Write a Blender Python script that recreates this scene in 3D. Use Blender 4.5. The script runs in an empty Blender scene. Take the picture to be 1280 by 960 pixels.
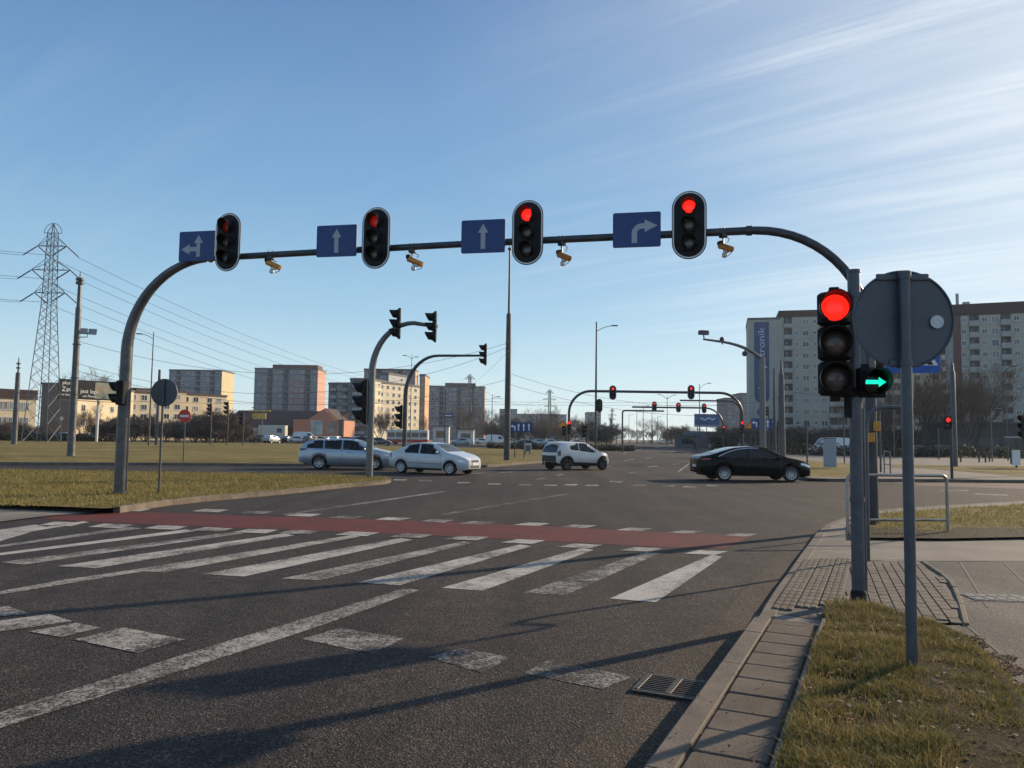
import bpy, bmesh, math, random
import numpy as np
from mathutils import Vector, Matrix
random.seed(7); RNG = np.random.default_rng(11)
SC = bpy.context.scene
COL = SC.collection
PI = math.pi
R = math.radians
# ------------------------------------------------------------------ camera
FPX, PITCH, ROLL, CAMH = 980.0, math.atan(67/980.0), 0.014, 1.70
_f = Vector((0, math.cos(PITCH), math.sin(PITCH)))
_u0 = Vector((0, -math.sin(PITCH), math.cos(PITCH)))
_r0 = Vector((1, 0, 0))
_r = _r0*math.cos(ROLL) + _u0*math.sin(ROLL)
_u = _u0*math.cos(ROLL) - _r0*math.sin(ROLL)
CAM = Vector((0, 0, CAMH))
cam = bpy.data.cameras.new('camera'); camo = bpy.data.objects.new('camera', cam); COL.objects.link(camo)
M3 = Matrix((_r, _u, -_f)).transposed()
camo.matrix_world = Matrix.Translation(CAM) @ M3.to_4x4()
cam.sensor_width = 36.0; cam.lens = FPX/1280*36.0; cam.clip_start = 0.05; cam.clip_end = 6000
SC.camera = camo
SC.render.resolution_x, SC.render.resolution_y = 1024, 768
def ray(px, py):
    return _f + _r*((px-640)/FPX) + _u*((480-py)/FPX)
def G(px, py, z=0.0):
    d = ray(px, py); t = (z-CAMH)/d.z
    return CAM + d*t
def W(px, py, Y):
    d = ray(px, py)
    return CAM + d*(Y/d.y)
def HZ(px, py, base):
    """height at which the vertical through base meets picture row py"""
    return W(px, py, base.y).z
def proj(p):
    v = Vector(p)-CAM; w = v.dot(_f)
    return 640+FPX*v.dot(_r)/w, 480-FPX*v.dot(_u)/w
# ------------------------------------------------------------------ node helpers
def newmat(name):
    m = bpy.data.materials.new(name); m.use_nodes = True
    nt = m.node_tree; b = nt.nodes['Principled BSDF']
    return m, nt, b
def nd(nt, typ, **kw):
    n = nt.nodes.new(typ)
    for k, v in kw.items():
        if k in n.inputs: n.inputs[k].default_value = v
        else: setattr(n, k, v)
    return n
def ramp(nt, fac, stops, interp='LINEAR'):
    r = nt.nodes.new('ShaderNodeValToRGB'); r.color_ramp.interpolation = interp
    e = r.color_ramp.elements
    while len(e) < len(stops): e.new(0.5)
    for i, (p, c) in enumerate(stops):
        e[i].position = p; e[i].color = (c[0], c[1], c[2], 1) if len(c) == 3 else c
    nt.links.new(fac, r.inputs[0]); return r
def mixc(nt, fac, a, b, mode='MIX'):
    m = nt.nodes.new('ShaderNodeMix'); m.data_type = 'RGBA'; m.blend_type = mode
    for sock, v in ((m.inputs[0], fac), (m.inputs[6], a), (m.inputs[7], b)):
        if isinstance(v, bpy.types.NodeSocket): nt.links.new(v, sock)
        elif isinstance(v, (int, float)): sock.default_value = v
        else: sock.default_value = (v[0], v[1], v[2], 1)
    return m.outputs[2]
def mth(nt, op, a, b=None, clamp=False):
    m = nt.nodes.new('ShaderNodeMath'); m.operation = op; m.use_clamp = clamp
    for i, v in enumerate((a, b)):
        if v is None: continue
        if isinstance(v, bpy.types.NodeSocket): nt.links.new(v, m.inputs[i])
        else: m.inputs[i].default_value = v
    return m.outputs[0]
def noise(nt, scale, detail=4, rough=0.6, coord=None, dist=0.0):
    n = nd(nt, 'ShaderNodeTexNoise'); n.inputs['Scale'].default_value = scale
    n.inputs['Detail'].default_value = detail; n.inputs['Roughness'].default_value = rough
    n.inputs['Distortion'].default_value = dist
    if coord is not None: nt.links.new(coord, n.inputs['Vector'])
    return n.outputs['Fac']
def coord(nt, kind='Object'):
    if kind == 'Pos': return nd(nt, 'ShaderNodeNewGeometry').outputs['Position']
    return nd(nt, 'ShaderNodeTexCoord').outputs[kind]
def bump(nt, b, h, strength, dist=0.01):
    bp = nd(nt, 'ShaderNodeBump'); bp.inputs['Strength'].default_value = strength; bp.inputs['Distance'].default_value = dist
    nt.links.new(h, bp.inputs['Height']); nt.links.new(bp.outputs[0], b.inputs['Normal'])
def mat(name, col, rough=0.6, metal=0.0, var=0.25, scale=3.0, bmp=0.0, bscale=None, coat=0.0, spec=0.5, dirt=None):
    """plain surface with a little procedural unevenness in colour, gloss and relief"""
    m, nt, b = newmat(name)
    co = coord(nt)
    n = noise(nt, scale, 5, 0.65, co)
    lo = tuple(c*(1-var) for c in col); hi = tuple(min(1, c*(1+var)) for c in col)
    c = ramp(nt, n, [(0.3, lo), (0.7, hi)]).outputs[0]
    if dirt:
        n2 = noise(nt, scale*0.37, 6, 0.7, co, 0.6)
        f = ramp(nt, n2, [(0.48, (0, 0, 0)), (0.72, (1, 1, 1))]).outputs[0]
        c = mixc(nt, f, c, dirt)
    nt.links.new(c, b.inputs['Base Color'])
    rr = ramp(nt, n, [(0.25, (rough*0.8,)*3), (0.75, (min(1, rough*1.2),)*3)]).outputs[0]
    nt.links.new(rr, b.inputs['Roughness'])
    b.inputs['Metallic'].default_value = metal
    b.inputs['Coat Weight'].default_value = coat; b.inputs['Coat Roughness'].default_value = 0.05
    b.inputs['Specular IOR Level'].default_value = spec
    if bmp: bump(nt, b, noise(nt, bscale or scale*6, 4, 0.6, co), bmp, 0.01)
    return m
def emis(name, col, strength):
    m, nt, b = newmat(name)
    v = nd(nt, 'ShaderNodeTexVoronoi'); v.inputs['Scale'].default_value = 70; v.inputs['Randomness'].default_value = 0.25; nt.links.new(coord(nt), v.inputs['Vector'])
    c = ramp(nt, v.outputs['Distance'], [(0.15, col), (0.75, tuple(x*0.62 for x in col))]).outputs[0]      # diode pattern
    nt.links.new(c, b.inputs['Emission Color']); b.inputs['Emission Strength'].default_value = strength
    b.inputs['Base Color'].default_value = (col[0]*.18, col[1]*.18, col[2]*.18, 1); b.inputs['Roughness'].default_value = 0.25
    return m
# ------------------------------------------------------------------ mesh builder
class MB:
    def __init__(s): s.v = []; s.f = []; s.m = []; s.mi = 0
    def add(s, vs, fs):
        o = len(s.v); s.v.extend([tuple(v) for v in vs]); s.f.extend([tuple(i+o for i in f) for f in fs]); s.m.extend([s.mi]*len(fs)); return o
    def box(s, c, d, rz=0.0, M=None):
        hx, hy, hz = d[0]/2, d[1]/2, d[2]/2
        vs = [Vector((x*hx, y*hy, z*hz)) for z in (-1, 1) for x, y in ((-1, -1), (1, -1), (1, 1), (-1, 1))]
        if M is not None: vs = [M @ v for v in vs]
        elif rz: q = Matrix.Rotation(rz, 3, 'Z'); vs = [q @ v for v in vs]
        c = Vector(c)
        s.add([v+c for v in vs], [(3, 2, 1, 0), (4, 5, 6, 7), (0, 1, 5, 4), (1, 2, 6, 5), (2, 3, 7, 6), (3, 0, 4, 7)]); return s
    def bbox(s, c, d, b=0.02, rz=0.0):
        """box with its upright edges and top edges chamfered"""
        hx, hy, hz = d[0]/2, d[1]/2, d[2]/2
        def ringp(ix, z):
            x, y = hx-ix, hy-ix; k = b
            return [(-x+k, -y, z), (x-k, -y, z), (x, -y+k, z), (x, y-k, z), (x-k, y, z), (-x+k, y, z), (-x, y-k, z), (-x, -y+k, z)]
        rings = [ringp(b*.7, -hz), ringp(0, -hz+b*.7), ringp(0, hz-b*.7), ringp(b*.7, hz)]
        q = Matrix.Rotation(rz, 3, 'Z'); c = Vector(c)
        vs = [q @ Vector(p)+c for r in rings for p in r]; fs = []
        for i in range(3):
            for j in range(8): fs.append((i*8+j, i*8+(j+1) % 8, (i+1)*8+(j+1) % 8, (i+1)*8+j))
        fs.append(tuple(range(7, -1, -1))); fs.append(tuple(range(24, 32)))
        s.add(vs, fs); return s
    def tube(s, pts, rad, n=8, caps=True):
        pts = [Vector(p) for p in pts]; N = len(pts)
        if not hasattr(rad, '__len__'): rad = [rad]*N
        up = None; vs = []
        for i, p in enumerate(pts):
            t = (pts[min(i+1, N-1)]-pts[max(i-1, 0)])
            if t.length < 1e-9: t = Vector((0, 0, 1))
            t.normalize()
            if up is None:
                a = Vector((0, 0, 1)) if abs(t.z) < 0.9 else Vector((1, 0, 0))
                up = (a - t*a.dot(t)).normalized()
            else:
                up = up - t*up.dot(t)
                up = up.normalized() if up.length > 1e-6 else t.orthogonal().normalized()
            w = t.cross(up)
            for k in range(n):
                an = 2*PI*k/n
                vs.append(p + (up*math.cos(an) + w*math.sin(an))*rad[i])
        fs = []
        for i in range(N-1):
            for k in range(n):
                fs.append((i*n+k, i*n+(k+1) % n, (i+1)*n+(k+1) % n, (i+1)*n+k))
        if caps:
            fs.append(tuple(range(n-1, -1, -1))); fs.append(tuple((N-1)*n+k for k in range(n)))
        s.add(vs, fs); return s
    def cyl(s, c, r, h, n=16, axis='Z', r2=None):
        c = Vector(c); d = {'X': Vector((1, 0, 0)), 'Y': Vector((0, 1, 0)), 'Z': Vector((0, 0, 1))}[axis]
        return s.tube([c-d*h/2, c+d*h/2], [r, r if r2 is None else r2], n)
    def lathe(s, prof, n=24, axis='Z', c=(0, 0, 0), closed=False):
        """prof: list of (r, h) spun round the axis"""
        vs = []; c = Vector(c)
        for r, h in prof:
            for k in range(n):
                a = 2*PI*k/n; x, y = r*math.cos(a), r*math.sin(a)
                vs.append(c + (Vector((x, y, h)) if axis == 'Z' else Vector((x, h, y)) if axis == 'Y' else Vector((h, x, y))))
        fs = []; P = len(prof)
        for i in range(P-1 if not closed else P):
            for k in range(n):
                j = (i+1) % P
                fs.append((i*n+k, i*n+(k+1) % n, j*n+(k+1) % n, j*n+k))
        if not closed:
            fs.append(tuple(range(n-1, -1, -1))); fs.append(tuple((P-1)*n+k for k in range(n)))
        s.add(vs, fs); return s
    def prism(s, poly, a, b, plane='XY'):
        """flat outline pushed from a to b along the missing axis"""
        def P(u, v, w): return (u, v, w) if plane == 'XY' else (u, w, v) if plane == 'XZ' else (w, u, v)
        n = len(poly); vs = [P(u, v, a) for u, v in poly]+[P(u, v, b) for u, v in poly]
        fs = [(i, (i+1) % n, n+(i+1) % n, n+i) for i in range(n)] + [tuple(range(n-1, -1, -1)), tuple(range(n, 2*n))]
        s.add(vs, fs); return s
    def quad(s, a, b, c, d): s.add([a, b, c, d], [(0, 1, 2, 3)]); return s
    def sphere(s, c, r, n=12, m=8, sc=(1, 1, 1)):
        vs = []; c = Vector(c)
        for i in range(m+1):
            th = PI*i/m
            for k in range(n):
                a = 2*PI*k/n
                vs.append(c+Vector((r*sc[0]*math.sin(th)*math.cos(a), r*sc[1]*math.sin(th)*math.sin(a), r*sc[2]*math.cos(th))))
        fs = [(i*n+k, (i+1)*n+k, (i+1)*n+(k+1) % n, i*n+(k+1) % n) for i in range(m) for k in range(n)]
        s.add(vs, fs); return s
    def mesh(s, name, mats, smooth=None):
        me = bpy.data.meshes.new(name); me.from_pydata(s.v, [], s.f)
        if not isinstance(mats, (list, tuple)): mats = [mats]
        for m in mats: me.materials.append(m)
        if len(mats) > 1: me.polygons.foreach_set('material_index', s.m)
        bm = bmesh.new(); bm.from_mesh(me); bmesh.ops.recalc_face_normals(bm, faces=bm.faces); bm.to_mesh(me); bm.free()
        if smooth:
            me.polygons.foreach_set('use_smooth', [True]*len(me.polygons)); me.set_sharp_from_angle(angle=R(smooth))
        me.update(); return me
    def build(s, name, mats, parent=None, smooth=None, loc=None, rotz=None):
        return link(name, s.mesh(name, mats, smooth), parent, loc, rotz)
def link(name, me, parent=None, loc=None, rotz=None):
    o = bpy.data.objects.new(name, me); COL.objects.link(o)
    if parent is not None: o.parent = parent
    if loc is not None: o.location = loc
    if rotz is not None: o.rotation_euler.z = rotz
    return o
def npmesh(name, V, F, mats, smooth=False):
    me = bpy.data.meshes.new(name); V = np.asarray(V, np.float32); F = np.asarray(F, np.int32)
    n = F.shape[1]
    me.vertices.add(len(V)); me.vertices.foreach_set('co', V.ravel())
    me.loops.add(F.size); me.loops.foreach_set('vertex_index', F.ravel())
    me.polygons.add(len(F)); me.polygons.foreach_set('loop_start', np.arange(0, F.size, n, dtype=np.int32))
    for m in (mats if isinstance(mats, (list, tuple)) else [mats]): me.materials.append(m)
    me.update(calc_edges=True)
    if smooth: me.polygons.foreach_set('use_smooth', [True]*len(F))
    return me
def tag(o, label=None, cat=None, group=None, kind=None):
    if label: o['label'] = label
    if cat: o['category'] = cat
    if group: o['group'] = group
    if kind: o['kind'] = kind
    return o
def thing(name, label, cat, loc=(0, 0, 0), rotz=0.0, group=None):
    o = bpy.data.objects.new(name, None); COL.objects.link(o); o.empty_display_size = 0.3
    o.location = loc; o.rotation_euler = (0, 0, rotz)
    return tag(o, label, cat, group)
def struct(name, mb, mats, smooth=None):
    return tag(mb.build(name, mats, None, smooth), None, None, None, 'structure')
def children(o): return [c for c in COL.objects if c.parent == o]
def dup(root, loc, rotz=0.0, label=None, group=None, scale=None):
    def cp(o, par):
        c = o.copy(); COL.objects.link(c)
        if par is not None: c.parent = par
        for ch in list(o.children): cp(ch, c)
        return c
    r = cp(root, None); r.location = loc; r.rotation_euler = (0, 0, rotz)
    if label: r['label'] = label
    if group: r['group'] = group
    if scale: r.scale = scale if hasattr(scale, '__len__') else (scale,)*3
    return r
_cache = {}
def shared(key, fn):
    if key not in _cache: _cache[key] = fn()
    return _cache[key]
def text_mesh(body, size, depth, m, align='CENTER'):
    cu = bpy.data.curves.new('txt', 'FONT'); cu.body = body; cu.size = size; cu.extrude = depth; cu.align_x = align; cu.align_y = 'CENTER'; cu.resolution_u = 3
    o = bpy.data.objects.new('txt', cu); COL.objects.link(o); bpy.context.view_layer.update()
    me = bpy.data.meshes.new_from_object(o.evaluated_get(bpy.context.evaluated_depsgraph_get()))
    bpy.data.objects.remove(o); me.materials.clear(); me.materials.append(m); return me
def smoothline(pts, n=8):
    """Catmull-Rom through points"""
    P = [Vector(p) for p in pts]; P = [P[0]*2-P[1]]+P+[P[-1]*2-P[-2]]; out = []
    for i in range(1, len(P)-2):
        for k in range(n):
            t = k/n; a, b, c, d = P[i-1:i+3]
            out.append(0.5*((2*b)+(c-a)*t+(2*a-5*b+4*c-d)*t*t+(3*b-a-3*c+d)*t**3))
    out.append(P[-2]); return out
def resample(pts, step):
    out = [pts[0].copy()]; acc = 0
    for a, b in zip(pts, pts[1:]):
        L = (b-a).length; d = step-acc
        while d <= L:
            out.append(a.lerp(b, d/L)); d += step
        acc = L-(d-step)
    if (out[-1]-pts[-1]).length > step*.2: out.append(pts[-1].copy())
    return out
def in_poly(X, Y, poly):
    c = np.zeros(len(X), bool); n = len(poly)
    for i in range(n):
        x1, y1 = poly[i][0], poly[i][1]; x2, y2 = poly[(i+1) % n][0], poly[(i+1) % n][1]
        if y1 == y2: continue
        k = ((Y < y1) != (Y < y2)) & (X < (x2-x1)*(Y-y1)/(y2-y1)+x1)
        c ^= k
    return c
def sheet(name, poly, z, m):
    """flat polygon sheet, triangulated"""
    me = bpy.data.meshes.new(name); bm = bmesh.new()
    vs = [bm.verts.new((p[0], p[1], z)) for p in poly]; f = bm.faces.new(vs)
    bm.normal_update(); bmesh.ops.triangulate(bm, faces=[f]); bm.normal_update()
    for f in bm.faces:
        if f.normal.z < 0: f.normal_flip()
    bm.to_mesh(me); bm.free(); me.materials.append(m)
    return tag(link(name, me), None, None, None, 'structure')
# ------------------------------------------------------------------ world, sun, view
SUN_AZ, SUN_EL = R(54), R(19.3)          # azimuth clockwise from +Y
sc_w = bpy.data.worlds.new('World'); SC.world = sc_w; sc_w.use_nodes = True
nt = sc_w.node_tree; bg = nt.nodes['Background']
sky = nd(nt, 'ShaderNodeTexSky'); sky.sky_type = 'NISHITA'; sky.sun_disc = False
sky.sun_elevation = SUN_EL; sky.sun_rotation = SUN_AZ; sky.altitude = 150; sky.air_density = 1.0; sky.dust_density = 0.4; sky.ozone_density = 2.0
# thin cirrus: noise on a flat layer far above, stretched along the wind
tc = nd(nt, 'ShaderNodeTexCoord'); sep = nd(nt, 'ShaderNodeSeparateXYZ'); nt.links.new(tc.outputs['Generated'], sep.inputs[0])
zc = mth(nt, 'MAXIMUM', mth(nt, 'ADD', sep.outputs['Z'], 0.09), 0.04)
cx = mth(nt, 'DIVIDE', sep.outputs['X'], zc); cy = mth(nt, 'DIVIDE', sep.outputs['Y'], zc)
cmb = nd(nt, 'ShaderNodeCombineXYZ'); nt.links.new(cx, cmb.inputs[0]); nt.links.new(cy, cmb.inputs[1])
def cloud(rot, sx, sy, scale, lo, hi, off, det=7, dist=0.35):
    mr = nd(nt, 'ShaderNodeMapping'); nt.links.new(cmb.outputs[0], mr.inputs[0]); mr.inputs['Rotation'].default_value = (0, 0, rot)
    mp = nd(nt, 'ShaderNodeMapping'); nt.links.new(mr.outputs[0], mp.inputs[0])
    mp.inputs['Scale'].default_value = (sx, sy, 1); mp.inputs['Location'].default_value = off
    n = noise(nt, scale, det, 0.58, mp.outputs[0], dist)
    return ramp(nt, n, [(lo, (0, 0, 0)), (hi, (1, 1, 1))], 'EASE').outputs[0]
c1 = cloud(R(40), 0.22, 0.9, 1.0, 0.34, 0.80, (3.1, 1.4, 0), 6, 0.8)
c2 = cloud(R(37), 0.30, 3.4, 1.5, 0.42, 0.72, (0.4, 7.7, 0), 8, 1.1)
c3 = cloud(R(52), 0.5, 0.8, 0.9, 0.32, 0.60, (5.2, 2.2, 0), 4, 0.6)
cl = mth(nt, 'ADD', mth(nt, 'MULTIPLY', c1, 0.60), mth(nt, 'MULTIPLY', mth(nt, 'MULTIPLY', c2, c3), 0.85), True)
# the cirrus is denser on the right-hand side of the sky
den = ramp(nt, mth(nt, 'ADD', mth(nt, 'MULTIPLY', sep.outputs['X'], 0.9), 0.35), [(0.25, (0.05,)*3), (0.50, (0.28,)*3), (0.80, (0.95,)*3)]).outputs[0]
cl = mth(nt, 'MULTIPLY', cl, den)
cl = mth(nt, 'MULTIPLY', cl, ramp(nt, sep.outputs['Z'], [(0.05, (0.15,)*3), (0.22, (0.75,)*3), (0.38, (0.95,)*3)]).outputs[0])
air = ramp(nt, sep.outputs['Z'], [(0.0, (0.70, 0.84, 0.87)), (0.06, (0.58, 0.76, 0.84)), (0.15, (0.36, 0.585, 0.76)), (0.30, (0.19, 0.385, 0.63)), (0.52, (0.10, 0.225, 0.47))]).outputs[0]
airs = nd(nt, 'ShaderNodeVectorMath'); airs.operation = 'SCALE'; nt.links.new(air, airs.inputs[0]); airs.inputs['Scale'].default_value = 11.2
skyb = mixc(nt, 0.78, sky.outputs[0], airs.outputs[0])
dt = nd(nt, 'ShaderNodeVectorMath'); dt.operation = 'DOT_PRODUCT'; nt.links.new(tc.outputs['Generated'], dt.inputs[0]); dt.inputs[1].default_value = (math.sin(SUN_AZ)*math.cos(SUN_EL), math.cos(SUN_AZ)*math.cos(SUN_EL), math.sin(SUN_EL))
glow = mth(nt, 'MULTIPLY', mth(nt, 'POWER', mth(nt, 'MAXIMUM', dt.outputs['Value'], 0.0), 8.0), 0.80, True)
skyb = mixc(nt, glow, skyb, (9.2, 9.6, 9.7))
skyc = mixc(nt, cl, skyb, (9.4, 9.9, 10.3))
nt.links.new(skyc, bg.inputs['Color']); bg.inputs['Strength'].default_value = 0.080
sl = bpy.data.lights.new('sun', 'SUN'); sl.energy = 5.0; sl.angle = R(0.6); sl.color = (1.0, 0.81, 0.58)
so = bpy.data.objects.new('sun', sl); COL.objects.link(so)
SD = Vector((math.sin(SUN_AZ)*math.cos(SUN_EL), math.cos(SUN_AZ)*math.cos(SUN_EL), math.sin(SUN_EL)))
so.rotation_euler = SD.to_track_quat('Z', 'Y').to_euler()
SC.view_settings.view_transform = 'Standard'; SC.view_settings.look = 'None'
SC.view_settings.exposure = 0.38; SC.view_settings.gamma = 1.0; SC.view_settings.use_curve_mapping = False
SC.cycles.max_bounces = 6; SC.cycles.diffuse_bounces = 3; SC.cycles.glossy_bounces = 3; SC.cycles.transmission_bounces = 4; SC.cycles.transparent_max_bounces = 8
# ------------------------------------------------------------------ ground materials
def m_asphalt(name, base, speck=0.5, patch=0.3):
    m, nt, b = newmat(name); P = coord(nt, 'Pos')
    vo = nd(nt, 'ShaderNodeTexVoronoi'); vo.inputs['Scale'].default_value = 85; nt.links.new(P, vo.inputs['Vector'])
    sp = nd(nt, 'ShaderNodeSeparateColor'); nt.links.new(vo.outputs['Color'], sp.inputs[0])
    gr = ramp(nt, sp.outputs[0], [(0.0, (1-speck,)*3), (0.6, (1, 1, 1)), (0.9, (1+speck*.9,)*3), (1.0, (1+speck*3.2,)*3)]).outputs[0]
    n1 = noise(nt, 0.35, 6, 0.65, P, 0.4); n2 = noise(nt, 3.0, 6, 0.7, P)
    mp = nd(nt, 'ShaderNodeMapping'); nt.links.new(P, mp.inputs[0]); mp.inputs['Rotation'].default_value = (0, 0, R(26)); mp.inputs['Scale'].default_value = (1.0, 0.06, 1)
    n3 = noise(nt, 1.1, 3, 0.5, mp.outputs[0])
    lo = tuple(c*(1-patch) for c in base); hi = tuple(c*(1+patch) for c in base)
    c = ramp(nt, n1, [(0.3, lo), (0.7, hi)]).outputs[0]
    c = mixc(nt, 0.55, c, ramp(nt, n2, [(0.25, lo), (0.75, hi)]).outputs[0])
    c = mixc(nt, 1.0, c, ramp(nt, n3, [(0.33, (0.70,)*3), (0.67, (1.26, 1.22, 1.17))]).outputs[0], 'MULTIPLY')
    c = mixc(nt, 1.0, c, gr, 'MULTIPLY')
    pvn = nd(nt, 'ShaderNodeTexVoronoi'); pvn.inputs['Scale'].default_value = 0.09; pvn.inputs['Randomness'].default_value = 0.8; pvn.distance = 'CHEBYCHEV'
    mq = nd(nt, 'ShaderNodeMapping'); nt.links.new(P, mq.inputs[0]); mq.inputs['Rotation'].default_value = (0, 0, R(27)); mq.inputs['Scale'].default_value = (1.6, 0.5, 1); nt.links.new(mq.outputs[0], pvn.inputs['Vector'])
    sq = nd(nt, 'ShaderNodeSeparateColor'); nt.links.new(pvn.outputs['Color'], sq.inputs[0])
    c = mixc(nt, 1.0, c, ramp(nt, sq.outputs[0], [(0.0, (0.80, 0.80, 0.82)), (0.35, (0.95,)*3), (0.7, (1.03, 1.0, 0.97)), (1.0, (1.18, 1.13, 1.06))]).outputs[0], 'MULTIPLY')
    oil = ramp(nt, noise(nt, 0.9, 5, 0.75, mp.outputs[0], 1.2), [(0.60, (1, 1, 1)), (0.74, (0.55, 0.54, 0.53))]).outputs[0]
    c = mixc(nt, 1.0, c, oil, 'MULTIPLY')
    # tar-sealed cracks
    wv = nd(nt, 'ShaderNodeTexVoronoi'); wv.feature = 'DISTANCE_TO_EDGE'; wv.inputs['Scale'].default_value = 0.16
    jn = nd(nt, 'ShaderNodeTexNoise'); jn.inputs['Scale'].default_value = 1.2; jn.inputs['Detail'].default_value = 5; nt.links.new(P, jn.inputs['Vector'])
    pv = nd(nt, 'ShaderNodeVectorMath'); pv.operation = 'MULTIPLY_ADD'; nt.links.new(jn.outputs['Color'], pv.inputs[0]); pv.inputs[1].default_value = (1.6, 1.6, 0); nt.links.new(P, pv.inputs[2])
    nt.links.new(pv.outputs[0], wv.inputs['Vector'])
    cr = ramp(nt, wv.outputs['Distance'], [(0.0, (1, 1, 1)), (0.0030, (0, 0, 0))]).outputs[0]
    cr = mth(nt, 'MULTIPLY', cr, ramp(nt, n1, [(0.47, (0, 0, 0)), (0.56, (1, 1, 1))]).outputs[0])
    c = mixc(nt, mth(nt, 'MULTIPLY', cr, 0.7), c, (0.012, 0.012, 0.012))
    nt.links.new(c, b.inputs['Base Color']); b.inputs['Roughness'].default_value = 0.85; b.inputs['Specular IOR Level'].default_value = 0.22
    hb = mth(nt, 'ADD', vo.outputs['Distance'], mth(nt, 'MULTIPLY', n2, 0.6))
    bump(nt, b, hb, 0.9, 0.006); return m
def m_paint(name, col, wear, base=(0.038, 0.031, 0.0265), scale=38, soft=0.045):
    m, nt, b = newmat(name); P = coord(nt, 'Pos')
    n = noise(nt, scale, 3, 0.75, P, 0.8); n2 = noise(nt, 1.7, 5, 0.7, P)
    mp = nd(nt, 'ShaderNodeMapping'); nt.links.new(P, mp.inputs[0]); mp.inputs['Rotation'].default_value = (0, 0, R(26))
    mq = nd(nt, 'ShaderNodeMapping'); nt.links.new(mp.outputs[0], mq.inputs[0]); mq.inputs['Scale'].default_value = (1.0, 0.07, 1)
    n3 = noise(nt, 1.3, 3, 0.55, mq.outputs[0]); n4 = noise(nt, 11, 4, 0.7, P, 0.5)                # wear in the wheel paths
    s = mth(nt, 'ADD', mth(nt, 'ADD', mth(nt, 'MULTIPLY', n, 0.38), mth(nt, 'MULTIPLY', n2, 0.22)), mth(nt, 'ADD', mth(nt, 'MULTIPLY', n3, 0.22), mth(nt, 'MULTIPLY', n4, 0.18)))
    f = ramp(nt, s, [(wear-soft, (0, 0, 0)), (wear+soft, (1, 1, 1))]).outputs[0]
    pc = ramp(nt, n2, [(0.3, tuple(c*0.75 for c in col)), (0.7, col)]).outputs[0]
    c = mixc(nt, f, base, pc)
    nt.links.new(c, b.inputs['Base Color']); b.inputs['Roughness'].default_value = 0.8; b.inputs['Specular IOR Level'].default_value = 0.2
    bump(nt, b, s, 0.6, 0.005); return m
def m_grass_ground(name, stops, s1=1.4, s2=9.0, bm_=1.0):
    m, nt, b = newmat(name); P = coord(nt, 'Pos')
    n = noise(nt, s1, 7, 0.7, P, 0.3); n2 = noise(nt, s2, 6, 0.75, P); n3 = noise(nt, 0.12, 4, 0.6, P)
    s = mth(nt, 'ADD', mth(nt, 'ADD', mth(nt, 'MULTIPLY', n, 0.35), mth(nt, 'MULTIPLY', n2, 0.4)), mth(nt, 'MULTIPLY', n3, 0.25))
    c = ramp(nt, s, stops).outputs[0]
    nt.links.new(c, b.inputs['Base Color']); b.inputs['Roughness'].default_value = 0.95; b.inputs['Specular IOR Level'].default_value = 0.1
    if bm_: bump(nt, b, mth(nt, 'ADD', n2, mth(nt, 'MULTIPLY', n, 2.0)), bm_, 0.06)
    return m
def m_blades(name, cols):
    m, nt, b = newmat(name)
    g = nd(nt, 'ShaderNodeNewGeometry'); P = g.outputs['Position']
    n = noise(nt, 2.2, 5, 0.7, P)
    n0 = noise(nt, 0.8, 3, 0.6, P)
    s = mth(nt, 'ADD', mth(nt, 'ADD', mth(nt, 'MULTIPLY', g.outputs['Random Per Island'], 0.45), mth(nt, 'MULTIPLY', n, 0.35)), mth(nt, 'MULTIPLY', n0, 0.22))
    k = len(cols); c = ramp(nt, s, [(0.22+0.56*i/(k-1), q) for i, q in enumerate(cols)]).outputs[0]
    nt.links.new(c, b.inputs['Base Color']); b.inputs['Roughness'].default_value = 0.7; b.inputs['Specular IOR Level'].default_value = 0.2
    tr = nd(nt, 'ShaderNodeBsdfTranslucent'); nt.links.new(c, tr.inputs[0])
    mx = nd(nt, 'ShaderNodeMixShader'); mx.inputs[0].default_value = 0.3
    nt.links.new(b.outputs[0], mx.inputs[1]); nt.links.new(tr.outputs[0], mx.inputs[2])
    nt.links.new(mx.outputs[0], nt.nodes['Material Output'].inputs[0]); return m
ASPH = m_asphalt('asphalt', (0.041, 0.0335, 0.0292), 0.75, 0.55)
ASPH2 = m_asphalt('path asphalt', (0.105, 0.094, 0.084), 0.35, 0.25)
REDASPH = m_paint('red asphalt', (0.165, 0.027, 0.022), 0.49, (0.062, 0.030, 0.026), 60, 0.10)
REDFADE = m_paint('faded red asphalt', (0.13, 0.065, 0.06), 0.46, (0.075, 0.06, 0.056), 60)
PAINT = m_paint('road paint', (0.45, 0.415, 0.365), 0.468)
PAINTW = m_paint('worn road paint', (0.40, 0.365, 0.315), 0.505)
PAINTV = m_paint('very worn road paint', (0.40, 0.37, 0.325), 0.53)
CONC = mat('kerb concrete', (0.165, 0.135, 0.106), 0.9, 0, 0.28, 4, 0.5, 60, dirt=(0.10, 0.083, 0.065), spec=.15)
EDGE = mat('mossy edging', (0.125, 0.105, 0.08), 0.9, 0, 0.35, 5, 0.6, 60, dirt=(0.06, 0.055, 0.03))
SLAB = mat('slab concrete', (0.125, 0.10, 0.077), 0.9, 0, 0.3, 3, 0.5, 70, dirt=(0.066, 0.052, 0.038), spec=.15)
PATH = mat('concrete path', (0.20, 0.175, 0.145), 0.9, 0, 0.32, 0.9, 0.4, 40, dirt=(0.10, 0.085, 0.068), spec=.15)
PAVE = mat('paver concrete', (0.155, 0.128, 0.10), 0.9, 0, 0.32, 5, 0.5, 70, dirt=(0.10, 0.083, 0.064), spec=.15)
SOIL = mat('soil', (0.030, 0.0215, 0.0145), 0.95, 0, 0.45, 8, 0.6, 40, spec=.1)
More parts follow.
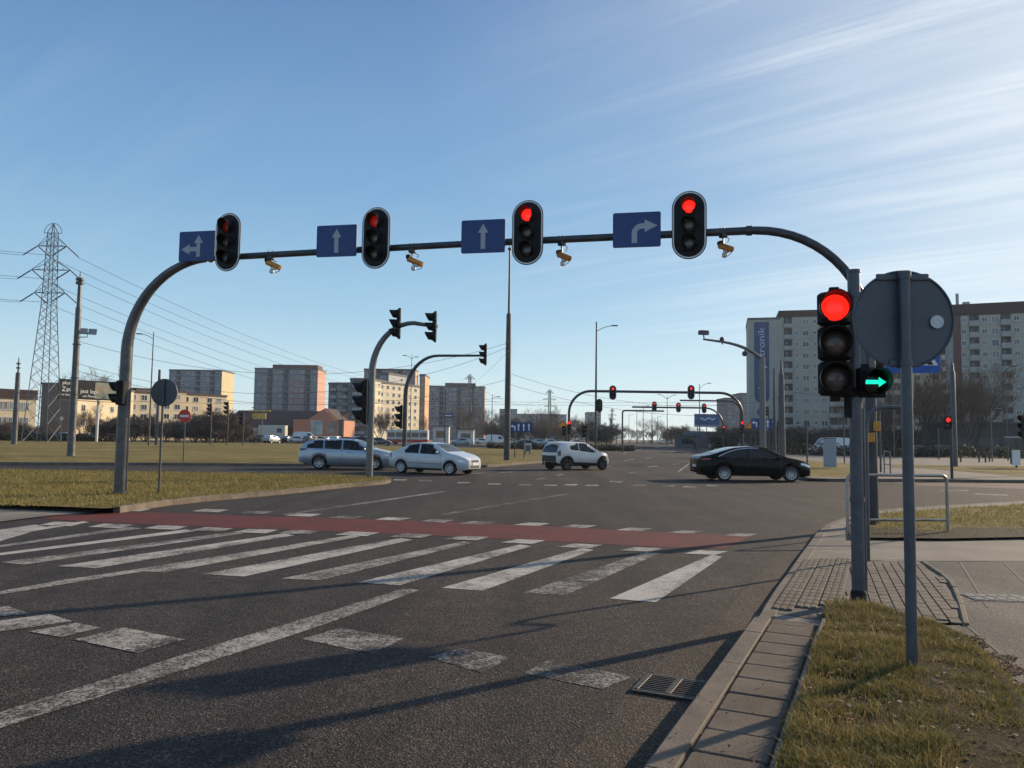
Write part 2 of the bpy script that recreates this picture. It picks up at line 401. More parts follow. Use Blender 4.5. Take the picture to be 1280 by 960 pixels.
GRASS = m_grass_ground('winter grass', [(0.34, (0.06, 0.046, 0.022)), (0.45, (0.125, 0.10, 0.036)), (0.54, (0.22, 0.17, 0.06)), (0.64, (0.34, 0.265, 0.11))], 0.55, 5.0)
GRASSN = m_grass_ground('verge turf', [(0.30, (0.028, 0.022, 0.012)), (0.5, (0.062, 0.048, 0.026)), (0.70, (0.11, 0.085, 0.045))], 2.5, 26)
BLADE = m_blades('grass blade', [(0.05, 0.056, 0.014), (0.105, 0.108, 0.028), (0.19, 0.165, 0.046), (0.29, 0.21, 0.075), (0.46, 0.33, 0.15)])
BLADEM = m_blades('median blade', [(0.12, 0.10, 0.03), (0.20, 0.165, 0.05), (0.28, 0.225, 0.075), (0.38, 0.30, 0.12)])
DIRT = m_grass_ground('far ground', [(0.3, (0.10, 0.085, 0.06)), (0.5, (0.17, 0.145, 0.105)), (0.7, (0.25, 0.22, 0.165))], 0.4, 3, 0)
JOINT = mat('joint sand', (0.075, 0.062, 0.05), 0.95, 0, 0.3, 20)
# ------------------------------------------------------------------ ground sheets
sheet('ground', [(-1500, -60), (1500, -60), (1500, 3500), (-1500, 3500)], -0.06, DIRT)
sheet('road', [(-220, -40), (220, -40), (220, 168), (-220, 168)], 0.0, ASPH)
sheet('road', [(14, 168), (60, 168), (205, 900), (155, 900)], 0.0, ASPH)
PZ = 0.06                                                     # level of the pavements right of the kerb
KH = 0.14                                                     # kerb height
def kerb(name, pts, w, z1, z0=-0.05, step=1.0, gap=0.008, side=1, m=None, zf=None):
    """row of kerbstones along a line; w to the right of travel when side=1"""
    P = resample(pts, step); b = MB()
    for i, (a, c) in enumerate(zip(P, P[1:])):
        d = (c-a); d.z = 0; L = d.length
        if L < 0.05: continue
        d.normalize(); nrm = Vector((d.y, -d.x, 0))*side
        a2 = a+d*gap*.5; c2 = c-d*gap*.5; zt = z1 if zf is None else zf(a.lerp(c, .5)); zt += random.uniform(-.004, .004); ch = 0.018
        sec = [(0, z0), (0, zt-ch), (ch, zt), (w-.006, zt), (w, zt-.006), (w, z0)]
        vs = [Vector((q.x, q.y, 0))+nrm*u+Vector((0, 0, z)) for q in (a2, c2) for u, z in sec]
        n = len(sec); b.add(vs, [(k, (k+1) % n, n+(k+1) % n, n+k) for k in range(n)]+[tuple(range(n-1, -1, -1)), tuple(range(n, 2*n))])
    return struct(name, b, m or CONC)
def flat(v): return Vector((v.x, v.y, 0))
# near right-hand kerb
kl = [flat(G(803, 956, KH)), flat(G(860, 878, KH)), flat(G(897, 827, KH)), flat(G(942, 769, KH))]
d0 = (kl[-1]-kl[0]).normalized()
k_start = kl[0]-d0*9.0
near_k = [k_start, kl[3]]
kerb('kerb', near_k, 0.15, KH, step=1.0, side=1)
drop = smoothline([kl[3], flat(G(964, 742, PZ)), flat(G(986, 713, PZ)), flat(G(1010, 680, PZ)), flat(G(1029, 658, PZ)), flat(G(1062, 645, PZ)), flat(G(1105, 637, PZ)), flat(G(1190, 631, PZ)), flat(G(1280, 626, PZ))], 10)
drop = drop + [Vector((26, 26.5, 0)), Vector((45, 28, 0)), Vector((120, 30, 0))]
kerb('kerb', drop, 0.15, PZ+.006, step=1.0, side=1)
nR = Vector((d0.y, -d0.x, 0))
pin = [k_start+nR*.14, kl[3]+nR*.14]+[p+Vector((.14, -.03, 0)) for p in drop[1:]]+[Vector((120, -40, 0)), k_start+Vector((0, -30, 0))]
sheet('pavement', pin, PZ, PATH)
# slab strip beside the kerb, with its edging
b = MB(); Lk = (kl[3]-k_start).length; s = 0.0
while s < Lk-0.02:
    e = min(s+0.345, Lk)
    c = k_start+d0*((s+e)/2)+nR*(0.15+0.012+0.19)
    b.bbox((c.x, c.y, 0.066+random.uniform(-.004, .004)), (0.37, e-s-0.012, 0.13), 0.012, math.atan2(d0.y, d0.x)-PI/2); s = e
struct('pavement', b, SLAB)
j = [k_start+nR*.14, kl[3]+nR*.14, kl[3]+nR*.56, k_start+nR*.56]
sheet('pavement', j, 0.112, JOINT)
EDG = 0.178
e0 = k_start+nR*.56; e1 = kl[3]+nR*.56
kerb('kerb', [e0, e1], 0.042, EDG, 0.0, 1.0, 0.006, 1, EDGE)
# verge in the foreground
VZ = 0.165
vg = [e1+nR*.06+d0*.0, flat(G(1028, 757, VZ)), flat(G(1075, 751, VZ)), flat(G(1115, 759, VZ)), flat(G(1155, 770, VZ)), flat(G(1200, 784, VZ)), flat(G(1245, 812, VZ)), flat(G(1290, 870, VZ)), flat(G(1330, 960, VZ))]
vend = vg[-1]-d0*9
verge = smoothline(vg, 5)+[vend, e0+nR*.06]
vb = MB(); nV = len(verge); cen = sum((Vector((p.x, p.y, 0)) for p in verge), Vector())/nV
def inset(p, k):
    q = cen-p; return p+q.normalized()*min(k, q.length)
out = [Vector((p.x, p.y, 0)) for p in vg[4:]]; out = smoothline(out, 8); so_ = []
for i, p in enumerate(out):
    a, c = out[max(0, i-1)], out[min(len(out)-1, i+1)]; d = (c-a).normalized(); n_ = Vector((-d.y, d.x, 0))
    so_.append(p+n_*(.10+.09*math.sin(i*1.9)+.07*math.sin(i*.83+1)+.03*math.sin(i*5.1))*min(1, i/6))
so_.append(vend+Vector((.3, 0, 0)))
sheet('soil', verge[:2]+verge[2:22]+so_+[vend, e0+nR*.06] if False else so_+[vend-Vector((.4, 0, 0))]+[p-Vector((.35, -.0, 0)) for p in out[::-1]], PZ+.0105, SOIL)
struct('grass_verge', MB().quad(*(Vector((v.x, v.y, .162)) for v in (e0+nR*.045, e1+nR*.045-d0*.02, e1+nR*.30-d0*.10, e0+nR*.55))), GRASSN)
_k = MB(); _k.add([Vector((v.x, v.y, z)) for v, z in ((e1+nR*.045-d0*.12, .160), (e1+nR*.05+d0*.015, .10), (flat(G(1030, 757, .12)), .11), (flat(G(1062, 754, .16)), .165), (e1+nR*.62-d0*.25, .172), (e1+nR*.30-d0*.3, .168))], [(0, 1, 2, 3, 4, 5)]); struct('grass_verge', _k, GRASSN)
r0 = [(p.x, p.y, 0.07) for p in verge]; r1 = [(*inset(p, .16).xy, 0.17) for p in verge]; r2 = [(*inset(p, .45).xy, VZ+.01) for p in verge]
vb.add(r0+r1+r2+[(cen.x, cen.y, VZ+.03)], [(i, (i+1) % nV, nV+(i+1) % nV, nV+i) for i in range(nV)]+[(nV+i, nV+(i+1) % nV, 2*nV+(i+1) % nV, 2*nV+i) for i in range(nV)]+[(2*nV+i, 2*nV+(i+1) % nV, 3*nV) for i in range(nV)])
struct('grass_verge', vb, GRASSN)
# paver patches by the crossing
def pavers(name, poly, z, sx, sy, rz, m, studs=False, rows=None):
    b = MB(); P = [(p.x, p.y) for p in poly]; q = Matrix.Rotation(rz, 2)
    loc = [q.transposed() @ Vector(p) for p in P]
    x0, x1 = min(p.x for p in loc), max(p.x for p in loc); y0, y1 = min(p.y for p in loc), max(p.y for p in loc)
    ix = 0; x = x0
    while x < x1:
        y = y0-(sy*.5 if (ix % 2 and not studs) else 0)
        while y < y1:
            c = q @ Vector((x+sx/2, y+sy/2))
            if in_poly(np.array([c.x]), np.array([c.y]), P)[0]:
                b.bbox((c.x, c.y, z-.03+random.uniform(-.0015, .0015)), (sx-.010, sy-.013, .07), .005, rz)
                if studs:
                    for k in range(3):
                        w = q @ Vector((x+sx*(k+.5)/3, y+sy/2)); b.bbox((w.x, w.y, z+.007), (sx/3*.60, sy*.88, .009), .003, rz)
            y += sy
        x += sx; ix += 1
    return struct(name, b, m)
tac = [flat(G(*p, PZ)) for p in ((964, 762), (1066, 760), (1066, 699), (1009, 700))]
pav = [flat(G(*p, PZ)) for p in ((1064, 775), (1064, 702), (1150, 705), (1178, 725), (1192, 750), (1199, 778))]
allp = [flat(G(*p, PZ)) for p in ((958, 765), (1010, 698), (1152, 703), (1182, 724), (1196, 750), (1203, 782), (1064, 782))]
sheet('pavement', allp, PZ+.004, JOINT)
rzk = math.atan2(d0.y, d0.x)-PI/2
pavers('pavement', tac, PZ+.012, 0.2, 0.2, rzk, PAVE, True)
pavers('pavement', pav, PZ+.012, 0.105, 0.21, rzk+R(4), PAVE)
kerb('kerb', smoothline([flat(G(*p, PZ)) for p in ((1150, 704), (1180, 724), (1194, 750), (1202, 782))], 6), 0.06, PZ+.03, 0, 0.5, .006, -1)
# asphalt footpath on the right with its seams
ap = [flat(G(*p, PZ)) for p in ((1160, 703), (1500, 700), (1600, 820), (1500, 960), (1200, 960), (1120, 870), (1120, 812), (1150, 779), (1201, 779), (1196, 750), (1183, 724))]
sheet('pavement', ap, PZ+.004, ASPH2)
sb = MB()
def strip(mb, a, c, w, z):
    a = flat(a); c = flat(c); d = (c-a).normalized(); n = Vector((d.y, -d.x, 0))*w/2; Z = Vector((0, 0, z))
    mb.quad(a-n+Z, c-n+Z, c+n+Z, a+n+Z)
strip(sb, G(1010, 701, PZ), G(1420, 702, PZ), 0.05, PZ+.014)
strip(sb, G(1000, 687, PZ), G(1090, 686, PZ), 0.02, PZ+.008)
for x0, y0, x1, y1 in ((1200, 703, 1235, 760), (1255, 704, 1330, 775), (1212, 752, 1400, 756), (1205, 780, 1290, 850)): strip(sb, G(x0, y0, PZ), G(x1, y1, PZ), 0.025, PZ+.008)
struct('pavement', sb, JOINT)
mbx = MB(); cc = G(1246, 748, PZ); mbx.bbox((cc.x, cc.y, PZ+.004), (0.62, 0.36, 0.016), .006, R(-4))
for k in range(5):
    for i in range(2): mbx.bbox((cc.x-.24+k*.12, cc.y-.08+i*.16, PZ+.013), (.09, .12, .005), .003, R(-4))
mh = mbx.build('manhole_cover', mat('cast iron lid', (0.10, 0.095, 0.09), 0.55, 0.5, 0.3, 20))
tag(mh, 'rectangular iron access cover set in the asphalt footpath at the right edge', 'manhole cover')
# ------------------------------------------------------------------ grass islands
def island(poly, z, m, kerb_w=0.13, step=1.0, kz=None, closed=True, name='grass_island'):
    pts = [flat(p) for p in poly]
    if closed: kerb('kerb', pts+[pts[0]], kerb_w, kz or z, step=step, side=ISIDE)
    return sheet(name, pts, z-.012, m)
def signed(poly): return sum(a.x*c.y-c.x*a.y for a, c in zip(poly, poly[1:]+poly[:1]))
ISIDE = 1
corner = smoothline([flat(G(*p, PZ+.06)) for p in ((1062, 668), (1064, 652), (1085, 645), (1105, 640.5), (1190, 634), (1280, 629.5))], 6)+[Vector((25, 24.5, 0)), Vector((60, 26, 0)), Vector((60, 15, 0)), flat(G(1400, 668, .12)), flat(G(1280, 667, .12)), flat(G(1180, 670, .12))]
sheet('grass_island', corner, 0.10, GRASS)
med = smoothline([flat(G(*p, KH)) for p in ((150, 633), (192, 627), (240, 621.5), (300, 616.5), (370, 610.5), (430, 604.5), (470, 601.5), (486, 599.5), (488, 597.5), (474, 595.5), (440, 594.5), (370, 592.5), (200, 589.5), (0, 586.5))], 5)
medl = med+[Vector((-60, 33, 0)), Vector((-60, 15.2, 0)), flat(G(0, 629, KH)), flat(G(130, 634.5, KH))]
kerb('kerb', med, 0.15, KH, step=1.0, side=-1)
sheet('grass_island', medl, KH-.015, GRASS)
sheet('pavement', [flat(G(*p)) for p in ((-90, 629), (128, 636), (118, 641), (60, 646), (-90, 664))], 0.02, PATH)
bigf = smoothline([flat(G(*p, KH)) for p in ((-260, 577), (0, 577.5), (200, 578.5), (380, 579.5), (480, 581), (560, 582.5), (610, 581), (650, 578), (690, 574.5), (706, 569), (704, 565), (690, 562.5))], 6)
bigl = bigf+[flat(G(600, 560, KH)), flat(G(480, 557, KH)), Vector((-40, 140, 0)), Vector((-190, 140, 0)), Vector((-190, 40, 0))]
kerb('kerb', bigf, 0.2, KH, step=1.0, side=-1)
sheet('grass_island', bigl, KH-.015, GRASS)
cfr = smoothline([flat(G(*p, KH)) for p in ((852, 551.8), (880, 557.5), (920, 566), (960, 578), (988, 590), (1004, 596), (1030, 598), (1120, 598.5), (1280, 600))], 6)
kerb('kerb', cfr+[Vector((60, 38.5, 0)), Vector((140, 40, 0))], 0.2, KH, step=1.0, side=-1)
sheet('pavement', cfr+[Vector((140, 40.2, 0)), Vector((200, 40, 0)), Vector((200, 400, 0)), Vector((95, 400, 0))], KH-.015, PATH)
sheet('grass_island', [flat(G(*p, KH)) for p in ((985, 587), (1006, 595), (1068, 597), (1068, 579.5), (940, 571), (955, 575.5))], KH-.008, GRASS)
sheet('grass_island', [flat(G(*p, KH)) for p in ((1112, 583), (1160, 585.5), (1280, 595.5), (1420, 606), (1500, 590), (1280, 582.5), (1112, 580.5))], KH-.008, GRASS)
sheet('road', [flat(G(*p, KH)) for p in ((930, 568), (1600, 579.5), (1600, 576), (930, 566.5))], KH-.006, ASPH)
sheet('ground', [flat(G(*p, KH)) for p in ((880, 556), (930, 564.5), (1600, 574), (1700, 563), (880, 553))], KH-.004, SOIL)  # dark soil colour paints in the shade on the ground beyond the track
# ------------------------------------------------------------------ markings
MZ = 0.003
_mk = [0]
def poly_mark(mb, pts, z=MZ):
    _mk[0] += 1; z += .0002*(_mk[0] % 12)
    v = [G(*p) for p in pts]; mb.add([(p.x, p.y, z) for p in v], [tuple(range(len(v)))])
red = MB()
rb_up = [(45, 646.5), (120, 641.5), (200, 641), (320, 645), (500, 650.5), (660, 657), (800, 664), (942, 669)]
rb_lo = [(60, 649), (150, 654), (240, 657.5), (330, 661), (460, 666.5), (600, 672), (740, 679.5), (830, 684), (905, 686)]
up = smoothline([G(*p) for p in rb_up], 4); lo = smoothline([G(*p) for p in rb_lo], 4)
nn = min(len(up), len(lo)); up = resample(up, .4); lo = resample(lo, .4)
def even(P, n):
    L = [0]
    for a, c in zip(P, P[1:]): L.append(L[-1]+(c-a).length)
    o = []
    for k in range(n):
        t = L[-1]*k/(n-1); i = max(j for j in range(len(L)) if L[j] <= t+1e-9); i = min(i, len(P)-2)
        o.append(P[i].lerp(P[i+1], (t-L[i])/max(1e-6, L[i+1]-L[i])))
    return o
U, Lw = even(up, 40), even(lo, 40)
red.add([(p.x, p.y, MZ) for p in U]+[(p.x, p.y, MZ) for p in Lw], [(i, i+1, 41+i, 40+i) for i in range(39)])
struct('cycle_crossing', red, REDASPH)
rf = MB(); poly_mark(rf, ((1112, 602), (1330, 604.5), (1330, 613), (1130, 606.5))); struct('cycle_crossing', rf, REDFADE)
good, worn, bad = MB(), MB(), MB()
# zebra: (lower-left, lower-right, upper-right, upper-left)
Z = [
 (0, ((0, 667.5), (0, 670.5), (112, 653), (104, 651.5))), (0, ((-40, 668), (0, 676.5), (60, 659), (44, 656))),
 (1, ((0, 681.5), (0, 684), (178, 660.5), (160, 659))), (0, ((0, 691.5), (0, 694.5), (245, 664), (232, 662))),
 (1, ((0, 703), (30, 706), (305, 667), (296, 664.5))), (0, ((72, 708), (120, 710.5), (368, 669.5), (356, 667))),
 (1, ((160, 713.5), (205, 716), (450, 671), (440, 669))), (0, ((252, 718), (305, 721), (516, 675), (502, 672.5))),
 (1, ((352, 723.5), (400, 726), (590, 679), (580, 677))), (0, ((446, 728.5), (500, 732), (664, 683), (650, 681))),
 (0, ((552, 735), (604, 738.5), (742, 687.5), (728, 685))), (2, ((655, 741), (706, 744.5), (824, 692), (808, 689.5))),
 (0, ((762, 748.5), (820, 753), (903, 696), (890, 693.5)))]
for w, q in Z: poly_mark((good, worn, bad)[w], q)
# blocks along the red band
for (x, y, k) in ((75, 655, 0), (136, 657.5, 0), (205, 659.5, 0), (262, 662, 1), (318, 664, 0), (372, 665.5, 1), (444, 667.5, 0), (512, 670, 1), (582, 673, 1), (652, 677, 0), (724, 682.5, 0), (800, 687, 1), (880, 691, 0)):
    poly_mark((good, worn, bad)[k], ((x-26, y+1.6), (x+14, y+3.2), (x+30, y-1.2), (x-6, y-2.6)), MZ+.004)
for (x, y, k) in ((90, 641.5, 1), (165, 637.5, 0), (262, 638.5, 0), (318, 641, 1), (378, 644, 0), (432, 646.8, 1), (490, 649, 0), (545, 651.5, 1), (596, 653.8, 1), (664, 655.5, 0), (722, 658.3, 1), (792, 662, 0), (856, 665.5, 1), (924, 669, 1)):
    poly_mark((good, worn, bad)[k], ((x-22, y+1.0), (x+10, y+2.2), (x+24, y-1.0), (x-6, y-2.0)), MZ+.004)
# solid lane line in the foreground, the thin line at the left
poly_mark(bad, ((-120, 938), (0, 911), (60, 892), (240, 835), (400, 783), (470, 758), (524, 738), (505, 735.5), (420, 762), (270, 806), (0, 891), (-120, 915)))
poly_mark(worn, ((-60, 752), (0, 743.5), (90, 729), (186, 713.5), (174, 711.5), (80, 725), (0, 739.5), (-60, 747.5)))
# give-way blocks
for k, q in ((1, ((-60, 764), (-20, 772), (38, 768), (10, 758))), (1, ((-40, 782), (0, 790), (90, 777), (62, 768))), (1, ((36, 790), (76, 797), (126, 785), (96, 779))), (1, ((92, 800), (172, 817), (231, 800), (155, 785))),
             (2, ((378, 799), (466, 818), (505, 798), (424, 785))), (2, ((536, 822), (604, 842), (637, 822), (576, 810))), (2, ((655, 842), (752, 862), (792, 846), (684, 826)))):
    poly_mark((good, worn, bad)[k], q)
# lane lines beyond the crossing
for q in (((350, 643), (358, 644.2), (560, 614.5), (553, 614)), ((548, 643), (556, 644.4), (712, 618), (706, 617.3)), ((165, 634.2), (172, 635), (245, 630), (240, 629.5))): poly_mark(bad, q)
for x, y in ((500, 599.8), (532, 600.8), (580, 603.2), (618, 605), (656, 606), (688, 606.5), (714, 605.8), (740, 606.6), (770, 602), (800, 606.5), (835, 607.5), (862, 608.5), (890, 607)):
    poly_mark(worn, ((x-9, y+.9), (x+7, y+1.0), (x+9, y-.6), (x-7, y-.7)))
for x, y, s in ((598, 591.5, 9), (632, 590.5, 10), (676, 598.5, 6), (700, 593.5, 5), (760, 583, 6), (786, 575, 8), (812, 572.5, 6), (840, 565, 5), (858, 566, 6), (816, 583, 8), (790, 591, 5), (845, 580, 6), (780, 566, 5), (800, 562, 4), (822, 559, 4), (838, 556, 3), (870, 573, 7)):
    poly_mark(worn, ((x-s, y+.7), (x-s+3, y+1.0), (x+s, y-.5), (x+s-3, y-.8)))
for q in (((846, 590), (849, 590.5), (872, 572), (871, 571.5)), ((1175, 613), (1212, 614), (1210, 612.9), (1178, 612.2)), ((1215, 618), (1262, 620), (1258, 618.3), (1220, 617)), ((1010, 590), (1012, 590.4), (1040, 590), (1040, 589.6))): poly_mark(worn, q)
struct('road_marking', good, PAINT); struct('road_marking', worn, PAINTW); struct('road_marking', bad, PAINTV)
# dirty gutter along the kerb and the patched asphalt round the drain
GUT = m_asphalt('dirty gutter asphalt', (0.056, 0.043, 0.0325), 0.55, 0.45)
gt = MB(); kk = [k_start+d0*3, kl[0], kl[1], kl[2], kl[3]]
for i, (a, c) in enumerate(zip(kk, kk[1:])): gt.quad(*(Vector((v.x, v.y, .0022)) for v in (a-nR*.50, c-nR*.46, c, a)))
dr = [Vector((p.x, p.y, 0)) for p in drop[:40]]
for a, c in zip(dr, dr[1:]):
    d = (c-a).normalized(); n_ = Vector((-d.y, d.x, 0)); gt.quad(*(Vector((v.x, v.y, .0026)) for v in (a+n_*.34, c+n_*.34, c, a)))
struct('gutter', gt, GUT)
# oil stain, manhole, gutter patch
def m_stain():
    m, nt, b = newmat('oil stain'); tcg = nd(nt, 'ShaderNodeTexCoord').outputs['Generated']
    vm = nd(nt, 'ShaderNodeVectorMath'); vm.operation = 'DISTANCE'; nt.links.new(tcg, vm.inputs[0]); vm.inputs[1].default_value = (.5, .5, 0)
    f = mth(nt, 'ADD', vm.outputs['Value'], mth(nt, 'MULTIPLY', noise(nt, 9, 5, 0.7, coord(nt, 'Pos')), 0.36))
    f = ramp(nt, f, [(0.38, (0.8,)*3), (0.60, (0, 0, 0))]).outputs[0]
    b.inputs['Base Color'].default_value = (0.012, 0.011, 0.010, 1); b.inputs['Roughness'].default_value = 0.6
    tr = nd(nt, 'ShaderNodeBsdfTransparent'); mx = nd(nt, 'ShaderNodeMixShader'); nt.links.new(f, mx.inputs[0]); nt.links.new(tr.outputs[0], mx.inputs[1]); nt.links.new(b.outputs[0], mx.inputs[2])
    nt.links.new(mx.outputs[0], nt.nodes['Material Output'].inputs[0]); return m
OILM = m_stain()
for (x, y, r) in ((382, 889, .27), (560, 760, .35), (690, 905, .22), (205, 880, .30), (470, 700, .4), (760, 640, .9), (560, 640, .8)):
    c0 = G(x, y); st = MB(); st.quad((c0.x-r, c0.y-r, .0031), (c0.x+r, c0.y-r, .0031), (c0.x+r, c0.y+r, .0031), (c0.x-r, c0.y+r, .0031)); struct('road_stain', st, OILM)
for px_, py_, rr in ((700, 590, .35), (905, 690, .33)):
    pass
# drain grate
gc = flat(G(842, 861)); gr = thing('drain_grate', 'rusty cast iron storm drain grating in the gutter beside the near kerb', 'drain', (gc.x, gc.y, 0), rzk)
IRON = mat('drain iron', (0.055, 0.05, 0.045), 0.6, 0.6, 0.4, 20, 0.4, 80, dirt=(0.10, 0.055, 0.03))
HOLE = mat('drain hole', (0.004, 0.004, 0.004), 1.0)
p = MB(); p.box((0, 0, .004), (.48, .40, .008)); p.build('pit', HOLE, gr)
f = MB()
for y in (-.2, .2): f.bbox((0, y, .012), (.48, .04, .016), .004)
for x in (-.22, 0, .22): f.bbox((x, 0, .014), (.045, .36, .018), .004)
f.build('frame', IRON, gr)
f = MB()
for k in range(9):
    for x in (-.11, .11): f.bbox((x, -.16+k*.04, .013), (.18, .018, .014), .003)
f.build('bars', IRON, gr)
# bare trodden soil along the footpath side of the corner island
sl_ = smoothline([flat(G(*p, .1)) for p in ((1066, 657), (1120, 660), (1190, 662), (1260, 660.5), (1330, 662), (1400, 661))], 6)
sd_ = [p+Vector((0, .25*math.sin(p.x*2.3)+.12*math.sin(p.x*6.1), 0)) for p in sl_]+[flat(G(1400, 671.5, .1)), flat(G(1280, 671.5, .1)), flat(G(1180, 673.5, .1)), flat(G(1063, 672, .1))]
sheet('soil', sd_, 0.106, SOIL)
# ------------------------------------------------------------------ grass blades, litter
def blades(name, poly, z, n, h0, h1, w, m, label, clump=0.0, zfun=None, thin=None):
    P = [(p[0], p[1]) for p in poly]
    xs = [p[0] for p in P]; ys = [p[1] for p in P]
    X = RNG.uniform(min(xs), max(xs), int(n*3)); Y = RNG.uniform(min(ys), max(ys), int(n*3))
    k = in_poly(X, Y, P); X, Y = X[k], Y[k]
    fld = np.sin(X*2.1+1.3*np.sin(Y*1.7))*np.cos(Y*2.6+1.1*np.sin(X*2.9))*.5+.5*np.sin(X*7.3+Y*5.1)*np.cos(Y*8.7-X*3.3)
    keep = RNG.random(len(X)) < np.clip(.62+clump*fld, .06, 1)
    if thin is not None: keep &= RNG.random(len(X)) < thin(X, Y)
    X, Y, fld = X[keep][:n], Y[keep][:n], fld[keep][:n]; n = len(X)
    H = RNG.uniform(h0, h1, n)*(1+.55*clump*fld)*(1+.9*(RNG.random(n) < .05)); A = RNG.uniform(0, 2*PI, n); Lx = np.cos(A); Ly = np.sin(A)
    ln = H*RNG.uniform(.15, 1.25, n); B = A+RNG.uniform(-.8, .8, n)+PI/2; ww = w*RNG.uniform(.6, 1.4, n)
    Z0 = np.full(n, z) if zfun is None else zfun(X, Y)
    bx, by = np.cos(B)*ww/2, np.sin(B)*ww/2
    V = np.empty((n, 5, 3))
    V[:, 0] = np.stack([X-bx, Y-by, Z0], 1); V[:, 1] = np.stack([X+bx, Y+by, Z0], 1)
    mx, my, mz = X+Lx*ln*.35, Y+Ly*ln*.35, Z0+H*.65
    V[:, 2] = np.stack([mx+bx*.75, my+by*.75, mz], 1); V[:, 3] = np.stack([mx-bx*.75, my-by*.75, mz], 1)
    V[:, 4] = np.stack([X+Lx*ln, Y+Ly*ln, Z0+H], 1)
    i = np.arange(n)[:, None]*5
    F = np.concatenate([i+np.array([[0, 1, 2]]), i+np.array([[0, 2, 3]]), i+np.array([[3, 2, 4]])])
    return tag(link(name, npmesh(name, V.reshape(-1, 3), F, m)), label, 'grass', None, 'stuff')
def vz(X, Y): return np.full(len(X), VZ-.02)
def edge_dist(X, Y, poly):
    D = np.full(len(X), 9.0)
    for a, c in zip(poly, poly[1:]+poly[:1]):
        ax, ay, dx, dy = a[0], a[1], c[0]-a[0], c[1]-a[1]; t = np.clip(((X-ax)*dx+(Y-ay)*dy)/max(1e-9, dx*dx+dy*dy), 0, 1)
        D = np.minimum(D, np.hypot(X-ax-t*dx, Y-ay-t*dy))
    return D
vpoly = [(p.x, p.y) for p in verge]
right_edge = [(p.x, p.y) for p in smoothline(vg[5:], 5)+[vend]]
def right_dist(X, Y):
    D = np.full(len(X), 9.0)
    for a, c in zip(right_edge, right_edge[1:]):
        dx, dy = c[0]-a[0], c[1]-a[1]; t = np.clip(((X-a[0])*dx+(Y-a[1])*dy)/max(1e-9, dx*dx+dy*dy), 0, 1)
        D = np.minimum(D, np.hypot(X-a[0]-t*dx, Y-a[1]-t*dy))
    return D
def vthin(X, Y): return np.clip(.12+right_dist(X, Y)/.42, 0, 1)*np.clip(1.0-1.3*np.clip(np.sin(X*3.1+2.0*np.sin(Y*2.3))*np.sin(Y*3.7+1.4*np.sin(X*4.2))-.35, 0, 1), .2, 1)
vopen = [(p.x, p.y) for p in smoothline(vg, 5)]+[(vend.x, vend.y)]
def open_dist(X, Y):
    D = np.full(len(X), 9.0)
    for a, c in zip(vopen, vopen[1:]):
        dx, dy = c[0]-a[0], c[1]-a[1]; t = np.clip(((X-a[0])*dx+(Y-a[1])*dy)/max(1e-9, dx*dx+dy*dy), 0, 1)
        D = np.minimum(D, np.hypot(X-a[0]-t*dx, Y-a[1]-t*dy))
    return D
def vzf(X, Y): return np.interp(open_dist(X, Y), [0, .14, .45, .8], [.075, .150, VZ-.003, VZ+.012])
_el = e0+nR*.035; _t = (3.0-_el.y)/d0.y; _ll = _el+d0*_t; _rt = (3.0-vg[-1].y)/d0.y; _rr = vg[-1]+d0*_rt
vclip = [((e1+nR*.035).x, (e1+nR*.035).y)]+[(p.x, p.y) for p in verge[1:-2]]+[(_rr.x, 3.0), (_ll.x, 3.0)]
blades('grass', vclip, VZ, 150000, .016, .050, .0042, BLADE, 'short yellow green winter grass on the near verge under the round sign', 0.85, vzf, vthin)
blades('grass', [(p.x, p.y) for p in medl if p.x > -20 or True][:0] or [(-20, 16), (-20.2, 31.5)]+[(p.x, p.y) for p in med[::-1]], KH-.02, 60000, .03, .085, .014, BLADEM, 'olive and straw coloured grass on the kerbed island left of the crossing', 0.5)
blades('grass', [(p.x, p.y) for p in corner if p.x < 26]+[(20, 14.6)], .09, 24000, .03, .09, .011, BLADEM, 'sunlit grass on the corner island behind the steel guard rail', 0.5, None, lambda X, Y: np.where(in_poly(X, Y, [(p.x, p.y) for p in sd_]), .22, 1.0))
def litter(name, poly, z, n, s, cols, label, thin=None):
    P = [(p[0], p[1]) for p in poly]; xs = [p[0] for p in P]; ys = [p[1] for p in P]
    X = RNG.uniform(min(xs), max(xs), n*4); Y = RNG.uniform(min(ys), max(ys), n*4); k = in_poly(X, Y, P); X, Y = X[k], Y[k]
    if thin is not None: k = RNG.random(len(X)) < thin(X, Y); X, Y = X[k], Y[k]
    X, Y = X[:n], Y[:n]; n = len(X); A = RNG.uniform(0, 2*PI, n); S = RNG.uniform(.4, 1, n)*s
    V = np.empty((n, 4, 3)); zz = z if np.isscalar(z) else z(X, Y)
    for i, (u, v) in enumerate(((-1, -.6), (1, -.4), (.8, .6), (-.8, .4))):
        V[:, i] = np.stack([X+(np.cos(A)*u-np.sin(A)*v)*S, Y+(np.sin(A)*u+np.cos(A)*v)*S, zz+RNG.uniform(0.002, .02, n)], 1)
    return tag(link(name, npmesh(name, V.reshape(-1, 3), np.arange(n*4).reshape(-1, 4), m_blades(name+' colour', cols))), label, 'leaf litter', None, 'stuff')
_lx = [(p.x, p.y) for p in so_[:-1]]+[(p.x, p.y) for p in out[::-1]]
litter('leaf_litter', _lx, PZ+.012, 2200, .012, [(.05, .03, .018), (.12, .075, .04), (.22, .15, .09), (.40, .33, .25)], 'dry leaf crumbs scattered on the bare soil beside the asphalt footpath')
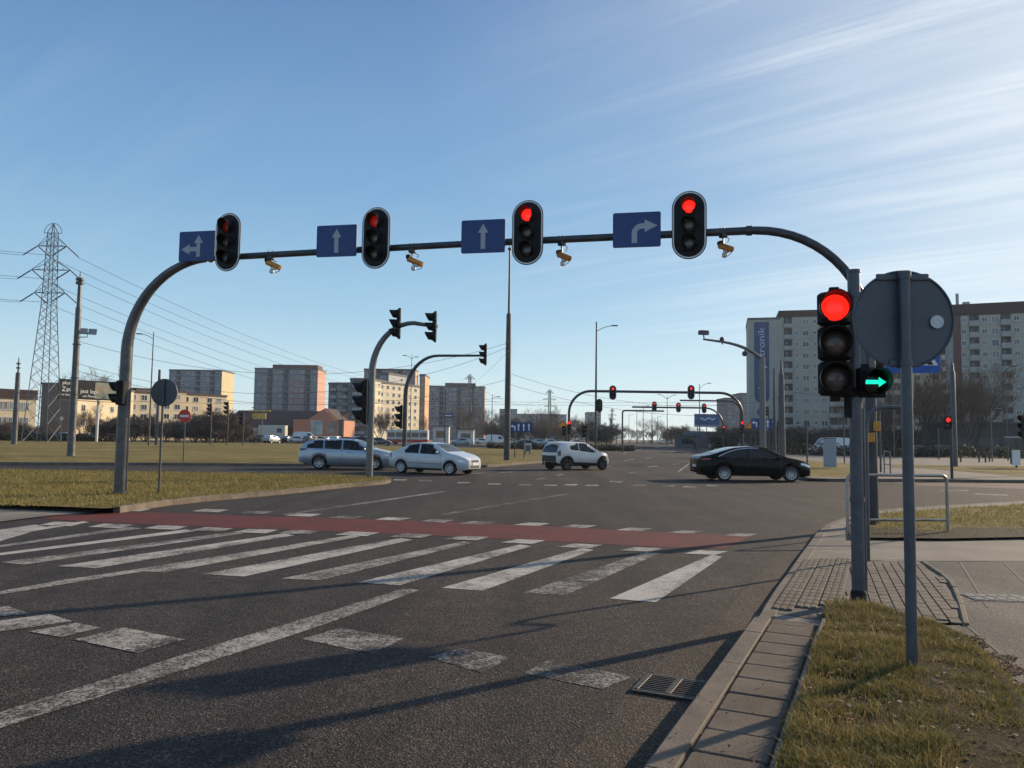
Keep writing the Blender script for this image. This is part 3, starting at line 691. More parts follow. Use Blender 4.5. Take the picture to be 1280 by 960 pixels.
litter('leaf_litter', vclip, vzf, 5200, .012, [(.05, .03, .018), (.12, .075, .04), (.22, .15, .09), (.34, .27, .2)], 'dry brown leaf crumbs along the ragged right edge of the near verge', lambda X, Y: np.clip(1.15-right_dist(X, Y)/.6, .05, 1))
blades('grass', vclip, VZ, 9000, .05, .105, .0050, BLADE, 'taller straw coloured tufts standing out of the near verge', 1.0, vzf, lambda X, Y: np.clip(2.2*(np.sin(X*6.1+1.7*np.sin(Y*5.3))*np.sin(Y*6.7+1.2*np.sin(X*4.9))-.55), 0, 1))
litter('leaf_litter', vclip, lambda X, Y: vzf(X, Y)+.025, 420, .022, [(.07, .035, .016), (.16, .085, .04), (.28, .18, .10), (.42, .36, .28)], 'curled brown dead leaves lying on the near verge grass')
_st = [k_start+nR*.02, kl[3]+nR*.02, kl[3]+nR*.55, k_start+nR*.55]
litter('leaf_litter', [(p.x, p.y) for p in _st if True], KH, 260, .010, [(.05, .03, .018), (.12, .075, .04), (.22, .15, .09)], 'specks of leaf and soil on the slab strip beside the near kerb')
_kp = [(v[0], v[1]) for v in _k.v]
blades('grass', _kp+[((e1+nR*.05-d0*.4).x, (e1+nR*.05-d0*.4).y)], .145, 2600, .03, .075, .0045, BLADE, 'grass tuft at the corner where the slab strip meets the paver patch', 0.2)
# ------------------------------------------------------------------ materials of street furniture
GALV = mat('galvanised steel', (0.14, 0.143, 0.147), 0.4, 0.5, 0.28, 5, 0.15, 60, dirt=(0.12, 0.12, 0.12))
GALVD = mat('weathered galvanised steel', (0.085, 0.087, 0.09), 0.42, 0.4, 0.4, 4, 0.15, 60, dirt=(0.045, 0.045, 0.047))
POLE = mat('graphite painted steel', (0.045, 0.049, 0.056), 0.42, 0.3, 0.3, 5, 0.1, 50, dirt=(0.085, 0.085, 0.085))
POSTP = mat('blue grey post paint', (0.075, 0.085, 0.105), 0.38, 0.2, 0.25, 6, 0.1, 50, dirt=(0.05, 0.05, 0.055))
BLACKP = mat('black polycarbonate', (0.006, 0.006, 0.007), 0.5, 0, 0.3, 8, 0.1, 60, spec=.22)
BLACKM = mat('matt black housing', (0.008, 0.008, 0.009), 0.6, 0, 0.3, 8, spec=.22)
WHITEB = mat('white border film', (0.75, 0.75, 0.75), 0.5, 0, 0.08, 8)
LENSD = mat('unlit smoked lens', (0.05, 0.05, 0.047), 0.15, 0, 0.3, 120, 0.35, 160, coat=0.6)
LENSA = mat('unlit amber lens', (0.06, 0.05, 0.035), 0.15, 0, 0.3, 120, 0.35, 160, coat=0.6)
REDL = emis('lit red lens', (1.0, 0.020, 0.010), 1.15)
REDD = emis('off-axis red lens', (1.0, 0.03, 0.012), 0.03)
REDM = emis('half off-axis red lens', (1.0, 0.028, 0.010), 0.14)
REDL2 = emis('dim lit red lens', (1.0, 0.035, 0.03), 1.0)
GREENL = emis('lit green arrow', (0.0, 0.95, 0.62), 1.0)
BLUES = mat('blue sign film', (0.008, 0.038, 0.165), 0.4, 0, 0.15, 6, dirt=(0.012, 0.05, 0.17))
WHITES = mat('white sign film', (0.70, 0.72, 0.74), 0.45, 0, 0.1, 8)
GREYB = mat('grey sign back', (0.085, 0.095, 0.11), 0.5, 0.35, 0.15, 6, 0.1, 40, dirt=(0.06, 0.065, 0.075))
GREYLT = mat('white sticker', (0.55, 0.56, 0.58), 0.6, 0, 0.15, 60)
REDS = mat('red sign film', (0.55, 0.03, 0.02), 0.45, 0, 0.12, 8)
YELS = mat('yellow sign film', (0.75, 0.36, 0.03), 0.45, 0, 0.12, 8)
BRASS = mat('orange camera shell', (0.62, 0.25, 0.055), 0.32, 0.45, 0.18, 10)
CAMW = mat('white camera bracket', (0.60, 0.58, 0.55), 0.45, 0, 0.15, 10)
RUBBER = mat('black rubber', (0.015, 0.015, 0.015), 0.8, 0, 0.3, 20)
ORBOX = mat('orange push button box', (0.55, 0.24, 0.03), 0.5, 0, 0.2, 12)
# ------------------------------------------------------------------ signal heads
def stadium(w, h, n=14):
    r = w/2; o = []
    for k in range(n+1): a = PI*k/n; o.append((r*math.cos(a), h/2-r+r*math.sin(a)))
    for k in range(n+1): a = PI+PI*k/n; o.append((r*math.cos(a), -h/2+r+r*math.sin(a)))
    return o
def visor_mesh(r, L, m, key):
    def f():
        b = MB(); n = 22; t = .012; V = []; Fq = []
        for k in range(n+1):
            a = R(-62)+R(304)*k/n; c, s = math.cos(a), math.sin(a)
            ln = L*(.30+.70*(s*.5+.5)**.8)                      # long on top, cut back below
            V += [(r*c, 0, r*s), (r*c*.985, -ln, r*s*.985), ((r-t)*c, 0, (r-t)*s), ((r-t)*c*.985, -ln, (r-t)*s*.985)]
        for k in range(n):
            i = k*4; j = i+4
            Fq += [(i, j, j+1, i+1), (i+2, i+3, j+3, j+2), (i+1, j+1, j+3, i+3), (i, i+2, j+2, j)]
        Fq += [(0, 1, 3, 2), (n*4, n*4+2, n*4+3, n*4+1)]
        b.add(V, Fq); return b.mesh('visor', m, 40)
    return shared(('visor', key), f)
def lens_mesh(r, m, key):
    def f():
        b = MB(); pr = []
        for k in range(6): a = PI/2*k/5; pr.append((r*math.cos(a)+1e-4, -.035*math.sin(a)))
        b.lathe(pr, 24, 'Y'); return b.mesh('lens', m, 50)
    return shared(('lens', key), f)
def traffic_light(loc, rotz, lit, label, plate=True, group=None, sp=0.375, redm=None, n=3, cat='traffic light', scale=1.0, pw=.70, ph=1.45):
    """head facing local -Y, centred on loc; lit = index of the lit lens from the top or None"""
    t = thing('traffic_light', label, cat, loc, rotz, group); t.scale = (scale,)*3
    rl = .138; tot = sp*n
    def housing():
        b = MB()
        for i in range(n):
            z = (n-1)/2*sp-i*sp
            b.bbox((0, .09, z), (.335, .17, sp-.012), .045); b.lathe([(rl+.022, -.0), (rl+.022, -.02), (rl+.006, -.024), (rl+.006, .0)], 24, 'Y', (0, .006, z), True)
        b.box((0, .12, 0), (.22, .10, tot-.05)); b.bbox((0, .12, tot/2+.02), (.10, .10, .06), .01); b.bbox((0, .12, -tot/2-.02), (.10, .10, .06), .01)
        return b.mesh('housing', BLACKM, 35)
    link('housing', shared(('housing', n, sp), housing), t)
    if plate:
        def pl():
            b = MB(); b.prism(stadium(pw, ph), .02, .035, 'XZ'); return b.mesh('backplate', BLACKP)
        def bd():
            b = MB(); o = stadium(pw-.04, ph-.04); i = stadium(pw-.09, ph-.09); N = len(o)
            V = [(x, .014, z) for x, z in o]+[(x, .014, z) for x, z in i]+[(x, .021, z) for x, z in o]+[(x, .021, z) for x, z in i]
            b.add(V, [(k, (k+1) % N, N+(k+1) % N, N+k) for k in range(N)]+[(2*N+k, 3*N+k, 3*N+(k+1) % N, 2*N+(k+1) % N) for k in range(N)]+[(k, 2*N+k, 2*N+(k+1) % N, (k+1) % N) for k in range(N)]+[(N+k, N+(k+1) % N, 3*N+(k+1) % N, 3*N+k) for k in range(N)])
            return b.mesh('border', WHITEB)
        bp = link('backplate', shared(('plate', pw, ph), pl), t); link('border', shared(('border', pw, ph), bd), bp)
    for i in range(n):
        z = (n-1)/2*sp-i*sp
        if i == lit: lm = lens_mesh(rl, redm or REDL, ('on', (redm or REDL).name))
        else: lm = lens_mesh(rl, LENSA if i == 1 else LENSD, 'amber' if i == 1 else 'off')
        l = link('lens', lm, t, (0, -.012, z))
        if i == lit: l['label'] = 'lit red lens'
        link('visor', visor_mesh(rl+.018, .26, BLACKP, 'std'), t, (0, -.018, z))
    return t
# ------------------------------------------------------------------ the signal gantry in front
gR = G(1091, 655, .10); gL = G(150, 617, KH)
gdir = (gR-gL); gdir.z = 0; span = gdir.length; gdir.normalize(); gyaw = math.atan2(gdir.y, gdir.x)
AZ = 6.10
gan = thing('signal_gantry', 'tall bent tube gantry spanning the near road and carrying four lane signals', 'gantry', (gL.x, gL.y, 0), gyaw)
RL, RR = 2.35, 2.25
def arc(cx, cz, r, a0, a1, n, ex=1.0): return [(cx+r*math.cos(R(a0+(a1-a0)*k/n))*ex, 0, cz+r*math.sin(R(a0+(a1-a0)*k/n))) for k in range(n+1)]
left = [(0, 0, .06), (0, 0, 2.0)]+arc(RL, AZ-RL, RL, 180, 92, 14)
b = MB(); b.tube(left, [.158, .15]+[.145-.055*k/14 for k in range(15)], 20); b.cyl((0, 0, .16), .19, .06, 20); b.build('leg', mat('light galvanised leg', (0.095, 0.095, 0.097), 0.38, 0.4, 0.4, 4, 0.2, 60, dirt=(0.05, 0.05, 0.05)), gan, 40)
right = arc(span-RR, AZ-RR, RR, 88, 0, 14)+[(span, 0, 2.4), (span, 0, .06)]
b = MB(); b.tube(right, [.088+.008*k/14 for k in range(15)]+[.105, .115], 18); b.build('leg', POLE, gan, 40)
b = MB(); b.tube([(RL-.1, 0, AZ), (span/2, 0, AZ+.03), (span-RR+.1, 0, AZ)], [.078, .076, .084], 18)
for x in (RL+.05, span-RR-.05): b.cyl((x, 0, AZ), .105, .12, 18, 'X')
b.build('arm', POLE, gan, 40)
def on_gantry(px, py):
    """distance along the gantry for a picture column, and the height for the row"""
    d = ray(px, py); den = d.x*gdir.y-d.y*gdir.x
    t = (gL.x*gdir.y-gL.y*gdir.x - (CAM.x*gdir.y-CAM.y*gdir.x))/den
    q = CAM+d*t; return (q-Vector((gL.x, gL.y, 0))).dot(gdir), q.z
GP = lambda s, z, off=0.0: Vector((gL.x, gL.y, 0))+gdir*s+Vector((gdir.y, -gdir.x, 0))*off+Vector((0, 0, z))
HEADS = [((293, 306), 'leftmost'), ((476, 301), 'second from the left'), ((663, 294.5), 'third from the left'), ((862, 285.5), 'rightmost')]
NEXTTO = ['beside the left and straight arrow sign', 'second from the left, right of a straight arrow sign', 'with a thin mast behind, third from the left', 'beside the right turn arrow sign']
hgrp = 'round-ended signal heads along the near gantry arm'
for (p, w), nx, rm_ in zip(HEADS, NEXTTO, (REDD, REDM, REDL, REDL)):
    s, z = on_gantry(*p)
    traffic_light(GP(s, z, .30), gyaw-R(2), 0, 'oval signal on the near gantry '+nx, True, hgrp, sp=.385, redm=rm_, pw=.72, ph=1.46)
    # clamps that hold the head belong to the gantry arm
    b = MB(); b.bbox((s, -.13, z+.0), (.16, .12, .26), .015); b.build('clamp', POLE, gan)
# lane signs
def arrow_up(cx, z0, z1, w, hw, hh):
    return [(cx-w, z0), (cx+w, z0), (cx+w, z1-hh), (cx+hw, z1-hh), (cx, z1), (cx-hw, z1-hh), (cx-w, z1-hh)]
def rounded(w, h, r, n=5):
    o = []
    for cx, cz, a in ((w/2-r, h/2-r, 0), (-w/2+r, h/2-r, 90), (-w/2+r, -h/2+r, 180), (w/2-r, -h/2+r, 270)):
        for k in range(n+1): t = R(a+90*k/n); o.append((cx+r*math.cos(t), cz+r*math.sin(t)))
    return o
def lane_sign(loc, rotz, kind, label, w=1.0, h=.76):
    t = thing('lane_sign', label, 'road sign', loc, rotz, 'blue lane arrow signs on the near gantry')
    b = MB(); b.prism(rounded(w, h, .04), 0, .03, 'XZ'); b.build('panel', BLUES, t)
    b = MB(); b.prism(rounded(w-.01, h-.01, .04), .0305, .034, 'XZ')
    for zz in (-.2, .2): b.box((0, .05, zz), (w*.9, .03, .05))
    b.build('back', GREYB, t)
    b = MB(); y0, y1 = -.004, .002
    if kind == 'up': b.prism(arrow_up(0, -.29, .29, .052, .12, .21), y0, y1, 'XZ')
    elif kind == 'leftup':
        b.prism(arrow_up(.04, -.27, .28, .052, .125, .20), y0, y1, 'XZ')
        b.prism([(-.012, -.13), (-.012, -.02), (-.20, -.02), (-.20, .055), (-.43, -.075), (-.20, -.205), (-.20, -.13)], y0, y1, 'XZ')
    else:
        o = []; i = []
        for k in range(9): a = R(180-90*k/8); o.append((.15+.235*math.cos(a)-.02, -.065+.20*math.sin(a))); i.append((.15+.12*math.cos(a)-.02, -.065+.085*math.sin(a)))
        sh = [(-.105, -.29)]+o+[(.17, .135), (.17, .215), (.44, .077), (.17, -.06), (.17, .02)]+i[::-1]+[(.01, -.29)]
        b.prism(sh, y0, y1, 'XZ')
    b.build('arrow', mat('retro arrow film', (0.36, 0.38, 0.42), 0.5, 0, 0.12, 8), t); return t
for p, kind, lab, ww in (((252.5, 310), 'leftup', 'blue sign with left and straight arrows at the left end of the near gantry', .98), ((425.5, 303.5), 'up', 'blue straight arrow sign between the two left signals of the near gantry', 1.0),
                     ((607, 298), 'up', 'blue straight arrow sign beside the thin mast behind the near gantry', 1.0), ((797, 290), 'turn', 'blue right turn arrow sign on the near gantry', 1.0)):
    s, z = on_gantry(*p); lane_sign(GP(s, z, .20), gyaw+R(3), kind, lab, ww*1.02)
# detection cameras under the arm
def det_camera(loc, yaw, label, drop):
    t = thing('detection_camera', label, 'camera', loc, yaw, 'orange detection cameras under the near gantry')
    b = MB(); b.tube([(0, 0, drop), (0, 0, .02), (.02, 0, -.05), (.07, 0, -.09)], .018, 8); b.bbox((0, 0, drop+.02), (.16, .14, .10), .02)
    b.tube([(-.05, -.03, drop+.02), (-.05, -.03, drop+.20)], .012, 6); b.tube([(.05, -.03, drop+.02), (.05, -.03, drop+.20)], .012, 6); b.build('bracket', POLE, t, 40)
    M = Matrix.Rotation(R(24), 3, 'Y')
    def ax(x, y, z): return M @ Vector((x, y, z))+Vector((.07, 0, .0))
    b = MB(); b.tube([ax(-.16, 0, 0), ax(.20, 0, 0)], [.068, .064], 16); b.build('shell', BRASS, t, 40)
    b = MB(); b.tube([ax(-.185, 0, 0), ax(-.158, 0, 0)], [.06, .074], 16); b.tube([ax(-.24, 0, .03), ax(-.16, 0, .055)], [.05, .06], 12); b.build('lens', BLACKP, t, 40)
    b = MB(); b.bbox((.09, 0, -.09), (.14, .07, .07), .015); b.bbox((.04, 0, -.16), (.10, .09, .10), .02); b.build('mount', CAMW, t, 40)
    b = MB(); b.tube(smoothline([(-.02, .03, drop), (.14, .03, drop-.08), (.10, .03, .10)], 5), .008, 5); b.tube(smoothline([(.24, .0, -.05), (.24, 0, -.15), (.12, 0, -.20)], 5), .008, 5); b.build('cable', RUBBER, t, 60)
    return t
for (p, lab, y) in (((338, 331), 'orange tubular camera hanging right of the leftmost gantry signal', 8), ((515, 327), 'orange tubular camera hanging between the left signal pair and the middle arrow sign', 4), ((702, 321), 'orange tubular camera hanging under the arm left of the turn sign', -35), ((904, 310), 'orange tubular camera nearest the right bend of the gantry', -48)):
    s, z = on_gantry(*p); det_camera(GP(s, z, .0), gyaw+R(y), lab, AZ-.09-z)
# ------------------------------------------------------------------ near signal post with its head and green arrow
np_ = G(1073.5, 753, PZ); ztop = HZ(1073, 338, np_)
post = thing('signal_post', 'blue grey signal post with a flat cap standing at the paver patch', 'post', (np_.x, np_.y, PZ))
b = MB(); b.tube([(0, 0, .0), (0, 0, ztop-PZ-.02)], [.066, .063], 20); b.build('pole', POSTP, post, 40)
b = MB(); b.cyl((0, 0, ztop-PZ-.012), .070, .03, 20); b.build('cap', POSTP, post, 40)
b = MB(); b.lathe([(.075, 0), (.085, .0), (.08, .10), (.067, .13)], 20); b.build('foot', BLACKM, post, 40)
b = MB(); zc_ = [HZ(1060, y, np_)-PZ for y in (355, 500, 330+288)]
for z in (zc_[0]-.12, zc_[1], 1.05): b = MB(); b.cyl((0, 0, z), .074, .05, 20); b.build('clamp', POSTP, post, 40)
b = MB(); b.tube([(.075, -.01, .1), (.075, -.01, 1.05), (.078, -.01, 1.1), (.075, -.01, 2.0)], .014, 8); b.build('conduit', GALV, post, 60)
hz = HZ(1042, 429, np_)
hl = W(1042, 429, np_.y-.10)
traffic_light((hl.x+.005, np_.y-.13, hl.z), R(-19), 0, 'big near signal head with bright red on top, on the post by the round sign', False, None, sp=.366)
b = MB()
for z in (hz-PZ-.50, hz-PZ+.50): b.tube([(0, 0, z), (-.16, -.06, z), (-.24, -.05, z)], .026, 10)
b.build('bracket', BLACKM, post, 40)
b = MB(); b.tube([(-.085, .0, hz-PZ-.52), (-.085, 0, hz-PZ-.78)], .035, 12); b.sphere((-.085, -.02, hz-PZ-.52), .10, 14, 8, (1.2, 1, .6)); b.build('bracket', BLACKM, post, 40)
al = W(1090, 478, np_.y-.10)
ar = thing('arrow_signal', 'single black signal box showing a lit green right arrow', 'arrow signal', (al.x, np_.y-.12, al.z), R(-6))
b = MB(); b.bbox((0, .08, 0), (.31, .16, .31), .03); b.box((-.1, .10, .17), (.16, .08, .05)); b.build('housing', BLACKM, ar, 35)
b = MB(); b.lathe([(.132, 0), (.132, -.03), (.12, -.034), (.12, 0)], 24, 'Y', closed=True); b.build('rim', BLACKP, ar, 40)
link('visor', visor_mesh(.14, .22, BLACKP, 'arrow'), ar, (0, -.012, 0)); link('lens', lens_mesh(.125, mat('dark arrow mask', (0.006, 0.008, 0.007), 0.2, 0, 0.2, 40), 'mask'), ar, (0, .0, 0))
b = MB(); b.prism([(-.10, -.021), (.045, -.021), (.045, -.05), (.118, 0), (.045, .05), (.045, .021), (-.10, .021)], -.042, -.037, 'XZ'); b.build('arrow', GREENL, ar)
# small pedestrian head behind the post, facing the far side
pl_ = W(1086, 442, np_.y+.1)
ph = thing('pedestrian_signal', 'thin edge of a pedestrian signal behind the near post, just above the green arrow', 'pedestrian signal', (pl_.x+.005, np_.y+.10, pl_.z), R(100))
b = MB(); b.bbox((0, .04, 0), (.20, .10, .50), .02); b.build('housing', mat('grey signal housing', (0.10, 0.10, 0.105), 0.4, 0, 0.2, 8), ph, 35)
for z in (-.12, .12): link('visor', visor_mesh(.10, .13, BLACKP, 'small'), ph, (0, -.015, z)); link('lens', lens_mesh(.09, LENSD, 'smalloff'), ph, (0, -.005, z))
# ------------------------------------------------------------------ round sign seen from behind, nearest to the camera
rs = G(1140.5, 838, VZ); rz0 = HZ(1137, 398, rs); rtop = HZ(1131, 342, rs)
sg = thing('road_sign', 'large round sign seen from its grey back, on the nearest post', 'road sign', (rs.x, rs.y, 0), R(-4))
b = MB(); b.tube([(0, 0, .05), (0, 0, rtop)], .037, 18); b.build('post', POSTP, sg, 40)
b = MB(); rr = .338
b.lathe([(.001, 0), (rr, 0), (rr+.010, -.012), (rr+.010, -.020), (rr, -.022), (rr-.006, -.010), (.001, -.008)], 64, 'Y', (.006, .062, rz0)); b.build('disc', GREYB, sg, 30)
for dz in (.30, -.31): b = MB(); b.bbox((.005, .045, rz0+dz), (.36 if dz > 0 else .20, .022, .045), .006); b.cyl((0, 0, rz0+dz), .043, .05, 18); b.build('clamp', GREYB, sg)
b = MB(); b.cyl((.232, .038, rz0-.018), .046, .004, 28, 'Y'); b.build('sticker', GREYLT, sg)
b = MB(); b.cyl((.006, .084, rz0), rr-.01, .004, 48, 'Y'); b.build('face', REDS, sg)
b = MB(); b.cyl((0, 0, rtop+.006), .041, .018, 18); b.build('cap', POSTP, sg, 40)
# ------------------------------------------------------------------ crossing sign on a gooseneck post
gn = G(1085, 702, PZ); bz = HZ(1085, 509, gn); sx = (1143-1085)/FPX*gn.y
cs = thing('crossing_sign', 'blue and white pedestrian crossing sign half hidden by the round sign, on a bent post', 'road sign', (gn.x, gn.y, PZ), 0)
b = MB(); hb = bz-PZ
b.tube([(0, 0, 0), (0, 0, hb-.25)]+[(.25-.25*math.cos(R(15*k)), 0, hb-.25+.25*math.sin(R(15*k))) for k in range(1, 7)]+[(sx-.18, 0, hb)]+[(sx-.18+.18*math.sin(R(15*k)), 0, hb+.18-.18*math.cos(R(15*k))) for k in range(1, 7)]+[(sx, 0, hb+1.1)], .030, 14); b.build('post', GALVD, cs, 40)
zs = HZ(1143, 436, gn)-PZ
b = MB(); b.prism(rounded(.70, .70, .05), -.045, -.03, 'XZ'); pn = b.build('panel', mat('bright blue sign film', (0.012, 0.085, 0.36), .4, 0, .1, 6), cs); pn.location = (sx, -.03, zs); pn.rotation_euler.z = R(-14)
b = MB(); b.prism([(-.32, -.245), (.32, -.245), (.0, .32)], -.052, -.047, 'XZ'); w_ = b.build('triangle', WHITES, pn)
b = MB(); y0, y1 = -.058, -.053
for k in range(5): b.prism([(-.25+k*.11, -.235), (-.18+k*.11, -.235), (-.17+k*.10, -.19), (-.23+k*.10, -.19)], y0, y1, 'XZ')
b.prism([(-.03, .12), (.05, .12), (.04, -.05), (.15, -.13), (.13, -.17), (-.01, -.08), (-.09, -.17), (-.13, -.15), (-.03, -.04)], y0, y1, 'XZ'); b.cyl((.015, (y0+y1)/2, .155), .03, .005, 14, 'Y')
b.build('pictogram', BLACKP, pn)
# ------------------------------------------------------------------ guard rail on the corner
ra = G(1060, 668, PZ); rb_ = G(1185, 668, PZ)
gv = rb_-ra; rail = thing('guard_rail', 'rounded steel tube guard rail beside the paver crossing', 'guard rail', (ra.x, ra.y, PZ), math.atan2(gv.y, gv.x)); Lr = flat(gv).length
zt = HZ(1120, 594, G(1120, 668, PZ))-PZ; zm = HZ(1120, 650, G(1120, 668, PZ))-PZ
STEEL = mat('brushed rail steel', (0.36, 0.33, 0.30), 0.38, 0.8, 0.25, 6, 0.1, 60, dirt=(0.2, 0.17, 0.14))
rc = .10
b = MB(); b.tube([(0, 0, -.05), (0, 0, zt-rc)]+[(rc-rc*math.cos(R(18*k)), 0, zt-rc+rc*math.sin(R(18*k))) for k in range(1, 6)]+[(Lr-rc+rc*math.sin(R(18*k)), 0, zt-rc+rc*math.cos(R(18*k))) for k in range(0, 6)]+[(Lr, 0, -.05)], .029, 14); b.build('frame', STEEL, rail, 40)
b = MB(); b.tube([(.02, 0, zm), (Lr-.02, 0, zm)], .023, 12); b.build('crossbar', STEEL, rail, 40)
# push-button boxes on the gantry leg
bb = thing('push_button_box', 'pair of orange push button boxes strapped to the right leg of the near gantry', 'button box', (gR.x, gR.y, 0), R(-10))
for (px_, py_, s_) in ((1096.5, 533, .13), (1089, 547, .15)):
    q = W(px_, py_, gR.y-.12); b = MB(); b.bbox((q.x-gR.x, -.155, q.z), (s_, .08, .19), .015); b.build('case', ORBOX, bb, 40)
b = MB()
for z in (1.95, 1.75): b.cyl((0, 0, z), .122, .03, 18)
b.build('strap', GALVD, bb, 40)
# ------------------------------------------------------------------ vehicles
def car_paint(name, col, metal=0.3, rough=0.3, dirt=(0.16, 0.13, 0.10), coat=.7, spec=.5):
    m, nt, b = newmat(name); co = coord(nt)
    n = noise(nt, 2.2, 6, 0.7, co); sp = nd(nt, 'ShaderNodeSeparateXYZ'); nt.links.new(co, sp.inputs[0])
    low = ramp(nt, mth(nt, 'ADD', sp.outputs['Z'], mth(nt, 'MULTIPLY', n, 0.5)), [(0.40, (0.55,)*3), (0.85, (0.04,)*3)]).outputs[0]   # road dirt on the sills
    c = mixc(nt, low, col, dirt); nt.links.new(c, b.inputs['Base Color'])
    b.inputs['Metallic'].default_value = metal; b.inputs['Roughness'].default_value = rough
    b.inputs['Coat Weight'].default_value = coat; b.inputs['Coat Roughness'].default_value = 0.05; b.inputs['Specular IOR Level'].default_value = spec; return m
GLASS = mat('tinted car glass', (0.012, 0.014, 0.016), 0.06, 0, 0.15, 2, spec=0.7)
GLASSL = mat('light car glass', (0.045, 0.05, 0.052), 0.08, 0, 0.35, 3.5, spec=0.8)
TYRE = mat('tyre rubber', (0.016, 0.016, 0.016), 0.8, 0, 0.25, 12)
ALLOY = mat('alloy rim', (0.36, 0.37, 0.39), 0.3, 0.8, 0.1, 8)
HUBCAP = mat('silver hubcap', (0.42, 0.43, 0.45), 0.4, 0.5, 0.15, 8)
DARKRIM = mat('dark rim', (0.06, 0.06, 0.065), 0.45, 0.4, 0.2, 8)
TRIMB = mat('black car trim', (0.014, 0.014, 0.015), 0.5, 0, 0.25, 8)
CHROME = mat('chrome trim', (0.65, 0.66, 0.68), 0.18, 1.0, 0.05, 8)
HLAMP = mat('headlamp glass', (0.55, 0.57, 0.60), 0.1, 0.3, 0.25, 14, coat=1.0)
TLAMP = mat('tail lamp', (0.30, 0.012, 0.010), 0.2, 0, 0.25, 14, coat=1.0)
TLAMPD = mat('dark tail lamp', (0.06, 0.008, 0.008), 0.2, 0, 0.25, 14, coat=1.0)
PLATE = mat('number plate', (0.62, 0.62, 0.60), 0.5, 0, 0.1, 10)
UNDER = mat('car underside', (0.008, 0.008, 0.008), 0.9)
def m_glass(name, tint, f):
    m, nt, b = newmat(name); b.inputs['Base Color'].default_value = (.012, .014, .016, 1); b.inputs['Specular IOR Level'].default_value = .7
    rr = ramp(nt, noise(nt, 3, 3, .6, coord(nt)), [(.3, (.04,)*3), (.7, (.10,)*3)]).outputs[0]; nt.links.new(rr, b.inputs['Roughness'])
    tr = nd(nt, 'ShaderNodeBsdfTransparent'); tr.inputs[0].default_value = (*tint, 1); mx = nd(nt, 'ShaderNodeMixShader'); mx.inputs[0].default_value = f
    nt.links.new(tr.outputs[0], mx.inputs[1]); nt.links.new(b.outputs[0], mx.inputs[2]); nt.links.new(mx.outputs[0], nt.nodes['Material Output'].inputs[0]); return m
SEEG = m_glass('see-through car glass', (.62, .66, .66), .40); SEED = m_glass('dark tinted car glass', (.30, .32, .33), .62)
SEAT = mat('grey seat cloth', (0.075, 0.072, 0.07), .9, 0, .3, 6)
def lerp(tab, x):
    if x <= tab[0][0]: return tab[0][1]
    for (a, u), (b, v) in zip(tab, tab[1:]):
        if x <= b:
            t = (x-a)/(b-a); return u+(v-u)*t
    return tab[-1][1]
def smooth_tab(tab, n=6):
    P = smoothline([(a, b, 0) for a, b in tab], n); return [(p.x, p.y) for p in P]
def wheel_meshes(key, r, w, rim_r, style, rimm):
    def ty():
        b = MB(); b.lathe([(rim_r-.01, -w/2), (rim_r+.02, -w/2-.004), (r-.035, -w/2), (r-.008, -w/2+.025), (r, -w/2+.06), (r, w/2-.06), (r-.008, w/2-.025), (r-.035, w/2), (rim_r+.02, w/2+.004), (rim_r-.01, w/2)], 28, 'Y', closed=True)
        b.cyl((0, 0, 0), rim_r, w*.5, 24, 'Y'); return b.mesh('wheel', TYRE, 40)
    def rm():
        b = MB(); o = -w/2
        b.lathe([(rim_r+.012, o-.002), (rim_r+.012, o-.012), (rim_r-.022, o-.006), (rim_r-.03, o+.05), (rim_r, o+.05)], 28, 'Y', closed=True)
        b.cyl((0, o+.012, 0), .065, .03, 14, 'Y')
        ns = {'five': 5, 'seven': 7, 'ten': 10, 'cap': 8}[style]
        for k in range(ns):
            a = 2*PI*k/ns; wd = {'five': .20, 'seven': .13, 'ten': .075, 'cap': .19}[style]
            M = Matrix.Rotation(a, 3, 'Y'); L = rim_r-.02
            pts = [(-.042, .05), (.042, .05), (wd*L*.62, L), (-wd*L*.62, L)]
            V = [M @ Vector((u, o+dy+(.012 if v < .1 else 0.0), v)) for dy in (0, .022) for u, v in pts]
            b.add(V, [(0, 1, 2, 3), (7, 6, 5, 4), (0, 4, 5, 1), (1, 5, 6, 2), (2, 6, 7, 3), (3, 7, 4, 0)])
        if style == 'cap': b.lathe([(rim_r*.55, o+.004), (rim_r*.55, o+.02), (.001, o+.02), (.001, o-.002)], 20, 'Y')
        return b.mesh('rim', rimm, 40)
    return shared(('tyre', key), ty), shared(('rim', key), rm)
DRIVERS = []
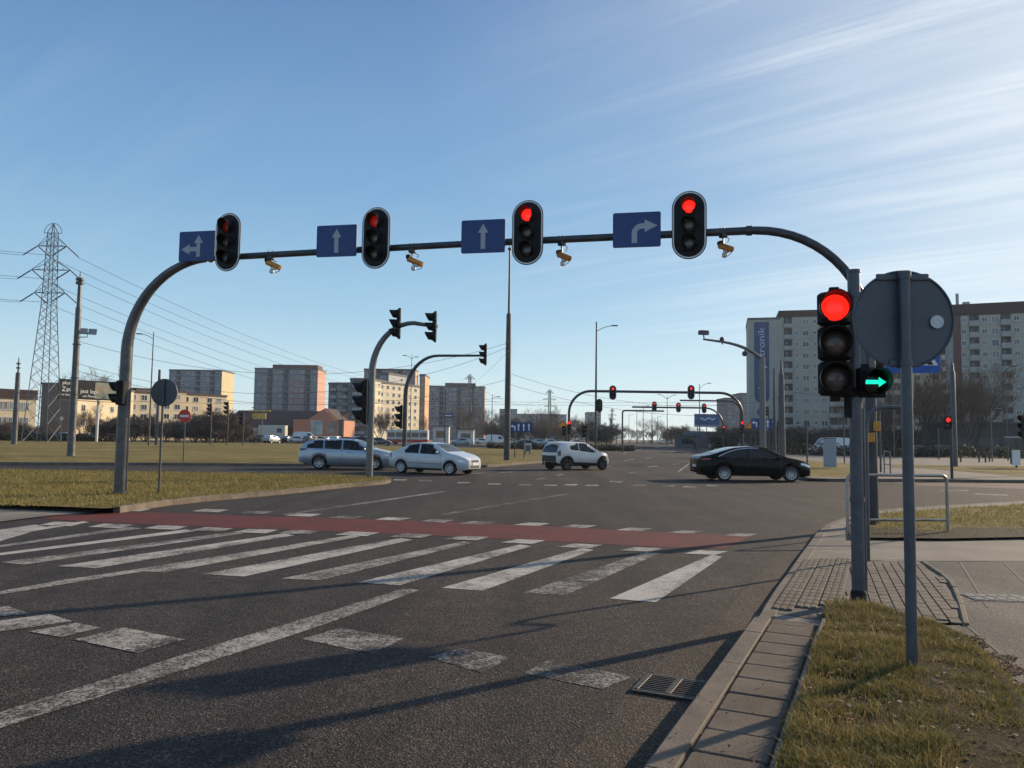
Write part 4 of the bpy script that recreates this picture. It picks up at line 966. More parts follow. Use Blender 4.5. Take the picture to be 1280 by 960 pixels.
class Car:
    def __init__(s, top, belt, hw, wheels, wr, sill, ends, tumble=.42, arch=.055, taper=(.10, .14), nx=46):
        s.top = smooth_tab(top); s.belt = smooth_tab(belt); s.hw = hw; s.wx = wheels; s.wr = wr; s.sill = sill; s.x0, s.x1 = ends; s.tumble = tumble; s.ra = wr+arch; s.taper = taper; s.nx = nx
    def tw(s, x):
        m = (s.x0+s.x1)/2; h = (s.x1-s.x0)/2; u = (x-m)/h
        k = s.taper[1]*1.55 if u > 0 else s.taper[0]*1.2; a = max(0, (abs(u)-.55)/.45)
        return 1-k*a**2.6
    def bot(s, x):
        z = lerp(s.sill, x)
        for c in s.wx:
            d = abs(x-c)
            if d < s.ra: z = max(z, s.wr+math.sqrt(max(0, s.ra**2-d*d)))
        return z
    def section(s, x):
        W_ = s.hw*s.tw(x); zt = lerp(s.top, x); zb = min(lerp(s.belt, x), zt-.012); z0 = min(s.bot(x), zb-.06); gh = zt-zb
        mid = max(z0+.04, .30+.28*zb)
        ye = .955*W_-s.tumble*max(0, gh-.06)*.9 if gh > .06 else .93*W_
        lo = z0+(min(.10, (mid-z0)*.4))
        yb = .90*W_ if z0 < .32 else .985*W_
        return [(yb, z0), (.975*W_ if z0 < .32 else .99*W_, lo), (W_, mid), (.992*W_, zb-.30*(zb-mid)), (.955*W_, zb), (.955*W_+(ye-.955*W_)*.55, zb+gh*.50), (ye, zb+gh*.86), (ye*.93, zb+gh*.955), (ye*.60, zb+gh*.992), (0, zt)]
    def stations(s):
        xs = set(np.linspace(s.x0, s.x1, s.nx).tolist())
        for c in s.wx:
            for k in range(17): xs.add(c+s.ra*math.cos(PI*k/16))
            xs.add(c-s.ra-.004); xs.add(c+s.ra+.004)
        return sorted(x for x in xs if s.x0 <= x <= s.x1)
    def ys(s, x, z):
        sec = s.section(x)
        for (y0, z0), (y1, z1) in zip(sec, sec[1:]):
            if z <= z1 or (y1, z1) == sec[-1]:
                t = 0 if z1 == z0 else max(0, min(1, (z-z0)/(z1-z0))); return y0+(y1-y0)*t
        return 0
    def zs(s, x, y):
        sec = s.section(x)[4:]
        for (y0, z0), (y1, z1) in zip(sec, sec[1:]):
            if y >= y1: t = 0 if y0 == y1 else (y0-y)/(y0-y1); return z0+(z1-z0)*max(0, min(1, t))
        return sec[-1][1]
    def body(s, m, holes=()):
        b = MB(); X = s.stations(); n = 10; V = []
        secs = [s.section(x) for x in X]
        # rounded ends
        def endsec(sec, x, dx, f, g):
            zc = (sec[0][1]+sec[-1][1])/2; return (x+dx, [(y*f, zc+(z-zc)*g) for y, z in sec])
        rows = [endsec(secs[0], X[0], -.035, .90, .86), endsec(secs[0], X[0], -.018, .965, .95)]+list(zip(X, secs))+[endsec(secs[-1], X[-1], .018, .965, .95), endsec(secs[-1], X[-1], .035, .90, .86)]
        for x, sec in rows:
            V += [(x, -y, z) for y, z in sec]+[(x, y, z) for y, z in sec[-2::-1]]
        k = 2*n-1; F = []
        for i in range(len(rows)-1):
            for j in range(k-1):
                jj = j if j < n-1 else k-2-j
                if holes and 4 <= jj <= 5:
                    xm = (rows[i][0]+rows[i+1][0])/2; za = [rows[q][1][r][1] for q in (i, i+1) for r in (jj, jj+1)]; zm = sum(za)/4
                    if any(lo[0][0]+.03 < xm < lo[-1][0]-.03 and lerp(lo, xm)-.06 < zm < lerp(hi, xm)+.0 for lo, hi in holes): continue
                F.append((i*k+j, i*k+j+1, (i+1)*k+j+1, (i+1)*k+j))
        F.append(tuple(range(k))); F.append(tuple(range((len(rows)-1)*k+k-1, (len(rows)-1)*k-1, -1)))
        b.add(V, F); return b.mesh('body', m, 32)
    def side(s, mb, lo, hi, sgn=-1, n=14, rows=4, off=.008, th=.012):
        """skin lying on the flank between two curves lo(x), hi(x)"""
        xa, xb = max(lo[0][0], hi[0][0]), min(lo[-1][0], hi[-1][0]); V = []
        for o in (off, off-th):
            for i in range(n+1):
                x = xa+(xb-xa)*i/n; a, c = lerp(lo, x), lerp(hi, x); c = max(c, a+.001)
                for j in range(rows+1):
                    z = a+(c-a)*j/rows; V.append((x, sgn*(s.ys(x, z)+o), z))
        N = (n+1)*(rows+1); F = []; r = rows+1
        for i in range(n):
            for j in range(rows):
                q = i*r+j; F.append((q, q+r, q+r+1, q+1)); F.append((N+q, N+q+1, N+q+r+1, N+q+r))
        edge = [i*r for i in range(n+1)]+[n*r+j for j in range(1, r)]+[i*r+rows for i in range(n-1, -1, -1)]+[j for j in range(rows-1, 0, -1)]
        for a, c in zip(edge, edge[1:]+edge[:1]): F.append((a, c, N+c, N+a))
        mb.add(V, F); return mb
    def across(s, mb, xa, xb, fy=.9, n=10, m=10, off=.008):
        V = []
        for i in range(n+1):
            x = xa+(xb-xa)*i/n; sec = s.section(x); w = sec[6][0]*fy
            for j in range(m+1):
                y = -w+2*w*j/m; V.append((x, y, s.zs(x, abs(y))+off))
        F = [(i*(m+1)+j, (i+1)*(m+1)+j, (i+1)*(m+1)+j+1, i*(m+1)+j+1) for i in range(n) for j in range(m)]
        mb.add(V, F); return mb
def build_car(kind, name, label, cat, loc, yaw, C, paint, windows, wind, rear, lights, rim, seams=(), handles=(), mirror=None, trims=(), glass=SEED, group=None, plate_z=None, detail=True, extras=None):
    t = thing(name, label, cat, loc, yaw, group)
    link('body', C.body(paint, windows if detail else ()), t)
    b = MB(); x0, x1 = C.wx[0]-.45, C.wx[1]+.45; b.box(((C.x0+C.x1)/2, 0, .42), (C.x1-C.x0-.5, C.hw*1.45, .40)); b.build('underbody', UNDER, t)
    for sg_ in (-1, 1):
        for lo, hi in windows: link('side_window', C.side(MB(), lo, hi, sg_).mesh('side_window', glass, 40), t)
    if detail:
        xs = (C.wx[0]+.62, C.wx[0]+1.50)
        for x in xs:
            for y in (-.37, .37):
                mb = MB(); mb.bbox((x, y, .72), (.18, .50, .66), .06); mb.bbox((x-.04, y, 1.14), (.11, .27, .19), .04); mb.bbox((x+.25, y, .50), (.5, .5, .16), .05); link('seat', mb.mesh('seat', SEAT, 40), t)
        mb = MB(); mb.lathe([(.17, -.012), (.185, 0), (.17, .012), (.155, 0)], 20, 'X', (xs[1]+.62, .37, .90), True); link('steering_wheel', mb.mesh('steering_wheel', TRIMB, 40), t)
        mb = MB(); mb.bbox((xs[1]+.85, 0, .80), (.35, C.hw*1.4, .22), .05); link('dashboard', mb.mesh('dashboard', TRIMB), t)
        M_ = Matrix.Translation(loc) @ Matrix.Rotation(yaw, 4, 'Z'); q = M_ @ Vector((xs[1]+.16, .37, 0)); DRIVERS.append(((q.x, q.y, 0), yaw, label))
    if wind: link('windscreen', C.across(MB(), *wind).mesh('windscreen', glass, 40), t)
    if rear: link('rear_window', C.across(MB(), *rear).mesh('rear_window', GLASS, 40), t)
    ty, rm = wheel_meshes((kind, rim), C.wr, .21, C.wr*.66, rim, {'cap': HUBCAP, 'ten': ALLOY, 'seven': ALLOY, 'five': DARKRIM}[rim])
    for x in C.wx:
        for sg_ in (-1, 1):
            w = link('wheel', ty, t, (x, sg_*(C.hw-.115), C.wr), 0 if sg_ < 0 else PI); link('rim', rm, w)
    for nm, lo, hi, m in lights:
        for sg_ in (-1, 1): link(nm, C.side(MB(), lo, hi, sg_, 8, 4, .010).mesh(nm, m, 40), t)
    for nm, lo, hi, m in trims:
        for sg_ in (-1, 1): link(nm, C.side(MB(), lo, hi, sg_, 24, 2, .012, .016).mesh(nm, m, 40), t)
    for xa, za, xb, zb in seams:
        for sg_ in (-1, 1):
            mb = MB(); V = []
            for i in range(9):
                x = xa+(xb-xa)*i/8; z = za+(zb-za)*i/8; y = C.ys(x, z)+.003
                V += [(x-.005, sg_*y, z), (x+.005, sg_*y, z)]
            mb.add(V, [(2*i, 2*i+1, 2*i+3, 2*i+2) for i in range(8)]); link('door_gap', mb.mesh('door_gap', TRIMB), t)
    for x, z in handles:
        for sg_ in (-1, 1): mb = MB(); mb.bbox((x, sg_*(C.ys(x, z)+.012), z), (.17, .03, .028), .008); link('door_handle', mb.mesh('door_handle', paint, 40), t)
    if mirror:
        for sg_ in (-1, 1):
            x, z = mirror; mb = MB(); mb.sphere((x, sg_*(C.hw+.10), z+.05), .10, 12, 8, (.62, 1.05, .75)); mb.bbox((x+.02, sg_*(C.hw*.98), z-.005), (.07, .16, .03), .008); link('mirror', mb.mesh('mirror', paint, 50), t)
    fz = C.bot(C.x1)+.24; fw = C.hw*C.tw(C.x1)
    mb = MB(); mb.bbox((C.x1+.035, 0, fz+.13), (.03, fw*1.05, .10), .01); link('grille', mb.mesh('grille', TRIMB), t)
    mb = MB(); mb.bbox((C.x1+.035, 0, fz-.12), (.03, fw*1.3, .11), .01); link('air_intake', mb.mesh('air_intake', TRIMB), t)
    mb = MB(); mb.box((C.x1+.05, 0, fz), (.012, .50, .11)); link('number_plate', mb.mesh('number_plate', PLATE), t)
    if plate_z:
        mb = MB(); mb.box((C.x0-.045, 0, plate_z), (.02, .50, .11)); link('number_plate', mb.mesh('number_plate', PLATE), t)
    if extras: extras(t, C)
    return t
def place(px_r, py_r, px_f, py_f, xr):
    """ground point under the car's origin and its heading from the two wheel contacts nearest to the camera"""
    a, c = G(px_r, py_r), G(px_f, py_f); d = c-a; d.z = 0; yaw = math.atan2(d.y, d.x); d.normalize(); return a, d, yaw
def car_at(C, px_r, py_r, px_f, py_f, yaw=None):
    a, d, yw = place(px_r, py_r, px_f, py_f, C.wx[0])
    if yaw is not None: yw = yaw; d = Vector((math.cos(yw), math.sin(yw), 0))
    n = Vector((-d.y, d.x, 0)); o = a-d*C.wx[0]+n*(C.hw-.1); return (o.x, o.y, 0), yw
# --- black fastback saloon on the right
CB = Car(top=[(-2.42, .98), (-2.30, 1.045), (-1.95, 1.11), (-1.45, 1.27), (-.95, 1.405), (-.45, 1.465), (0, 1.475), (.35, 1.44), (.75, 1.30), (1.15, 1.09), (1.35, 1.02), (1.8, .93), (2.2, .80), (2.40, .66)],
         belt=[(-2.42, .90), (-1.9, .985), (-1.0, .985), (0, .955), (.9, .93), (1.3, .955), (1.8, .86), (2.2, .72), (2.4, .56)], hw=.925, wheels=(-1.42, 1.43), wr=.335, sill=[(-2.42, .36), (-2.0, .25), (2.0, .20), (2.4, .26)], ends=(-2.40, 2.36), taper=(.13, .20))
CBP = car_paint('black car paint', (0.003, 0.003, 0.0035), 0.0, 0.2, (0.006, 0.0055, 0.005), .12, .12)
o, yw = car_at(CB, 905, 601.5, 992, 602.5)
def ex_black(t, C):
    for sg_ in (-1, 1): link('window_trim', C.side(MB(), [(-1.66, 1.02), (-1.3, 1.19), (-.85, 1.325), (-.3, 1.39), (.1, 1.39)], [(-1.66, 1.045), (-1.3, 1.212), (-.85, 1.347), (-.3, 1.412), (.1, 1.412)], sg_, 24, 2, .014).mesh('window_trim', CHROME, 40), t)
build_car('sedan', 'black_car', 'black fastback saloon crossing the junction on the right, headlight catching the sun', 'car', o, yw, CB, CBP,
    [([(-1.62, 1.012), (-1.2, 1.005), (-.42, .99)], [(-1.62, 1.03), (-1.3, 1.175), (-.85, 1.31), (-.42, 1.37)]), ([(-.36, .99), (.4, .97), (.92, .96)], [(-.36, 1.375), (.1, 1.385), (.45, 1.30), (.92, .985)])],
    (.42, 1.16), (-1.75, -.85), [('tail_lamp', [(-2.36, .86), (-1.98, .90)], [(-2.36, .965), (-1.98, .955)], TLAMP), ('headlight', [(1.86, .715), (2.34, .60)], [(1.86, .80), (2.1, .775), (2.34, .675)], HLAMP)], 'ten',
    [(-.38, .97, -.46, .30), (.98, .90, 1.0, .35), (-1.15, .98, -1.02, .62)], [(-.95, .865), (.05, .845)], (.86, .96), plate_z=.62, group=None, extras=ex_black)
# --- white four door saloon in the middle
CW = Car(top=[(-2.02, .94), (-1.93, .985), (-1.62, 1.04), (-1.30, 1.19), (-.95, 1.335), (-.5, 1.42), (0, 1.43), (.35, 1.40), (.75, 1.23), (1.12, 1.03), (1.3, .97), (1.75, .875), (2.05, .74), (2.18, .60)],
         belt=[(-2.02, .86), (-1.6, .95), (-.9, .945), (0, .915), (.9, .90), (1.3, .92), (1.75, .80), (2.05, .66), (2.18, .50)], hw=.855, wheels=(-1.28, 1.33), wr=.30, sill=[(-2.0, .34), (-1.6, .24), (1.8, .20), (2.18, .26)], ends=(-2.0, 2.12), taper=(.12, .20))
CWP = car_paint('white car paint', (0.60, 0.62, 0.63), 0.05, 0.3, (0.30, 0.28, 0.25))
o, yw = car_at(CW, 502, 591.5, 577, 594.5)
build_car('saloon', 'white_saloon', 'white four door saloon in the middle of the junction with plain hubcaps', 'car', o, yw, CW, CWP,
    [([(-1.12, .985), (-.36, .965)], [(-1.12, 1.02), (-.92, 1.25), (-.70, 1.33), (-.36, 1.355)]), ([(-.28, .965), (.5, .945), (.82, .94)], [(-.28, 1.36), (.05, 1.355), (.35, 1.27), (.82, .965)])],
    (.40, 1.12), (-1.55, -.88), [('tail_lamp', [(-1.99, .70), (-1.86, .72)], [(-1.99, .93), (-1.86, .90)], TLAMPD), ('headlight', [(1.72, .62), (2.08, .56)], [(1.72, .745), (2.08, .66)], HLAMP)], 'cap',
    [(-.32, .94, -.36, .30), (.86, .88, .90, .32), (-1.0, .94, -.92, .58), (1.9, .55, 2.1, .54)], [(-.78, .82), (.12, .80)], (.74, .945),
    trims=[('side_moulding', [(-.92, .485), (.92, .465)], [(-.92, .525), (.92, .505)], mat('grey moulding', (0.25, 0.26, 0.27), 0.5)), ('sill_trim', [(-.9, .20), (.9, .185)], [(-.9, .29), (.9, .275)], TRIMB)], glass=SEEG)
# --- silver blue estate at the left
CE = Car(top=[(-2.44, .90), (-2.36, 1.10), (-2.18, 1.30), (-1.95, 1.43), (-1.4, 1.50), (-.6, 1.525), (0, 1.52), (.35, 1.48), (.8, 1.30), (1.2, 1.08), (1.4, 1.02), (1.85, .93), (2.2, .80), (2.42, .62)],
         belt=[(-2.44, .80), (-2.2, 1.03), (-1.5, 1.03), (-.5, 1.0), (.4, .97), (1.0, .95), (1.4, .97), (1.85, .85), (2.2, .70), (2.42, .52)], hw=.92, wheels=(-1.37, 1.37), wr=.335, sill=[(-2.44, .36), (-2.0, .24), (2.0, .20), (2.42, .28)], ends=(-2.42, 2.38), taper=(.13, .20), tumble=.36)
CEP = car_paint('silver blue car paint', (0.36, 0.41, 0.48), 0.5, 0.3, (0.16, 0.15, 0.14))
o, yw = car_at(CE, 399, 586.5, 467.5, 587.5)
def ex_est(t, C):
    for sg_ in (-1, 1):
        mb = MB(); y = sg_*.60; mb.tube([(-1.9, y, 1.46), (-1.75, y, 1.525), (-.6, y, 1.565), (.2, y, 1.53), (.3, y, 1.49)], .016, 6); link('roof_rail', mb.mesh('roof_rail', TRIMB, 60), t)
build_car('estate', 'silver_estate', 'silver blue estate car waiting behind the white saloon, roof rails, alloy wheels', 'car', o, yw, CE, CEP,
    [([(-2.05, 1.06), (-1.2, 1.055)], [(-2.05, 1.09), (-1.85, 1.26), (-1.6, 1.36), (-1.2, 1.415)]), ([(-1.14, 1.05), (-.30, 1.025)], [(-1.14, 1.42), (-.30, 1.44)]), ([(-.22, 1.02), (.5, .995), (.98, .98)], [(-.22, 1.44), (.1, 1.435), (.42, 1.36), (.98, 1.0)])],
    (.42, 1.22), None, [('tail_lamp', [(-2.40, .90), (-2.0, .97)], [(-2.40, 1.03), (-2.0, 1.02)], TLAMPD), ('headlight', [(1.85, .68), (2.34, .58)], [(1.85, .80), (2.34, .69)], HLAMP)], 'seven',
    [(-.26, 1.0, -.32, .30), (1.02, .93, 1.02, .34), (-1.18, 1.02, -1.0, .66)], [(-.9, .88), (.12, .86)], (.90, .97),
    trims=[('side_crease', [(-.95, .40), (.7, .37), (1.0, .52)], [(-.95, .425), (.7, .40), (1.0, .545)], CEP), ('sill_trim', [(-.95, .19), (.95, .18)], [(-.95, .235), (.95, .225)], TRIMB)], glass=SEEG, extras=ex_est)
# --- small white hatchback leaving to the right
CA = Car(top=[(-1.78, .92), (-1.68, 1.16), (-1.50, 1.41), (-1.25, 1.49), (-.7, 1.525), (-.1, 1.515), (.25, 1.45), (.62, 1.24), (.92, 1.06), (1.05, 1.01), (1.4, .95), (1.68, .84), (1.84, .70)],
         belt=[(-1.78, .82), (-1.5, 1.13), (-.9, 1.10), (-.2, 1.02), (.5, .96), (.92, .95), (1.4, .86), (1.68, .74), (1.84, .58)], hw=.86, wheels=(-1.19, 1.24), wr=.325, sill=[(-1.78, .40), (-1.5, .30), (1.5, .25), (1.84, .30)], ends=(-1.76, 1.80), taper=(.10, .20), tumble=.34, arch=.05)
CAP = car_paint('pearl white car paint', (0.62, 0.60, 0.58), 0.1, 0.3, (0.32, 0.25, 0.19))
o, yw = car_at(CA, 708, 588, 757, 588.2, R(32))
def ex_hatch(t, C):
    mb = MB(); mb.bbox((-1.775, 0, .62), (.09, 1.30, .34), .03); link('rear_bumper', mb.mesh('rear_bumper', TRIMB, 40), t)
    mb = MB(); V = []
    for i in range(7):
        x = -1.76+.30*i/6; z = lerp(C.top, x)
        for j in range(9): y = (-.66+1.32*j/8)*(1-.12*i/6); V.append((x-.030, y, z-.03-.02*(abs(j-4)/4)**2))
    mb.add(V, [(i*9+j, i*9+j+1, i*9+j+10, i*9+j+9) for i in range(6) for j in range(8)]); link('rear_window', mb.mesh('rear_window', GLASS, 40), t)
    mb = MB(); mb.bbox((-1.60, 0, 1.515), (.26, 1.05, .04), .015); link('roof_spoiler', mb.mesh('roof_spoiler', CAP, 40), t)
    for xw in C.wx:
        for sg_ in (-1, 1):
            V = []
            for k in range(15):
                a = PI*(-.06+1.12*k/14)
                for rr_ in (C.ra-.005, C.ra+.085):
                    x = xw+rr_*math.cos(a); z = C.wr+rr_*math.sin(a); V.append((x, sg_*(C.ys(x, max(z, C.bot(x)))+.012), z))
            mb = MB(); mb.add(V, [(2*k, 2*k+1, 2*k+3, 2*k+2) for k in range(14)]); link('wheel_arch', mb.mesh('wheel_arch', TRIMB, 40), t)
build_car('hatch', 'white_hatchback', 'small white hatchback with black wheel arches driving away to the right, mud on its door', 'car', o, yw, CA, CAP,
    [([(-.98, 1.17), (-.42, 1.10)], [(-.98, 1.19), (-.80, 1.34), (-.42, 1.415)]), ([(-.36, 1.095), (.3, 1.03), (.66, 1.0)], [(-.36, 1.42), (.0, 1.40), (.28, 1.27), (.66, 1.02)])],
    (.28, .94), None, [('tail_lamp', [(-1.75, .72), (-1.58, .80)], [(-1.75, .98), (-1.58, 1.08)], TLAMPD), ('headlight', [(1.42, .74), (1.76, .62)], [(1.42, .85), (1.76, .76)], HLAMP)], 'five',
    [(-.38, 1.04, -.42, .36), (.78, .93, .82, .40)], [(-.02, .93)], (.62, 1.0), plate_z=.74,
    trims=[('sill_trim', [(-.85, .26), (.85, .24)], [(-.85, .44), (.85, .38)], TRIMB)], extras=ex_hatch)
# --- parked and distant cars: a few body shapes, repainted and copied
def small_car(name, paint, kind):
    if kind == 'hatch': C = Car(CA.top, CA.belt, .86, CA.wx, .31, CA.sill, (-1.76, 1.80), .34, .05, (.10, .20), 24); win = [([(-1.05, 1.15), (.66, 1.0)], [(-1.05, 1.17), (-.8, 1.36), (0, 1.40), (.66, 1.02)])]; ws = (.28, .94)
    elif kind == 'sedan': C = Car(CW.top, CW.belt, .86, CW.wx, .31, CW.sill, (-2.0, 2.12), .42, .05, (.12, .20), 24); win = [([(-1.12, .985), (.82, .94)], [(-1.12, 1.02), (-.9, 1.27), (0, 1.36), (.82, .965)])]; ws = (.40, 1.12)
    else: C = Car([(-2.4, .98), (-2.38, 1.9), (-2.25, 2.2), (-1.5, 2.28), (.6, 2.25), (1.2, 2.1), (1.75, 1.35), (1.95, 1.22), (2.4, 1.05), (2.6, .75)], [(-2.4, .9), (-2.3, 1.3), (1.2, 1.25), (1.9, 1.18), (2.4, .95), (2.6, .62)], .95, (-1.55, 1.75), .33, [(-2.4, .35), (2.5, .25)], (-2.38, 2.55), .16, .05, (.06, .18), 26); win = [([(.55, 1.33), (1.5, 1.28)], [(.55, 2.0), (1.0, 1.98), (1.5, 1.55)])]; ws = (1.15, 1.75)
    t = thing(name, None, 'van' if kind == 'van' else 'car')
    link('body', C.body(paint), t)
    b = MB(); b.box((0, 0, .42), (C.x1-C.x0-.5, C.hw*1.4, .4)); b.build('underbody', UNDER, t)
    for sg_ in (-1, 1):
        for lo, hi in win: link('side_window', C.side(MB(), lo, hi, sg_, 10, 2).mesh('side_window', GLASS, 40), t)
    link('windscreen', C.across(MB(), *ws, .9, 5, 6).mesh('windscreen', GLASS, 40), t)
    ty, rm = wheel_meshes(('far', kind), C.wr, .2, C.wr*.62, 'cap', HUBCAP)
    for x in C.wx:
        for sg_ in (-1, 1): w = link('wheel', ty, t, (x, sg_*(C.hw-.11), C.wr), 0 if sg_ < 0 else PI); link('rim', rm, w)
    return t
FARP = {'white': (0.62, 0.62, 0.60), 'black': (0.006, 0.006, 0.007), 'silver': (0.34, 0.36, 0.39), 'red': (0.25, 0.02, 0.015), 'blue': (0.02, 0.04, 0.10), 'grey': (0.08, 0.085, 0.09), 'beige': (0.40, 0.35, 0.27)}
PROTO = {}
def far_car(px, py, Y, yaw, col, kind, label, group, z=0.0):
    p = W(px, py, Y) if Y else G(px, py, z)
    key = (col, kind)
    if key not in PROTO:
        t = small_car('parked_van' if kind == 'van' else 'parked_car', shared(('fp', col), lambda: car_paint(col+' far paint', FARP[col], .15, .3)), kind); PROTO[key] = t
        t.location = (p.x, p.y, z); t.rotation_euler.z = yaw; t['label'] = label; t['group'] = group; return t
    return dup(PROTO[key], (p.x, p.y, z), yaw, label, group)
# ------------------------------------------------------------------ buildings
def plaster(name, col, var=.10, dirt=None): return mat(name, col, 0.85, 0, var, .25, 0.1, 8, dirt=dirt)
WINF = mat('white window frame', (0.55, 0.56, 0.56), 0.5, 0, 0.1, 6)
PANE = mat('dark window pane', (0.022, 0.026, 0.032), 0.08, 0, 0.5, .9, spec=0.7)
CURT = mat('curtained pane', (0.22, 0.215, 0.20), 0.4, 0, 0.4, 1.2)
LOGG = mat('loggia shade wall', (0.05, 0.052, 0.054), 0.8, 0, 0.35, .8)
ROOFB = mat('brown roof', (0.055, 0.030, 0.026), 0.8, 0, 0.2, 2)
ROOFG = mat('grey flat roof edge', (0.10, 0.10, 0.10), 0.8, 0, 0.2, 2)
def window_mesh(w, h, curtain, key):
    def f():
        b = MB(); b.mi = 0; t = .09
        for c, d in (((0, -.03, h/2-t/2), (w, .06, t)), ((0, -.03, -h/2+t/2), (w, .06, t)), ((-w/2+t/2, -.03, 0), (t, .06, h-2*t)), ((w/2-t/2, -.03, 0), (t, .06, h-2*t)), ((0, -.03, 0), (t*.8, .06, h-2*t))): b.box(c, d)
        b.box((0, -.05, -h/2-.03), (w+.1, .10, .05))
        b.mi = 1; b.box((0, -.012, 0), (w-t, .022, h-t)); return b.mesh('window', [WINF, CURT if curtain else PANE])
    return shared(('win', round(w, 2), round(h, 2), curtain), f)
def balcony_mesh(w, h, m, key):
    def f():
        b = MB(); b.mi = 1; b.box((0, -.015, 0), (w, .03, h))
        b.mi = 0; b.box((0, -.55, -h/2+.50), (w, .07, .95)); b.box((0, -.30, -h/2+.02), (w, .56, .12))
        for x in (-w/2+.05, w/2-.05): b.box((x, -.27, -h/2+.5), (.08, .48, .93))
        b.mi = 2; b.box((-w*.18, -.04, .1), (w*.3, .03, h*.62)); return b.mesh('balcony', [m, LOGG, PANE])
    return shared(('balc', round(w, 2), round(h, 2), key), f)
def facade(t, x0, y0, yaw, width, z0, floors, fh, pattern, balc_m, balc_key, ww=1.5, wh=1.35, margin=1.0, skip=0):
    """windows and balconies on one face; origin at its lower left corner seen from outside"""
    n = len(pattern); bw = (width-2*margin)/n; d = Vector((math.cos(yaw), math.sin(yaw), 0))
    for f in range(skip, floors):
        for i, c in enumerate(pattern):
            p = Vector((x0, y0, 0))+d*(margin+bw*(i+.5)); z = z0+f*fh+fh*.52
            if c == 'w': link('window', window_mesh(min(ww, bw*.72), wh, random.random() < .38, 0), t, (p.x, p.y, z), yaw)
            elif c == 's': link('window', window_mesh(min(.9, bw*.6), wh*.7, random.random() < .3, 0), t, (p.x, p.y, z+.1), yaw)
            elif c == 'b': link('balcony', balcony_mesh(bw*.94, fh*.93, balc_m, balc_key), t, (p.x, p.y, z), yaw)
def block(name, label, cat, Y, pxl, pxr, pytop, depth, yaw, floors, front, side, wall, sidem=None, balc=None, roof=None, group=None, roofh=.7, base=2.0, ww=1.5, cap=None, ylift=0, py_at=None, skip=0, z0=0.0):
    """a block whose left front corner stands at picture column pxl, distance Y; width from pxr"""
    py0 = 545
    a = W(pxl, py0, Y); a.z = z0
    d = Vector((math.cos(yaw), math.sin(yaw), 0))
    # walk along the front until it reaches column pxr
    rr = ray(pxr, py0); den = d.x*rr.y-d.y*rr.x; w = ((CAM.x-a.x)*rr.y-(CAM.y-a.y)*rr.x)/den
    H = W(pxl if py_at is None else py_at, pytop, Y).z
    t = thing(name, label, cat, (a.x, a.y, z0), yaw, group)
    b = MB(); h = H-roofh-z0
    b.quad((0, 0, -.3), (w, 0, -.3), (w, 0, h), (0, 0, h)); b.quad((0, depth, -.3), (w, depth, -.3), (w, depth, h), (0, depth, h))
    b.quad((0, 0, h), (w, 0, h), (w, depth, h), (0, depth, h)); b.build('wall', wall, t)
    b = MB(); b.quad((w, 0, -.3), (w, depth, -.3), (w, depth, h), (w, 0, h)); b.build('gable_wall', sidem or wall, t)
    b = MB(); b.quad((0, 0, -.3), (0, depth, -.3), (0, depth, h), (0, 0, h)); b.build('gable_wall', sidem or wall, t)
    b = MB(); b.box((w/2, depth/2, h+roofh/2), (w+.3, depth+.3, roofh)); b.build('roof', roof or ROOFG, t)
    fh = (h-base)/floors
    if front: facade(t, 0, 0, 0, w, base, floors, fh, front, balc or wall, (balc or wall).name, ww=ww, skip=skip)
    if side: facade(t, w, 0, PI/2, depth, base, floors, fh, side, balc or wall, (balc or wall).name, ww=ww, skip=skip)
    return t, w, h
PG1 = plaster('blue grey facade', (0.195, 0.215, 0.235)); PG2 = plaster('slate facade', (0.15, 0.165, 0.185)); PY = plaster('straw yellow gable', (0.50, 0.42, 0.25)); PK = plaster('salmon gable', (0.50, 0.28, 0.20)); PKF = plaster('mauve panel', (0.26, 0.165, 0.17))
POR = plaster('orange gable', (0.58, 0.33, 0.17)); PGP = plaster('rosy grey facade', (0.275, 0.215, 0.20)); PCR = plaster('cream facade', (0.62, 0.53, 0.38)); PWH = plaster('white facade', (0.58, 0.57, 0.54)); PGN = plaster('greenish grey facade', (0.36, 0.365, 0.32), .08, (0.29, 0.295, 0.26)); PGN2 = plaster('pale green facade', (0.39, 0.385, 0.325), .08, (0.32, 0.32, 0.27))
PBR = plaster('brown band', (0.13, 0.072, 0.06)); PDK = plaster('dark grey facade', (0.10, 0.11, 0.12)); PBG = plaster('brown grey blank wall', (0.145, 0.123, 0.106)); PBE = plaster('beige wall', (0.56, 0.46, 0.30)); PSAL = plaster('salmon shop wall', (0.48, 0.215, 0.135)); BALG = plaster('dark balcony panel', (0.10, 0.115, 0.13)); BALW = plaster('pale balcony panel', (0.30, 0.32, 0.33)); BALT = plaster('grey green balcony panel', (0.33, 0.345, 0.325))
def panel(t, x0, x1, z0, z1, m, name='wall_panel', y=-.012):
    b = MB(); b.box(((x0+x1)/2, y/2, (z0+z1)/2), (x1-x0, abs(y), z1-z0)); return b.build(name, m, t)
